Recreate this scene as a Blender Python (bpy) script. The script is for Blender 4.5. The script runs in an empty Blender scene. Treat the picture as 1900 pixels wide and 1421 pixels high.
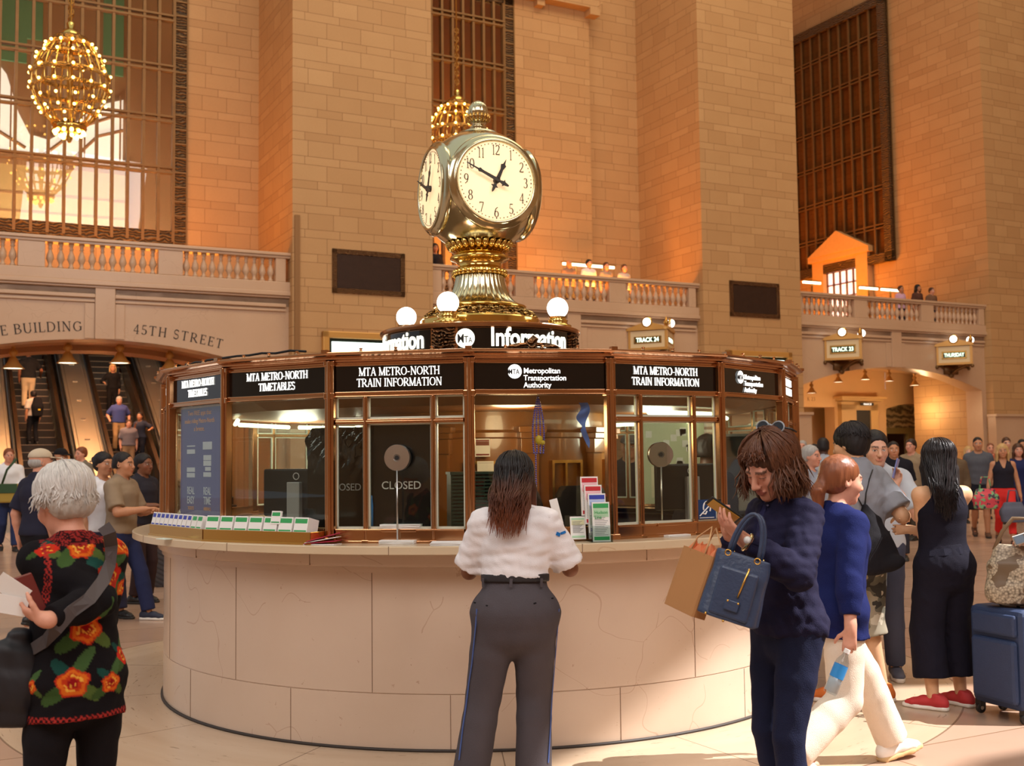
import bpy, bmesh, math, random
import numpy as np
from mathutils import Vector, Matrix
random.seed(7); R_=math.radians; PI=math.pi
sc=bpy.context.scene; COL=sc.collection; D=bpy.data

# ------------------------------------------------------------------ camera, world, lights, exposure
FPX=2080.0; EYE=np.array([0,0,1.6])
_pitch=math.atan(136/2080.); _roll=R_(0.70)
_f=np.array([0,math.cos(_pitch),math.sin(_pitch)]); _r0=np.array([1.,0,0]); _u0=np.cross(_r0,_f)
_r=math.cos(_roll)*_r0-math.sin(_roll)*_u0; _u=math.sin(_roll)*_r0+math.cos(_roll)*_u0
cam=D.cameras.new('camera'); cam.sensor_width=36; cam.lens=FPX/1900*36; cam.clip_end=400; cam.clip_start=.05
cam.dof.use_dof=True; cam.dof.focus_distance=5.9; cam.dof.aperture_fstop=4.5
camo=D.objects.new('camera',cam); COL.objects.link(camo)
camo.matrix_world=Matrix([[_r[0],_u[0],-_f[0],0],[_r[1],_u[1],-_f[1],0],[_r[2],_u[2],-_f[2],1.6],[0,0,0,1]])
sc.camera=camo
vs=sc.view_settings; vs.view_transform='Standard'; vs.look='None'; vs.gamma=1; vs.use_curve_mapping=False; vs.exposure=0.0
WALL_A=R_(27.5); DW=25.6
Wv=np.array([math.cos(WALL_A),math.sin(WALL_A),0]); Nv=np.array([-math.sin(WALL_A),math.cos(WALL_A),0])
WALLM=Matrix.Translation(Vector(Nv*DW))@Matrix.Rotation(WALL_A,4,'Z')   # local (u along wall, d into wall, z)
def wp(u,d,z): return Vector(Wv*u+Nv*(DW+d)+np.array([0,0,z]))

wd=D.worlds.new('hall_light'); sc.world=wd; wd.use_nodes=True
nt=wd.node_tree; nt.nodes.clear()
tc=nt.nodes.new('ShaderNodeTexCoord'); sx=nt.nodes.new('ShaderNodeSeparateXYZ'); cr=nt.nodes.new('ShaderNodeValToRGB')
bg=nt.nodes.new('ShaderNodeBackground'); ow=nt.nodes.new('ShaderNodeOutputWorld')
nt.links.new(tc.outputs['Generated'],sx.inputs[0]); nt.links.new(sx.outputs['Z'],cr.inputs[0])
nt.links.new(cr.outputs[0],bg.inputs[0]); nt.links.new(bg.outputs[0],ow.inputs[0])
cr.color_ramp.elements[0].position=0.0; cr.color_ramp.elements[0].color=(.50,.50,.53,1)
cr.color_ramp.elements[1].position=1.0; cr.color_ramp.elements[1].color=(.80,.86,.78,1)
e=cr.color_ramp.elements.new(.30); e.color=(.67,.67,.71,1)
bg.inputs[1].default_value=0.80

def light(name,kind,loc,energy,color,size=1,size_y=None,target=None,shape='RECTANGLE',spot=None,angle=None):
    l=D.lights.new(name,kind); l.energy=energy; l.color=color
    if kind=='AREA':
        l.shape=shape; l.size=size
        if shape=='RECTANGLE': l.size_y=size_y or size
    elif kind in('POINT','SPOT'): l.shadow_soft_size=size
    if kind=='SUN' and angle: l.angle=angle
    o=D.objects.new(name,l); COL.objects.link(o); o.location=loc
    if target is not None:
        o.rotation_euler=(Vector(target)-Vector(loc)).to_track_quat('-Z','Y').to_euler()
    return o
SUN_DIR=Vector((-.62,.08,-.78)).normalized()
_aim=Vector((2.6,6.7,0)); light('sunbeam','SPOT',_aim-SUN_DIR*70,560000,(1,.97,.95),size=.09,target=_aim); D.lights['sunbeam'].spot_size=R_(9)
# fill panels added for daylight from unseen windows behind the camera
for wx in (-13,0,13):
    light('south_fill','AREA',(wx,-8.6,13),2250,(1,.97,.96),7,14,target=(wx*.6,14,5))
light('upper_wall_fill','AREA',wp(14,-15,27),3000,(1,.74,.46),26,8,target=wp(14,0,9))  # unseen warm fill added in mid-hall to brighten the upper walls
# warm uplights that stand on the balcony floors, one per bay
for ub,du,p,h in ((3.3,1.2,210,6.0),(15.6,1.0,240,6.0),(27.3,6.0,700,6.0)):
    light('balcony_uplight','AREA',wp(ub,du,h),p,(1,.32,.03),5.5,.5,target=wp(ub,du+.5,h+10))
for ub in (27.3,):
    [light('vestibule_lamp_light','POINT',wp(ub+o_,2.6,3.0),60,(1,.66,.34),.2) for o_ in (-2.2,.6,3.4)]
light('escalator_hall_light','AREA',wp(3.4,5.0,6.2),420,(1,.76,.54),5,4,target=wp(3.4,9,2))

# ------------------------------------------------------------------ materials
MATS={}
def _lin(c):
    return tuple(((x/255)/12.92 if x/255<=.04045 else ((x/255+.055)/1.055)**2.4) for x in c)+(1,)
def mat(name,rgb=(200,200,200),rough=.6,metal=0,emit=0,var=.0,scale=8,bump=0,bscale=60,spec=.5,stretch=None,sheen=0,emitrgb=None,coat=0,trans=0):
    if name in MATS: return MATS[name]
    m=D.materials.new(name); m.use_nodes=True; t=m.node_tree; b=t.nodes['Principled BSDF']
    c=_lin(rgb)
    b.inputs['Base Color'].default_value=c; b.inputs['Roughness'].default_value=rough; b.inputs['Metallic'].default_value=metal
    b.inputs['Specular IOR Level'].default_value=spec; b.inputs['Coat Weight'].default_value=coat
    b.inputs['Transmission Weight'].default_value=trans
    if sheen: b.inputs['Sheen Weight'].default_value=sheen
    if emit:
        b.inputs['Emission Color'].default_value=_lin(emitrgb or rgb); b.inputs['Emission Strength'].default_value=emit
    if var or bump:
        co=t.nodes.new('ShaderNodeTexCoord'); mp=t.nodes.new('ShaderNodeMapping'); t.links.new(co.outputs['Object'],mp.inputs[0])
        if stretch: mp.inputs['Scale'].default_value=stretch
        n=t.nodes.new('ShaderNodeTexNoise'); n.inputs['Scale'].default_value=scale; n.inputs['Detail'].default_value=4; t.links.new(mp.outputs[0],n.inputs[0])
        if var:
            mx=t.nodes.new('ShaderNodeMix'); mx.data_type='RGBA'; mx.inputs[0].default_value=1
            mx.inputs[6].default_value=tuple(x*(1-var) for x in c[:3])+(1,); mx.inputs[7].default_value=tuple(min(1,x*(1+var)) for x in c[:3])+(1,)
            t.links.new(n.outputs[0],mx.inputs[0]); t.links.new(mx.outputs[2],b.inputs['Base Color'])
        if bump:
            n2=t.nodes.new('ShaderNodeTexNoise'); n2.inputs['Scale'].default_value=bscale; n2.inputs['Detail'].default_value=3; t.links.new(mp.outputs[0],n2.inputs[0])
            bp=t.nodes.new('ShaderNodeBump'); bp.inputs['Strength'].default_value=bump; bp.inputs['Distance'].default_value=.02
            t.links.new(n2.outputs[0],bp.inputs['Height']); t.links.new(bp.outputs[0],b.inputs['Normal'])
    MATS[name]=m; return m
def N(t,ty,**k):
    n=t.nodes.new(ty)
    for a,v in k.items():
        if isinstance(v,bpy.types.NodeSocket): t.links.new(v,n.inputs[int(a[1:])])
        elif a[0]=='i' and a[1:].isdigit(): n.inputs[int(a[1:])].default_value=v
        else: setattr(n,a,v)
    return n
def M2(t,op,a,b=0.0,c=None):
    n=t.nodes.new('ShaderNodeMath'); n.operation=op
    for i,v in enumerate((a,b,c)):
        if v is None: continue
        if isinstance(v,bpy.types.NodeSocket): t.links.new(v,n.inputs[i])
        else: n.inputs[i].default_value=v
    return n.outputs[0]
def mixc(t,f,a,b,mode='MIX'):
    n=t.nodes.new('ShaderNodeMix'); n.data_type='RGBA'; n.blend_type=mode
    for i,v in ((0,f),(6,a),(7,b)):
        if isinstance(v,bpy.types.NodeSocket): t.links.new(v,n.inputs[i])
        else: n.inputs[i].default_value=v
    return n.outputs[2]
def noise(t,vec,scale,detail=4,rough=.5):
    n=t.nodes.new('ShaderNodeTexNoise'); n.inputs['Scale'].default_value=scale; n.inputs['Detail'].default_value=detail; n.inputs['Roughness'].default_value=rough
    t.links.new(vec,n.inputs[0]); return n.outputs[0]
def ramp(t,f,stops):
    n=t.nodes.new('ShaderNodeValToRGB'); t.links.new(f,n.inputs[0]); el=n.color_ramp.elements
    while len(el)<len(stops): el.new(.5)
    for e,(p,c) in zip(el,stops): e.position=p; e.color=c if len(c)==4 else tuple(c)+(1,)
    return n.outputs[0]
def base_nodes(name):
    m=D.materials.new(name); m.use_nodes=True; t=m.node_tree; b=t.nodes['Principled BSDF']
    co=t.nodes.new('ShaderNodeTexCoord'); MATS[name]=m; return m,t,b,co.outputs['Object']
def stone_blocks():
    m,t,b,o=base_nodes('limestone_blocks')
    s=N(t,'ShaderNodeSeparateXYZ',i0=o)
    x=M2(t,'ADD',s.outputs[0],s.outputs[1]); z=s.outputs[2]
    tt=M2(t,'DIVIDE',z,.587); fl=M2(t,'FLOOR',tt); fr=M2(t,'FRACT',tt)
    lo=M2(t,'MINIMUM',M2(t,'MULTIPLY',fr,1.5),1.0); hi=M2(t,'MAXIMUM',M2(t,'MULTIPLY',M2(t,'SUBTRACT',fr,.66667),3.0),0.0)
    row=M2(t,'ADD',M2(t,'MULTIPLY',fl,2.0),M2(t,'ADD',lo,hi))
    cv=N(t,'ShaderNodeCombineXYZ',i0=M2(t,'DIVIDE',x,.30),i1=row)
    br=t.nodes.new('ShaderNodeTexBrick'); t.links.new(cv.outputs[0],br.inputs['Vector'])
    br.offset=.37; br.offset_frequency=2; br.squash=.72; br.squash_frequency=3
    br.inputs['Color1'].default_value=_lin((205,166,118)); br.inputs['Color2'].default_value=_lin((190,150,104)); br.inputs['Mortar'].default_value=_lin((128,90,56))
    br.inputs['Scale'].default_value=1; br.inputs['Mortar Size'].default_value=.022; br.inputs['Mortar Smooth'].default_value=.2; br.inputs['Brick Width'].default_value=2.9; br.inputs['Row Height'].default_value=1
    nz=noise(t,o,1.3,5); col=mixc(t,M2(t,'MULTIPLY',nz,.5),br.outputs[0],_lin((178,136,90)),'MIX')
    nf=noise(t,o,26,5); col=mixc(t,M2(t,'MULTIPLY',nf,.22),col,_lin((150,112,74)))
    t.links.new(col,b.inputs['Base Color']); b.inputs['Roughness'].default_value=.62; b.inputs['Specular IOR Level'].default_value=.3
    bp=N(t,'ShaderNodeBump'); bp.inputs['Strength'].default_value=.35; bp.inputs['Distance'].default_value=.01; bp.invert=True
    t.links.new(br.outputs['Fac'],bp.inputs['Height']); t.links.new(bp.outputs[0],b.inputs['Normal'])
    return m
def marble(name,c1,c2,vein,rough=.22,vs=2.0,veinw=.06):
    m,t,b,o=base_nodes(name)
    a=noise(t,o,vs,6,.6); col=mixc(t,a,_lin(c1),_lin(c2))
    w=N(t,'ShaderNodeVectorMath',operation='ADD',i0=o)
    nv=t.nodes.new('ShaderNodeTexNoise'); nv.inputs['Scale'].default_value=1.6; t.links.new(o,nv.inputs[0]); t.links.new(nv.outputs['Color'],w.inputs[1])
    v=t.nodes.new('ShaderNodeTexVoronoi'); v.feature='DISTANCE_TO_EDGE'; v.inputs['Scale'].default_value=1.35; t.links.new(w.outputs[0],v.inputs[0])
    f=M2(t,'LESS_THAN',v.outputs['Distance'],veinw*.07); msk=M2(t,'MULTIPLY',f,M2(t,'GREATER_THAN',noise(t,o,1.1,2),.5))
    col=mixc(t,M2(t,'MULTIPLY',msk,.3),col,_lin(vein))
    sp=M2(t,'GREATER_THAN',noise(t,o,17,6,.75),.665); col=mixc(t,M2(t,'MULTIPLY',sp,.45),col,_lin(vein))
    t.links.new(col,b.inputs['Base Color']); b.inputs['Roughness'].default_value=rough
    return m
BXC,BYC=-.237,8.5
def floor_mat():
    m,t,b,o=base_nodes('polished_hall_floor')
    s=N(t,'ShaderNodeSeparateXYZ',i0=o)
    dx=M2(t,'SUBTRACT',s.outputs[0],BXC); dy=M2(t,'SUBTRACT',s.outputs[1],BYC)
    r=M2(t,'SQRT',M2(t,'ADD',M2(t,'MULTIPLY',dx,dx),M2(t,'MULTIPLY',dy,dy)))
    ring=M2(t,'LESS_THAN',r,3.33)
    rm=N(t,'ShaderNodeVectorRotate',rotation_type='Z_AXIS',i0=o); rm.inputs['Angle'].default_value=-WALL_A
    br=t.nodes.new('ShaderNodeTexBrick'); t.links.new(rm.outputs[0],br.inputs['Vector']); br.offset=0.0
    br.inputs['Color1'].default_value=_lin((190,160,140)); br.inputs['Color2'].default_value=_lin((172,142,122)); br.inputs['Mortar'].default_value=_lin((120,92,70))
    br.inputs['Scale'].default_value=1; br.inputs['Mortar Size'].default_value=.006; br.inputs['Brick Width'].default_value=1.5; br.inputs['Row Height'].default_value=.75
    tile=mixc(t,M2(t,'MULTIPLY',noise(t,o,2.2,5),.5),br.outputs[0],_lin((184,146,120)))
    ang=M2(t,'ARCTAN2',dy,dx); sec=M2(t,'FRACT',M2(t,'ADD',M2(t,'MULTIPLY',ang,14/(2*PI)),.35))
    cvv=N(t,'ShaderNodeCombineXYZ',i0=M2(t,'MULTIPLY',ang,9.0),i1=M2(t,'MULTIPLY',r,26.0))
    pits=M2(t,'GREATER_THAN',noise(t,cvv.outputs[0],1.4,5,.65),.64)
    tr=mixc(t,noise(t,cvv.outputs[0],.25,4),_lin((208,184,158)),_lin((186,158,130)))
    tr=mixc(t,M2(t,'MULTIPLY',pits,.55),tr,_lin((110,82,56)))
    tr=mixc(t,M2(t,'MULTIPLY',M2(t,'LESS_THAN',sec,.006),.8),tr,_lin((90,66,46)))
    col=mixc(t,ring,tile,tr)
    edge=M2(t,'LESS_THAN',M2(t,'ABSOLUTE',M2(t,'SUBTRACT',r,3.33)),.006); col=mixc(t,M2(t,'MULTIPLY',edge,.7),col,_lin((100,76,56)))
    t.links.new(col,b.inputs['Base Color'])
    t.links.new(M2(t,'ADD',M2(t,'MULTIPLY',noise(t,o,3,3),.12),.17),b.inputs['Roughness'])
    return m
def glass_mat(name,tint=(240,245,242),refl=1.0,ior=1.5,rough=0.0):
    m=D.materials.new(name); m.use_nodes=True; t=m.node_tree; t.nodes.clear()
    o=t.nodes.new('ShaderNodeOutputMaterial'); tr=t.nodes.new('ShaderNodeBsdfTransparent'); gl=t.nodes.new('ShaderNodeBsdfGlossy'); fr=t.nodes.new('ShaderNodeFresnel'); mx=t.nodes.new('ShaderNodeMixShader')
    tr.inputs[0].default_value=_lin(tint); gl.inputs['Roughness'].default_value=rough; fr.inputs[0].default_value=ior
    gm=t.nodes.new('ShaderNodeNewGeometry'); bf=gm.outputs['Backfacing']
    t.links.new(M2(t,'ADD',M2(t,'MULTIPLY',bf,1/ior-ior),ior),fr.inputs[0])
    f=M2(t,'MULTIPLY',fr.outputs[0],refl)
    t.links.new(f,mx.inputs[0]); t.links.new(tr.outputs[0],mx.inputs[1]); t.links.new(gl.outputs[0],mx.inputs[2]); t.links.new(mx.outputs[0],o.inputs[0])
    MATS[name]=m; return m
def ornate(name,c1,c2,scale=14,rough=.45,metal=.6,bump=.8):
    m,t,b,o=base_nodes(name)
    v=t.nodes.new('ShaderNodeTexVoronoi'); v.feature='SMOOTH_F1'; v.inputs['Scale'].default_value=scale; t.links.new(o,v.inputs[0])
    w=t.nodes.new('ShaderNodeTexWave'); w.wave_type='RINGS'; w.inputs['Scale'].default_value=scale*.5; w.inputs['Distortion'].default_value=9; w.inputs['Detail'].default_value=3; t.links.new(o,w.inputs[0])
    h=M2(t,'MULTIPLY',v.outputs[0],w.outputs['Fac']); 
    t.links.new(mixc(t,w.outputs['Fac'],_lin(c1),_lin(c2)),b.inputs['Base Color'])
    bp=N(t,'ShaderNodeBump'); bp.inputs['Strength'].default_value=bump; bp.inputs['Distance'].default_value=.03; t.links.new(w.outputs['Fac'],bp.inputs['Height']); t.links.new(bp.outputs[0],b.inputs['Normal'])
    b.inputs['Roughness'].default_value=rough; b.inputs['Metallic'].default_value=metal
    return m
STONE=stone_blocks()
BALM=marble('balcony_marble',(206,176,148),(190,156,126),(150,112,84),.28,1.2)
CNTM=marble('counter_marble',(213,190,169),(199,173,151),(150,104,76),.18,1.6)
CTOP=marble('counter_top_marble',(216,196,164),(202,178,146),(170,126,92),.2,2.0)
FLOORM=floor_mat()
GLASS=glass_mat('booth_glass',(244,248,244),1.0,1.5)
WGLASS=glass_mat('window_glass',(225,215,200),1.0,1.6)
BRONZE=mat('polished_bronze',(196,148,108),.2,1,var=.2,scale=3)
BRASS=mat('polished_brass',(222,186,104),.13,1)
BRASSD=mat('aged_brass',(190,146,76),.28,1,var=.3,scale=12)
GOLDL=mat('pale_brass',(206,196,160),.15,1)
DKBRZ=mat('dark_bronze',(112,82,48),.45,.6,var=.2,scale=6)
WINFR=mat('window_bronze',(130,98,58),.5,.4,var=.2,scale=5)
ORN=ornate('ornate_window_bronze',(52,36,22),(128,100,66),9,.5,.4,1)
ORNG=ornate('ornate_gold',(120,86,44),(230,196,128),26,.25,1,1)
ORNB=ornate('ornate_brown_bronze',(60,42,30),(170,124,84),26,.35,.9,1)
GRILM=mat('vent_grille_iron',(70,50,40),.5,.4,var=.3,scale=9)
BLACKG=mat('black_glass_panel',(14,12,12),.08,0,spec=.6)
BLACK=mat('matt_black',(20,19,20),.6)
STEEL=mat('brushed_steel',(190,190,188),.28,1)
LETTER=mat('lit_white_letter',(255,255,250),.5,emit=1.25)
LETTERW=mat('lit_warm_letter',(255,253,235),.5,emit=1.5)
INK=mat('incised_dark_letter',(44,36,32),.6)
GLOBE=mat('lit_opal_globe',(255,252,238),.4,emit=5.5)
DIAL=mat('lit_opal_dial',(255,230,186),.35,emit=.66,emitrgb=(255,220,172))
BULB=mat('lit_warm_bulb',(255,214,120),.4,emit=20,emitrgb=(255,196,92))
TUBE=mat('lit_fluorescent_tube',(250,255,215),.4,emit=3.2)
SCREEN=mat('lit_board_screen',(235,255,248),.4,emit=2.4)
GREENLED=mat('lit_green_letter',(230,255,225),.5,emit=2.2)
CREAM=mat('cream_paint',(226,204,160),.45)
OCHRE=mat('gilded_moulding',(206,156,84),.35,.3)
PAPER=mat('white_paper',(236,234,230),.7)
WOOD=mat('varnished_wood',(150,92,44),.25,var=.25,scale=4,stretch=(6,6,.8),coat=.4)
WHITE=mat('white_enamel',(240,238,234),.35)

# ------------------------------------------------------------------ mesh builder
class MB:
    def __init__(s): s.v=[]; s.f=[]; s.m=[]; s.cur=0
    def add(s,vs,fs):
        o=len(s.v); s.v+=[tuple(map(float,p)) for p in vs]; s.f+=[tuple(i+o for i in f) for f in fs]; s.m+=[s.cur]*len(fs); return s
    def box(s,x0,x1,y0,y1,z0,z1,M=None):
        vs=[(x0,y0,z0),(x1,y0,z0),(x1,y1,z0),(x0,y1,z0),(x0,y0,z1),(x1,y0,z1),(x1,y1,z1),(x0,y1,z1)]
        if M is not None: vs=[M@Vector(p) for p in vs]
        return s.add(vs,[(3,2,1,0),(4,5,6,7),(0,1,5,4),(1,2,6,5),(2,3,7,6),(3,0,4,7)])
    def prism(s,poly,y0,y1,M=None):            # polygon in (x,z), extruded along y; counter-clockwise seen from -y
        n=len(poly); vs=[(x,y0,z) for x,z in poly]+[(x,y1,z) for x,z in poly]
        if M is not None: vs=[M@Vector(p) for p in vs]
        return s.add(vs,[tuple(range(n)),tuple(range(2*n-1,n-1,-1))]+[((i+1)%n,i,n+i,n+(i+1)%n) for i in range(n)])
    def lathe(s,prof,n=48,c=(0,0),a0=0,a1=2*PI,flute=None):
        full=abs(a1-a0-2*PI)<1e-6; k=n if full else n+1; vs=[]
        for r,z in prof:
            for i in range(k):
                a=a0+(a1-a0)*i/n; rr=r*(flute(a,z) if flute else 1)
                vs.append((c[0]+rr*math.sin(a),c[1]-rr*math.cos(a),z))
        fs=[]
        for j in range(len(prof)-1):
            for i in range(n):
                i2=(i+1)%k; fs.append((j*k+i,j*k+i2,(j+1)*k+i2,(j+1)*k+i))
        return s.add(vs,fs)
    def tube(s,pts,r,n=8,closed=False):
        pts=[Vector(p) for p in pts]; m=len(pts); rs=r if isinstance(r,(list,tuple)) else [r]*m
        up=None; vs=[]
        for i,p in enumerate(pts):
            a=pts[i-1] if (i>0 or closed) else p; b=pts[(i+1)%m] if (i<m-1 or closed) else p
            t=(b-a); t=t.normalized() if t.length>1e-9 else Vector((0,0,1))
            if up is None: up=t.orthogonal().normalized()
            else:
                up=up-t*up.dot(t); up=up.normalized() if up.length>1e-6 else t.orthogonal().normalized()
            w=t.cross(up)
            for k in range(n):
                a_=2*PI*k/n; vs.append(p+(up*math.cos(a_)+w*math.sin(a_))*rs[i])
        fs=[]
        for i in range(m if closed else m-1):
            i2=(i+1)%m
            for k in range(n): fs.append((i*n+k,i*n+(k+1)%n,i2*n+(k+1)%n,i2*n+k))
        if not closed: fs+=[tuple(range(n-1,-1,-1)),tuple(range((m-1)*n,m*n))]
        return s.add(vs,fs)
    def sphere(s,c,r,n=16,m=10,sc_=(1,1,1)):
        vs=[];fs=[]
        for j in range(m+1):
            th=PI*j/m
            for i in range(n):
                ph=2*PI*i/n; vs.append((c[0]+r*sc_[0]*math.sin(th)*math.cos(ph),c[1]+r*sc_[1]*math.sin(th)*math.sin(ph),c[2]+r*sc_[2]*math.cos(th)))
        for j in range(m):
            for i in range(n): fs.append((j*n+i,(j+1)*n+i,(j+1)*n+(i+1)%n,j*n+(i+1)%n))
        return s.add(vs,fs)
    def grid(s,fn,nu,nv):
        vs=[fn(i/nu,j/nv) for j in range(nv+1) for i in range(nu+1)]
        return s.add(vs,[(j*(nu+1)+i,j*(nu+1)+i+1,(j+1)*(nu+1)+i+1,(j+1)*(nu+1)+i) for j in range(nv) for i in range(nu)])
    def xf(s,M): s.v=[tuple(M@Vector(p)) for p in s.v]; return s
    def mesh(s,name,mats,smooth=False):
        me=D.meshes.new(name); me.from_pydata(s.v,[],s.f)
        for m in (mats if isinstance(mats,(list,tuple)) else [mats]): me.materials.append(m)
        if isinstance(mats,(list,tuple)) and len(mats)>1: me.polygons.foreach_set('material_index',s.m)
        if smooth: me.polygons.foreach_set('use_smooth',[True]*len(s.f))
        me.update(); return me
def meta(o,label=None,cat=None,group=None,kind=None):
    if label: o['label']=label
    if cat: o['category']=cat
    if group: o['group']=group
    if kind: o['kind']=kind
    return o
def add(name,mb,mats,parent=None,smooth=False,M=None,bevel=0,auto=False,**k):
    me=mb.mesh(name,mats,smooth) if isinstance(mb,MB) else mb
    o=D.objects.new(name,me); COL.objects.link(o)
    if parent is not None: o.parent=parent
    if M is not None: o.matrix_local=M
    if bevel:
        b=o.modifiers.new('bevel','BEVEL'); b.width=bevel; b.segments=2; b.limit_method='ANGLE'; b.angle_limit=R_(40)
    if auto:
        try: me.set_sharp_from_angle(angle=R_(38)); me.polygons.foreach_set('use_smooth',[True]*len(me.polygons))
        except Exception: pass
    return meta(o,**k)
def thing(name,label,cat,M=None,group=None,kind=None,parent=None):
    o=D.objects.new(name,None); COL.objects.link(o); o.empty_display_size=.1
    if M is not None: o.matrix_world=M
    return meta(o,label,cat,group,kind)
def copy_tree(o,parent=None,M=None):
    c=o.copy(); COL.objects.link(c)
    if parent is not None: c.parent=parent
    elif M is not None: c.matrix_world=M
    for ch in list(o.children): copy_tree(ch,c)
    return c
T=Matrix.Translation
def Rz(a): return Matrix.Rotation(a,4,'Z')
def Rx(a): return Matrix.Rotation(a,4,'X')
def Ry(a): return Matrix.Rotation(a,4,'Y')
# ------------------------------------------------------------------ lettering
def sans(text,size,depth=.004,bold=0.0,align='CENTER',squeeze=1.0,spacing=1.0):
    c=D.curves.new('lettering','FONT'); c.body=text; c.size=size; c.align_x=align; c.extrude=depth/2; c.offset=bold*size; c.space_character=spacing; c.space_line=.95
    c.resolution_u=4
    o=D.objects.new('lettering',c); COL.objects.link(o)
    dg=bpy.context.evaluated_depsgraph_get(); me=D.meshes.new_from_object(o.evaluated_get(dg)); D.objects.remove(o)
    n=len(me.vertices); co=np.empty(n*3); me.vertices.foreach_get('co',co); co=co.reshape(-1,3)
    mb=MB(); mb.v=[(x*squeeze,-z,y) for x,y,z in co]; mb.f=[tuple(p.vertices) for p in me.polygons]; mb.m=[0]*len(mb.f)
    D.meshes.remove(me); return mb          # in (x,z), facing -y
def arc(cx,cy,rx,ry,a0,a1,n=12): return [(cx+rx*math.cos(R_(a0+(a1-a0)*i/n)),cy+ry*math.sin(R_(a0+(a1-a0)*i/n))) for i in range(n+1)]
TK,TN,SF=.135,.06,.24
def _gl():
    L=lambda x0,y0,x1,y1,w=TK:('l',x0,y0,x1,y1,w)
    S=lambda x,y,w=SF:('s',x,y,w)
    C=lambda pts,w0,w1:('c',pts,w0,w1)
    g={}
    g['M']=(.98,[L(.14,0,.14,1,TN),L(.14,1,.49,.02,TK),L(.49,.02,.84,1,TN),L(.84,0,.84,1,TK),S(.14,0),S(.84,0),S(.10,1,.2),S(.88,1,.2)])
    g['T']=(.72,[L(.36,0,.36,1),L(.04,.97,.68,.97,TN),S(.36,0,.28),L(.05,.82,.05,1,TN),L(.67,.82,.67,1,TN)])
    g['A']=(.82,[L(.12,0,.41,1,TN),L(.41,1,.70,0,TK),L(.22,.33,.6,.33,TN),S(.12,0),S(.70,0)])
    g['E']=(.66,[L(.16,0,.16,1),L(.05,.97,.58,.97,TN),L(.1,.03,.62,.03,TN),L(.16,.52,.46,.52,TN),L(.57,.8,.57,1,TN),L(.61,0,.61,.2,TN),L(.46,.42,.46,.62,TN)])
    g['F']=(.62,[L(.16,0,.16,1),L(.05,.97,.58,.97,TN),L(.16,.52,.46,.52,TN),L(.57,.8,.57,1,TN),L(.46,.42,.46,.62,TN),S(.16,0,.28)])
    g['L']=(.62,[L(.16,0,.16,1),L(.05,.03,.6,.03,TN),L(.59,0,.59,.22,TN),S(.16,1,.26)])
    g['I']=(.36,[L(.18,0,.18,1),S(.18,0,.28),S(.18,1,.28)])
    g['H']=(.86,[L(.16,0,.16,1),L(.70,0,.70,1),L(.16,.5,.7,.5,TN),S(.16,0),S(.16,1),S(.7,0),S(.7,1)])
    g['N']=(.88,[L(.15,0,.15,1,TN),L(.15,1,.73,0,TK),L(.73,0,.73,1,TN),S(.15,0),S(.12,1,.2),S(.73,1)])
    g['O']=(.92,[C(arc(.46,.5,.36,.47,0,360,28),'o',0)])
    g['Q']=g['O']
    g['G']=(.88,[C(arc(.46,.5,.36,.47,40,330,24),'o',0),L(.76,.1,.76,.46,TK),S(.74,.46,.26),L(.74,.74,.74,.95,TN)])
    g['C']=(.84,[C(arc(.46,.5,.36,.47,40,322,24),'o',0),L(.74,.72,.74,.95,TN)])
    g['D']=(.88,[L(.16,0,.16,1),L(.05,.97,.4,.97,TN),L(.05,.03,.4,.03,TN),C(arc(.36,.5,.42,.47,-88,88,18),'o',0)])
    g['B']=(.72,[L(.16,0,.16,1),L(.05,.97,.36,.97,TN),L(.05,.03,.38,.03,TN),L(.16,.53,.38,.53,TN),C(arc(.34,.75,.24,.22,-88,88,12),'o',0),C(arc(.36,.28,.30,.25,-88,88,12),'o',0)])
    g['R']=(.80,[L(.16,0,.16,1),L(.05,.97,.36,.97,TN),L(.16,.48,.38,.48,TN),C(arc(.34,.725,.26,.245,-88,88,12),'o',0),L(.36,.48,.74,.02,TK),S(.16,0),S(.74,0,.16)])
    g['S']=(.62,[C(arc(.31,.74,.21,.23,40,270,14)+arc(.31,.27,.23,.24,90,-140,14),'s',0),L(.5,.78,.5,.96,TN),L(.1,.04,.1,.22,TN)])
    g['U']=(.86,[L(.16,.32,.16,1),L(.70,.32,.70,1,TN),C(arc(.43,.34,.27,.32,180,360,14),'o',0),S(.16,1),S(.7,1)])
    g['K']=(.82,[L(.16,0,.16,1),L(.18,.42,.66,1,TN),L(.32,.58,.74,0,TK),S(.16,0),S(.16,1),S(.66,1,.2),S(.72,0,.2)])
    g['Y']=(.78,[L(.38,0,.38,.45),L(.38,.45,.08,1,TK),L(.38,.45,.68,1,TN),S(.38,0),S(.1,1,.2),S(.68,1,.2)])
    g['W']=(1.1,[L(.1,1,.34,0),L(.34,0,.55,1,TN),L(.55,1,.79,0),L(.79,0,1.,1,TN),S(.1,1),S(.55,1),S(1.,1)])
    g['V']=(.8,[L(.1,1,.4,0),L(.4,0,.7,1,TN),S(.1,1),S(.7,1)])
    g['P']=(.68,[L(.16,0,.16,1),L(.05,.97,.36,.97,TN),L(.16,.46,.36,.46,TN),C(arc(.34,.715,.26,.255,-88,88,12),'o',0),S(.16,0)])
    g['-']=(.46,[L(.06,.38,.38,.38,.1)])
    g[' ']=(.36,[]); g['.']=(.2,[L(.1,0,.1,.1,.1)])
    g['1']=(.44,[L(.24,0,.24,1,.1),L(.1,.86,.24,.98,TN),S(.24,0)])
    g['2']=(.62,[C(arc(.3,.72,.2,.25,160,0,12)+[(.42,.5),(.2,.22),(.08,.06)],'n',0),L(.06,.05,.54,.05,.1),L(.54,.03,.54,.16,TN)])
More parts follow.
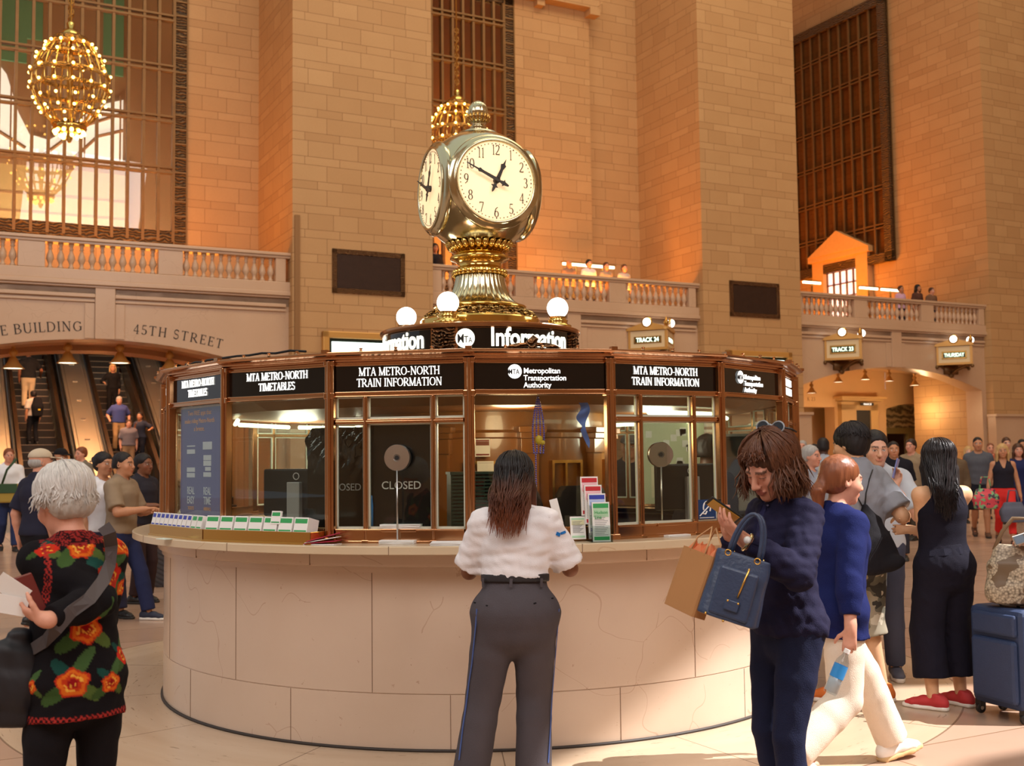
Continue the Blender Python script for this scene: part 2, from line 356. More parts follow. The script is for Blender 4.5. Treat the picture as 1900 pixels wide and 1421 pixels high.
    g['3']=(.6,[C(arc(.28,.74,.19,.23,150,-90,12),'n',0),C(arc(.28,.27,.23,.25,90,-150,14),'n',0)])
    g['4']=(.62,[L(.42,0,.42,1,.11),L(.42,.98,.05,.3,TN),L(.05,.3,.58,.3,TN),S(.42,0,.22)])
    g['5']=(.6,[L(.14,.96,.5,.96,.09),L(.15,.96,.12,.52,TN),C(arc(.28,.3,.23,.27,120,-150,16),'n',0)])
    g['6']=(.62,[C(arc(.31,.3,.22,.28,0,360,20),'o',0),C([(.1,.3),(.12,.55),(.22,.8),(.46,.98)],'n',0)])
    g['7']=(.58,[L(.05,.95,.53,.95,.09),L(.53,.95,.2,0,.1),L(.06,.8,.06,.98,TN)])
    g['8']=(.62,[C(arc(.31,.74,.19,.22,0,360,18),'o',0),C(arc(.31,.27,.23,.25,0,360,20),'o',0)])
    g['9']=(.62,[C(arc(.31,.69,.22,.28,0,360,20),'o',0),C([(.52,.7),(.5,.45),(.4,.2),(.16,.02)],'n',0)])
    g['0']=(.64,[C(arc(.32,.5,.24,.47,0,360,24),'o',0)])
    return g
GLY=_gl()
def _stroke(mb,pts,ws,t):
    n=len(pts)
    L=[];Rr=[]
    for i,(x,y) in enumerate(pts):
        a=pts[max(0,i-1)]; b=pts[min(n-1,i+1)]
        dx,dy=b[0]-a[0],b[1]-a[1]; q=math.hypot(dx,dy) or 1; nx,ny=-dy/q,dx/q
        w=ws[i]/2; L.append((x+nx*w,y+ny*w)); Rr.append((x-nx*w,y-ny*w))
    vs=[(p[0],0,p[1]) for p in L]+[(p[0],0,p[1]) for p in Rr]+[(p[0],t,p[1]) for p in L]+[(p[0],t,p[1]) for p in Rr]
    fs=[]
    for i in range(n-1):
        fs+=[(n+i,n+i+1,i+1,i),(i,i+1,2*n+i+1,2*n+i),(3*n+i,3*n+i+1,n+i+1,n+i)]
    mb.add(vs,fs)
def glyph(mb,ch,x0,h,t,wt=1.0):
    w,st=GLY[ch]; q=MB()
    for s in st:
        if s[0]=='l': _stroke(q,[(s[1],s[2]),(s[3],s[4])],[s[5]*wt]*2,t/h)
        elif s[0]=='s': _stroke(q,[(s[1]-s[3]/2,s[2]+(.025 if s[2]<.5 else -.025)),(s[1]+s[3]/2,s[2]+(.025 if s[2]<.5 else -.025))],[.05*max(1,wt*.8)]*2,t/h)
        else:
            p=s[1]; ws=[]
            for i in range(len(p)):
                a=p[max(0,i-1)]; b=p[min(len(p)-1,i+1)]; dx,dy=b[0]-a[0],b[1]-a[1]; q_=math.hypot(dx,dy) or 1
                v=abs(dy)/q_ if s[2]!='s' else abs(dx)/q_*.6+.25
                ws.append((.055+(.085*v*v))*wt)
            _stroke(q,p,ws,t/h)
    q.v=[(x0+x*h,y*h,z*h) for x,y,z in q.v]; mb.add(q.v,q.f); return w*h
def serif(text,h,t=.004,wt=1.0,align='c',track=0.0):
    mb=MB(); x=0
    for ch in text: x+=glyph(mb,ch,x,h,t,wt)+track*h
    off=-x/2 if align=='c' else 0
    mb.v=[(a+off,b,c) for a,b,c in mb.v]; mb.width=x; return mb
# ------------------------------------------------------------------ the hall (local wall frame: u along the wall, d into it, z up)
BAYS=(3.33,15.3,27.2)
def wall_box(name,*a,m=STONE,**k):
    return add(name,MB().box(*a),m,M=WALLM,kind='structure',**k)
# piers
for i,(a,b,dp) in enumerate(((-4.5,-.87,3.4),(7.53,11.13,3.4),(19.5,23.12,14.5),(31.35,37.5,3.4))):
    wall_box('wall_pier',a,b,0,dp,0,30)
wall_box('wall_right_bay',31.35,37.5,3.4,14.5,5.3,30)
# back walls with the tall windows
def back_wall(name,u0,u1,d0,w0,w1,z0,z1):
    mb=MB().box(u0,w0,d0,d0+.5,5.3,30).box(w1,u1,d0,d0+.5,5.3,30).box(w0,w1,d0,d0+.5,5.3,z0).box(w0,w1,d0,d0+.5,z1,30)
    add(name,mb,STONE,M=WALLM,kind='structure')
back_wall('wall_left_bay',-.87,7.53,3.1,.98,5.7,7.0,24)
back_wall('wall_middle_bay',11.13,17.5,2.7,11.13,14.95,6.2,15.1)
add('wall_middle_bay_recess',MB().box(17.45,19.5,3.15,3.6,5.3,30),STONE,M=WALLM,kind='structure')
mb=MB()                                                                 # moulded cornice above the middle bay
mb.prism([(14.6,15.0),(17.62,15.0),(17.62,15.08),(17.8,15.2),(17.8,15.35),(14.6,15.35)],2.35,2.7).box(14.6,17.7,2.5,2.72,15.35,15.8).box(17.35,17.7,2.35,2.7,14.8,15.0).box(15.6,15.85,2.45,2.7,14.82,15.0)
add('trim_1',mb,STONE,M=WALLM,kind='structure')
wall_box('wall_right_bay_end',22,37,14.5,15,5.3,30)

def window(name,u0,u1,z0,z1,d,rows,cols,fr=.34,sill=.34,first=None,pitch=1.31):
    root=thing(name,None,None,M=WALLM,kind='structure')
    f=MB().box(u0,u0+fr,d,d+.2,z0,z1).box(u1-fr,u1,d,d+.2,z0,z1).box(u0,u1,d-.01,d+.2,z0,z0+sill).box(u0,u1,d,d+.2,z1-fr,z1)
    a=add('window_frame',f,ORN,root)
    e=MB()
    for uu in (u0,u0+fr-.03,u1-fr,u1-.03): e.box(uu,uu+.035,d-.04,d+.1,z0,z1)
    for k in range(int((z1-z0)/.37)):
        zz=z0+k*.37
        for uu in (u0,u1-fr): e.box(uu+.02,uu+fr-.02,d-.025,d+.05,zz-.02,zz+.02)
    b=MB(); iu0,iu1=u0+fr,u1-fr
    for k in range(cols+1):
        x=iu0+(iu1-iu0)*k/cols; b.box(x-.035,x+.035,d-.03,d+.12,z0+sill*.2,z1-fr)
    z=first
    while z<z1-fr:
        for dz in (0,.13): b.box(iu0,iu1,d-.05,d+.1,z+dz-.025,z+dz+.025)
        z+=pitch
    add('window_bars',b,WINFR,root); add('window_edging',e,WINFR,root)
    add('window_glass',MB().box(iu0,iu1,d+.06,d+.075,z0+sill,z1-fr),WGLASS,root)
    return root
window('window_1',.98,5.7,7.02,24,3.1,8,11,first=8.84)
window('window_2',11.0,14.95,6.2,15.1,2.72,8,10,first=8.84)
# east window of the right bay (in a wall at right angles): local x runs along d
WALLR=WALLM@T((31.33,0,0))@Rz(R_(90))      # local x = depth, facing -u
r=window('window_3',3.95,9.35,8.6,18.6,0,6,9,first=9.9,pitch=1.45); r.matrix_world=WALLM@T((31.28,0,0))@Rz(R_(90))@T((0,0,0))
# what stands behind the left window: glazed corridor with a bright arched window
mb=MB()
mb.cur=0; mb.box(-3,9,7.5,7.8,5.3,24)
mb.cur=1; mb.box(-1.0,2.6,7.4,7.5,13.3,14.7).box(4.2,4.75,7.4,7.5,12.6,14.9).box(1.0,2.2,7.4,7.5,12.6,13.3)
mb.cur=2
mb.prism([(-2.2,10.0),(4.75,10.0),(4.75,11.9),(4.2,11.7),(3.7,11.3),(3.2,10.8),(2.8,10.5),(2.3,10.6),(2.0,11.2),(1.7,12.2),(1.3,12.7),(.4,12.9),(-2.2,13.0)],7.38,7.5)
mb.cur=3; mb.box(-2.2,4.9,7.3,7.5,6.4,9.75)
mb.cur=0
for k in range(8): mb.box(-2.0+k*.95,-1.96+k*.95,7.3,7.45,10.0,12)
for (x0,z0,x1,z1) in ((2.6,10.0,4.75,11.5),(3.4,10.0,4.75,11.0),(-2.2,12.2,2.2,10.2),(-2.2,12.8,1.2,10.9)):
    mb.tube([(x0,7.34,z0),((x0+x1)/2,7.34,(z0+z1)/2+.25),(x1,7.34,z1)],.05,5)
mb.box(-2.2,4.9,7.28,7.45,9.7,10.0).box(-2.2,4.9,7.28,7.32,8.9,8.96).box(-2.2,4.9,7.28,7.32,8.4,8.46)
add('wall_far_corridor',mb,[mat('corridor_plaster',(196,160,128),.8),mat('corridor_teal_panel',(120,190,160),.6),mat('bright_corridor_window',(255,255,255),.5,emit=1.7,emitrgb=(232,243,255)),mat('corridor_cream_wall',(238,214,164),.7)],M=WALLM,kind='structure')
wall_box('wall_far_corridor_middle',10,17,6.5,6.8,5.3,30,m=mat('corridor_brown_plaster',(176,112,58),.7,var=.25,scale=.8))
light('corridor_light','AREA',wp(3.2,5.2,6.0),1500,(1,.88,.7),4,1.2,target=wp(3.2,7.4,12))
light('corridor_light','AREA',wp(13.2,4.6,6.5),800,(1,.75,.45),3,1.2,target=wp(13.2,6.5,12))
# pedimented doorway on the wall of the right bay
ped=thing('door_1',None,None,M=WALLM@T((31.35,0,0))@Rz(R_(90)),kind='structure')
PALE=mat('ochre_stone',(206,160,104),.6,var=.1)
mb=MB().box(5.15,5.75,0,.28,5.5,9.1).box(7.5,8.1,0,.28,5.5,9.1).box(5.0,8.25,0,.36,9.1,9.3).prism([(5.0,9.3),(8.25,9.3),(6.62,10.15)],0,.4).box(5.2,8.05,0,.25,8.62,9.1)
add('door_surround',mb,PALE,ped)
mb=MB()
for k in range(6): mb.box(5.75+k*.35-.02,5.75+k*.35+.02,.02,.1,5.5,8.62)
for k in range(6): mb.box(5.75,7.5,.02,.1,6.1+k*.5,6.14+k*.5)
add('door_grid',mb,DKBRZ,ped); add('door_panes',MB().box(5.75,7.5,0,.02,5.5,8.62),mat('bright_door_pane',(255,240,244),.4,emit=1.0,emitrgb=(255,232,240)),ped)

# balconies
def ringarc(u0,half,crown,spring,n=28):
    s=crown-spring; Rr=(half*half+s*s)/(2*s); return [(u0-half+2*half*i/n, crown-Rr+math.sqrt(max(0,Rr*Rr-(half-2*half*i/n)**2))) for i in range(n+1)]
for bi,c in enumerate(BAYS):
    a,b=(c-4.18,c+4.22)
    depth=3.2 if bi<2 else 14.5
    wall_box('floor_balcony',a,b,.3,depth,5.2,5.5,m=BALM)
    ar=ringarc(c,3.95,4.27,3.6)
    mb=MB(); ring=[(p[0],p[1]) for p in ar]
    poly=[(a,0),(c-3.95,0)]+ring+[(c+3.95,0),(b,0),(b,5.45),(a,5.45)]
    # face split in quads between arch and top
    F=.30; Bk=.95
    for x0,x1 in ((a,c-3.95),(c+3.95,b)): mb.box(x0,x1,F,Bk,0,5.45)
    for (x0,z0),(x1,z1) in zip(ring[:-1],ring[1:]):
        mb.add([(x0,F,z0),(x1,F,z1),(x1,F,5.45),(x0,F,5.45),(x0,Bk,z0),(x1,Bk,z1)],[(0,1,2,3),(0,4,5,1)])
    add('wall_arch',mb,BALM,M=WALLM,kind='structure')
    mb=MB()                                                            # ledge, mouldings and key block
    mb.box(a,b,.16,.5,5.45,5.55).box(a,b,.22,.4,5.40,5.45)
    for x0,x1 in ((a+.1,c-.15),(c+.27,b-.1)):
        mb.box(x0,x1,.22,.3,5.18,5.26).box(x0,x1,.25,.3,5.08,5.13)
    mb.box(c-.36,c-.15,.27,.3,4.28,5.06).box(c+.27,c+.48,.27,.3,4.28,5.06)
    mb.box(c-.15,c+.27,.22,.3,4.27,5.40)
    add('trim_ledge',mb,BALM,M=WALLM,kind='structure',bevel=.012)
    bl=thing('balcony_balustrade',('pale marble balustrade above the escalator arch','pale marble balustrade running behind the brass clock','pale marble balustrade above the arch with two track signs')[bi],'balustrade',M=WALLM)
    mb=MB().box(a,b,.2,.46,5.55,5.78).box(a,b,.18,.5,6.34,6.40).box(a,b,.14,.54,6.40,6.47)
    for o0,o1 in ((-4.18,-3.84),(-1.72,-1.18),(1.18,1.72),(3.86,4.1)): mb.box(c+o0,c+o1,.2,.46,5.78,6.34)
    add('rail',mb,BALM,bl,bevel=.012)
    pr=[(.045,5.78),(.06,5.79),(.06,5.83),(.035,5.86),(.05,5.92),(.085,5.99),(.07,6.08),(.04,6.16),(.034,6.20),(.055,6.22),(.034,6.25),(.05,6.29),(.06,6.30),(.06,6.34)]
    bm=MB().lathe(pr,10).mesh('baluster',BALM,True)
    for p0,p1 in ((-3.84,-1.72),(-1.18,1.18),(1.72,3.86)):
        n=11
        for k in range(n):
            o=D.objects.new('baluster',bm); COL.objects.link(o); o.parent=bl; o.location=(c+p0+(p1-p0)*(k+.5)/n,.33,0)
# plinths of the piers
for a,b in ((-4.6,-.8),(7.45,11.2),(19.42,23.3),(31.27,37)):
    wall_box('trim_plinth',a,b,-.12,.2,0,2.72,m=BALM); wall_box('trim_plinth_cap',a-.04,b+.04,-.18,.2,2.72,2.8,m=BALM)
# floor
add('floor',MB().grid(lambda a,b:(-40+90*a,-9+70*b,0),1,1),FLOORM,kind='structure')
# the side of the hall behind the camera, and an unseen east wall added to shape the sun patch
SOUTHM=mat('south_limestone',(196,160,120),.7,var=.2,scale=.4)
add('wall_south',MB().add([(-60,-9,0),(60,-9,0),(60,-9,34),(-60,-9,34)],[(3,2,1,0)]),SOUTHM,kind='structure')
from mathutils.geometry import tessellate_polygon
EX=24.0
def sun_hole(pts): return [(py-SUN_DIR.y*((px-EX)/SUN_DIR.x),-SUN_DIR.z*((px-EX)/SUN_DIR.x)) for px,py in pts]
outer=[(-12,0),(60,0),(60,40),(-12,40)]
hole=sun_hole([(1.35,5.55),(1.35,6.2),(1.78,6.8),(2.1,7.15),(2.7,7.25),(3.6,7.3),(3.6,6.66),(3.0,6.54),(2.5,6.32),(2.12,5.95),(1.95,5.6)])  # opening cut to give the sun patch its outline on the floor
loops=[[Vector((EX,y,z)) for y,z in L] for L in (outer,hole)]
tri=tessellate_polygon([[Vector((v.y,v.z,0)) for v in L] for L in loops])
add('wall_east_sun_mask',MB().add([v for L in loops for v in L],tri),SOUTHM,kind='structure')
# right vestibule
VW=mat('vestibule_stone',(216,176,126),.5,var=.08,scale=2)
mb=MB().box(27.45-5,28.6,4.5,5,3.2,4.6).box(28.6,31.1,4.5,5,0,4.6).box(33.6,35.5,4.5,5,0,4.6)
ar=ringarc(32.36,1.25,3.36,3.16,10)
for (x0,z0),(x1,z1) in zip(ar[:-1],ar[1:]): mb.add([(x0,4.5,z0),(x1,4.5,z1),(x1,4.5,4.6),(x0,4.5,4.6),(x0,5,z0),(x1,5,z1)],[(0,1,2,3),(0,4,5,1)])
mb.box(31.1,33.6,5.9,6.1,2.5,4).box(33.55,33.7,5,6,0,4).box(31.0,31.1,5,6,0,4).box(24,31.0,5.9,6.1,0,4).box(22,24,4.5,6,0,4)
mb.box(34.6,35,.9,4.5,0,4.6).box(22.0,23.25,.95,4.5,0,4.6)
add('wall_vestibule',mb,VW,M=WALLM,kind='structure')
add('ceiling_vestibule',MB().grid(lambda a,b:(22.5+12.5*a,.9+3.7*b,4.28+.3*math.sin(PI*a)),16,1),VW,M=WALLM,kind='structure')
pt=thing('door_2',None,None,M=WALLM,kind='structure')
add('door_surround',MB().box(28.75,29.45,4.3,4.5,0,3.3).box(30.15,30.5,4.3,4.5,0,3.3).box(28.75,30.5,4.3,4.5,3.1,3.4).box(28.65,30.6,4.15,4.5,3.42,3.5).box(28.55,30.7,4.05,4.5,3.5,3.58),mat('portal_stone',(196,160,104),.5),pt)
add('door_leaf',MB().box(29.45,30.15,4.35,4.45,0,3.1),BLACK,pt)
ts=thing('track_sign',"small black sign over the dark doorway in the right arch",'sign',M=WALLM)
add('board',MB().box(29.5,30.12,4.12,4.16,3.26,3.36),BLACK,ts); add('lettering',sans('TRACK 23',.085,.004,.01).xf(T((29.81,4.115,3.28))),LETTER,ts)
add('trim_2',MB().box(31.15,33.55,5.4,5.6,2.5,3.4),ornate('carved_tympanum',(110,88,56),(206,176,124),5,.6,0,.8),M=WALLM,kind='structure')
add('door_3',MB().box(31.15,33.55,5.45,5.6,2.28,2.5).box(31.15,31.45,5.45,5.6,0,2.3).box(33.2,33.5,5.45,5.6,0,2.3),mat('olive_painted_wood',(160,136,78),.5),M=WALLM,kind='structure')
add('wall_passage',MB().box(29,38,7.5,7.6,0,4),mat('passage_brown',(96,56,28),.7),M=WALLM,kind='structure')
mb=MB(); x=27.35
for ch in 'K 23': x+=glyph(mb,ch,x,.13,.004)*1.2
mb.v=[(a,4.494+b,3.42+c) for a,b,c in mb.v]; add('wall_inscription',mb,mat('faded_inscription',(150,110,70),.6),M=WALLM,kind='structure')
SHADE=mat('ochre_lamp_shade',(196,146,74),.4,.2)
LAMPD=mat('lit_lamp_disc',(255,244,206),.4,emit=3.0)
def cone_lamp(M,label,group,scale=1.0):
    t=thing('pendant_lamp',label,'lamp',M=M,group=group)
    add('stem',MB().lathe([(.0,.62),(.09,.61),(.10,.55),(.04,.5),(.035,.44),(.09,.40),(.10,.33),(.05,.28),(.05,.24)],14),SHADE,t,True)
    add('lamp_shade',MB().lathe([(.05,.26),(.09,.22),(.12,.14),(.21,.03),(.24,0),(.22,0),(.19,.03),(.1,.13)],20),SHADE,t,True)
    add('bulb',MB().lathe([(.0,.012),(.205,.012)],20),LAMPD,t)
    return t
names=('behind the capped man on the left escalator','over the steel panel beside the first escalator','above the blonde woman on the escalator','beside the left corner of the booth cornice')
for k,(uu,zz) in enumerate(((1.62,3.68),(2.74,3.83),(3.86,3.86),(4.97,3.72))):
    cone_lamp(WALLM@T((uu,1.3,zz-.02)),'ochre cone lamp '+names[k],'cone lamps under the escalator arch')
for k,(uu,zz) in enumerate(((24.82,3.5),(25.95,3.87),(27.12,3.98),(28.2,3.95),(29.36,3.83))):
    cone_lamp(WALLM@T((uu,1.5,zz-.02))@Matrix.Scale(.7,4),('first','second','third','fourth','fifth')[k]+' cone lamp from the pier under the right arch','cone lamps under the right arch')
# escalator hall under the left arch
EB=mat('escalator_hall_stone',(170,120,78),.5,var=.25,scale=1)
mb=MB()
for d0,d1,dz in ((.95,1.7,.0),(1.7,2.6,-.12)):
    ar=ringarc(3.33,3.95+.0,4.27+dz,3.6+dz)
    for (x0,z0),(x1,z1) in zip(ar[:-1],ar[1:]): mb.add([(x0,d0,z0),(x1,d0,z1),(x1,d1,z1),(x0,d1,z0),(x0,d0,z0+.3),(x1,d0,z1+.3)],[(0,3,2,1),(0,1,5,4)])
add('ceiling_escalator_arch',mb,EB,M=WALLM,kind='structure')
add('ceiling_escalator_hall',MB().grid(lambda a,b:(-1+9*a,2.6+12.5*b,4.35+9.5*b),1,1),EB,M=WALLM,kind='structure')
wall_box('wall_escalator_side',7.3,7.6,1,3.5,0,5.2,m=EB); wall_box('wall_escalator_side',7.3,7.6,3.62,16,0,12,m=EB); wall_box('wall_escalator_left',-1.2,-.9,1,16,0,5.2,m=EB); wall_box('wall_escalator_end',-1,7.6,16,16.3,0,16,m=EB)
STEEL2=mat('brushed_steel_cladding',(196,188,172),.34,.85,var=.15,scale=1.2)
TREAD=mat('dark_escalator_step',(46,38,34),.5,.3); RUB=mat('black_rubber_handrail',(22,20,20),.45)
sl=math.tan(R_(30)); D0=4.0
def escalator(uc,label,w=.5):
    t=thing('escalator',label,'escalator',M=WALLM,group='escalators under the left arch')
    mb=MB(); mb.cur=0
    for k in range(34):
        d=D0+k*.36; z=k*.36*sl
        mb.cur=0; mb.box(uc-w,uc+w,d,d+.38,z-.2,z+.2)
        mb.cur=1; mb.box(uc-w,uc+w,d-.006,d+.02,z+.185,z+.203)
    add('steps',mb,[TREAD,mat('step_edge_metal',(150,130,110),.4,.6)],t)
    for s in (-1,1):
        x=uc+s*(w+.06); m2=MB(); m2.add([(x-.05,D0-1.2,0),(x+.05,D0-1.2,0),(x+.05,D0+12.3,12.3*sl+0),(x-.05,D0+12.3,12.3*sl),(x-.05,D0-1.2,.35),(x+.05,D0-1.2,.35),(x+.05,D0+12.3,12.3*sl+.75),(x-.05,D0+12.3,12.3*sl+.75)],[(4,5,6,7),(0,4,7,3),(1,2,6,5),(0,1,5,4)])
        add('skirt',m2,mat('escalator_dark_panel',(84,66,50),.3,.7),t)
        x=uc+s*(w+.2); pts=[(x,D0-1.5,.55),(x,D0-1.65,.75),(x,D0-1.5,.95),(x,D0-.6,1.0),(x,D0,1.12)]+[(x,D0+k,k*sl+1.12) for k in range(1,13)]
        add('handrail',MB().tube(pts,.045,8),RUB,t,True)
        m3=MB(); q=[(x,p[1],p[2]-.06) for p in pts[3:]]; m3.tube(q,.025,6); add('handrail_guide',m3,mat('bright_steel_strip',(220,206,180),.25,.9),t,True)
    return t
E_U=(2.62,4.82,7.02)
for uc,lb in zip(E_U,('escalator carrying the man in khaki trousers, between steel cladding','middle escalator carrying the blonde woman and the man in blue','escalator half hidden behind the booth corner, dark steps')): escalator(uc,lb)
escalator(.42,'escalator at the left edge of the arch, dark empty steps')
def cladding(u0,u1,label):
    t=thing('escalator_cladding',label,'panel',M=WALLM)
    f=lambda d:max(0,(d-D0))*sl+1.02
    mb=MB()
    for k in range(8):
        d0=D0-1.3+k*1.5; d1=d0+1.5
        mb.add([(u0,d0,f(d0)),(u1,d0,f(d0)),(u1,d1,f(d1)),(u0,d1,f(d1)),(u0,d0,0),(u1,d0,0)],[(0,1,2,3),(4,5,1,0)])
        mb.add([(u0,d0,f(d0)),(u0,d1,f(d1)),(u0,d1,f(d1)-1.2),(u0,d0,f(d0)-1.2)],[(0,1,2,3)]); mb.add([(u1,d0,f(d0)),(u1,d1,f(d1)),(u1,d1,f(d1)-1.2),(u1,d0,f(d0)-1.2)],[(3,2,1,0)])
    add('cladding_sheet',mb,STEEL2,t)
    st=MB()
    for uu in (u0+.08,u1-.08): st.tube([(uu,D0+k,f(D0+k)+.012) for k in range(0,12)],.012,5)
    for k in range(1,11):
        for uu in (u0+.3,u1-.35): st.box(uu-.05,uu+.05,D0+k-.02,D0+k+.02,f(D0+k)-.01,f(D0+k)+.022)
    add('stop_knobs',st,mat('dull_steel_knob',(150,140,124),.4,.8),t)
cladding(3.42,4.10,'wide brushed steel cladding right of the left escalator')
cladding(5.62,6.30,'brushed steel cladding right of the middle escalator')
cladding(1.22,1.86,'brushed steel cladding at the left edge of the arch')
# inscriptions that follow the arch
def inscribe(text,u_start,u_end,c,h,zoff):
    s=4.27-3.6; Rr=(3.95**2+s*s)/(2*s); cz=4.27-Rr; mb=MB(); tot=sum(GLY[ch][0] for ch in text); k=(u_end-u_start)/(tot*h); x=u_start
    for ch in text:
        w=GLY[ch][0]*h*k; q=MB(); glyph(q,ch,0,h,.004,.9); um=x+w/2; a=math.asin((um-c)/Rr); z=cz+math.sqrt(Rr*Rr-(um-c)**2)+zoff
        M_=T((um,.296,z))@Ry(a)@T((-GLY[ch][0]*h/2,-.004,0)); mb.add([M_@Vector(p) for p in q.v],q.f); x+=w
    return mb
add('wall_inscription',inscribe('45TH STREET',3.97,5.97,3.33,.215,.175),INK,M=WALLM,kind='structure')
add('wall_inscription',inscribe('E BUILDING',1.30,2.94,3.33,.215,.175),INK,M=WALLM,kind='structure')
# grilles, boards, track signs
def grille(u0,u1,z0,z1,label):
    t=thing('vent_grille',label,'grille',M=WALLM)
    f=MB().box(u0,u1,-.04,.02,z0,z0+.12).box(u0,u1,-.04,.02,z1-.12,z1).box(u0,u0+.12,-.04,.02,z0,z1).box(u1-.12,u1,-.04,.02,z0,z1)
    add('grille_frame',f,ORNB,t,bevel=.01)
    add('grille_back',MB().box(u0,u1,.0,.02,z0,z1),mat('vent_dark',(44,30,26),.7),t)
    m=MB()
    for k in range(46): x=u0+.12+(u1-u0-.24)*k/45; m.box(x-.008,x+.008,-.02,0,z0+.12,z1-.12)
    for k in range(26): z=z0+.12+(z1-z0-.24)*k/25; m.box(u0+.12,u1-.12,-.022,0,z-.008,z+.008)
    add('grille_mesh',m,GRILM,t)
grille(8.5,10.37,5.56,6.63,'dark iron vent grille on the pier left of the clock')
grille(20.44,22.28,5.56,6.6,'dark iron vent grille on the pier right of the clock')
def board(u0,u1,z1,label):
    t=thing('departure_board',label,'board',M=WALLM)
    add('board_frame',MB().box(u0,u1,-.16,0,z1-.16,z1).box(u0,u0+.16,-.16,0,z1-1.7,z1).box(u1-.16,u1,-.16,0,z1-1.7,z1).box(u0,u1,-.16,0,z1-1.7,z1-1.54),OCHRE,t,bevel=.02)
    add('board_back',MB().box(u0+.15,u1-.15,-.06,0,z1-1.6,z1-.12),mat('board_green_black',(10,40,34),.3),t)
    add('board_screen',MB().box(u0+.24,u1-.24,-.07,-.05,z1-1.5,z1-.24),SCREEN,t)
board(8.23,10.55,4.62,'gold framed lit board on the pier left of the clock')
board(20.22,22.6,4.56,'gold framed lit board behind the right corner of the booth')
# drain pipe / steel corner guard on the left pier
add('trim_3',MB().box(7.575,7.70,-.05,0,0,7.36),mat('brown_metal_channel',(150,112,72),.4,.5),M=WALLM,kind='structure')
def vsign(L,A,R,z0,z1,text,label):
    t=thing('track_sign',label,'sign',M=WALLM,group='hanging track signs')
    def face(P,Q,key):
        P=Vector((P[0],P[1],0)); Q=Vector((Q[0],Q[1],0)); dv=Q-P; w=dv.length; M_=T(P)@Rz(math.atan2(dv.y,dv.x))
        h=z1-z0
        add('sign_face',MB().box(.04,w-.04,0,.05,z0+.04,z1-.05).xf(M_),CREAM,t,bevel=.008)
        add('sign_edge',MB().box(0,.06,-.02,.06,z0,z1).box(w-.06,w,-.02,.06,z0,z1).box(0,w,-.03,.06,z0-.02,z0+.05).box(-.05,w+.05,-.05,.08,z1-.04,z1+.03).prism([(-.05,z1+.03),(w+.05,z1+.03),(w/2,z1+.2)],-.04,.08).xf(M_),OCHRE,t)
        add('sign_frame',MB().box(.16,w-.16,-.015,.0,z0+.17,z0+.21).box(.16,w-.16,-.015,0,z1-.25,z1-.21).box(.16,.2,-.015,0,z0+.17,z1-.21).box(w-.2,w-.16,-.015,0,z0+.17,z1-.21).xf(M_),BRASSD,t)
        add('sign_screen',MB().box(.2,w-.2,-.008,.0,z0+.21,z1-.25).xf(M_),mat('sign_dark_green',(30,44,26),.3),t)
        tx=sans(text,.17,.004,.012); ww=max(p[0] for p in tx.v)*2; k=min(1,(w-.46)/ww)
        add('lettering',tx.xf(M_@T((w/2,-.014,(z0+z1)/2-.075))@Matrix.Diagonal((k,1,1,1))),GREENLED,t)
        c=M_@Vector((w/2,-.02,z1+.18)); add('lamp_ring',MB().lathe([(.09,-.04),(.15,-.04),(.15,.03),(.09,.03)],20).xf(M_@T((w/2,-.02,z1+.18))@Rx(R_(90))),BRASS,t,True)
        add('lamp_globe',MB().sphere(c,.115,16,10),GLOBE,t,True)
    face(L,A,0); face(A,R,1)
    add('sign_box',MB().add([(L[0],L[1],z0),(A[0],A[1]+.08,z0),(R[0],R[1],z0),(L[0],L[1],z1),(A[0],A[1]+.08,z1),(R[0],R[1],z1)],[(0,2,1),(3,4,5),(0,3,5,2)]),OCHRE,t)
    br=MB()
    cx=(A[0]); cy=.27
    for P in (L,A,R):
        q=[(P[0]+(A[0]-P[0])*s,P[1]+(.27-P[1])*s,z0-.02-.3*s*s) for s in (0,.3,.6,.85,1)]; br.tube(q,[.045,.04,.05,.06,.07],8); br.sphere((P[0],P[1],z0-.08),.06,10,8)
    br.sphere((A[0],.25,z0-.34),.09,12,8); br.box(A[0]-.3,A[0]+.3,.22,.3,z0-.3,z0)
    add('bracket',br,DKBRZ,t,True)
    add('finial',MB().lathe([(.05,z1),(.03,z1+.05),(.06,z1+.09),(.075,z1+.16),(.03,z1+.24),(.012,z1+.3),(.0,z1+.32)],12,c=(A[0]+.02,A[1]+.05)),BRASSD,t,True)
vsign((17.12,.28),(17.79,-.6),(18.63,.28),4.48,5.05,'TRACK 24','lit track 24 sign above the right side of the booth')
vsign((24.27,.28),(24.90,-.6),(25.78,.28),4.42,5.06,'TRACK 23','lit track 23 sign on the left of the right arch')
vsign((29.07,.28),(29.68,-.6),(30.55,.28),4.40,5.03,'THURSDAY','lit cream sign nearest the pier at the right end of the right arch')
# light bars on posts behind the balcony rails
def lightbar(u0,u1,d,z,label):
    t=thing('light_bar',label,'lamp',M=WALLM,group='fluorescent bars on the balconies')
    add('tube',MB().box(u0,u1,d-.03,d+.03,z-.035,z+.035),TUBE,t); add('hood',MB().box(u0-.03,u1+.03,d-.06,d+.06,z+.035,z+.07),BRASSD,t)
    add('post',MB().tube([((u0+u1)/2,d,5.5),((u0+u1)/2,d,z)],.03,8),BRASSD,t)
lightbar(16.06,16.92,2.0,7.1,'left one of two light bars behind the middle balustrade'); lightbar(17.0,17.8,2.0,7.1,'right one of two light bars behind the middle balustrade')
lightbar(25.5,26.25,2.5,7.22,'light bar against the pier edge on the right balcony')
lightbar(28.01,28.83,2.5,7.18,'long light bar in front of the lit doorway on the balcony'); lightbar(29.0,29.85,2.5,7.18,'light bar above the heads on the right balcony')
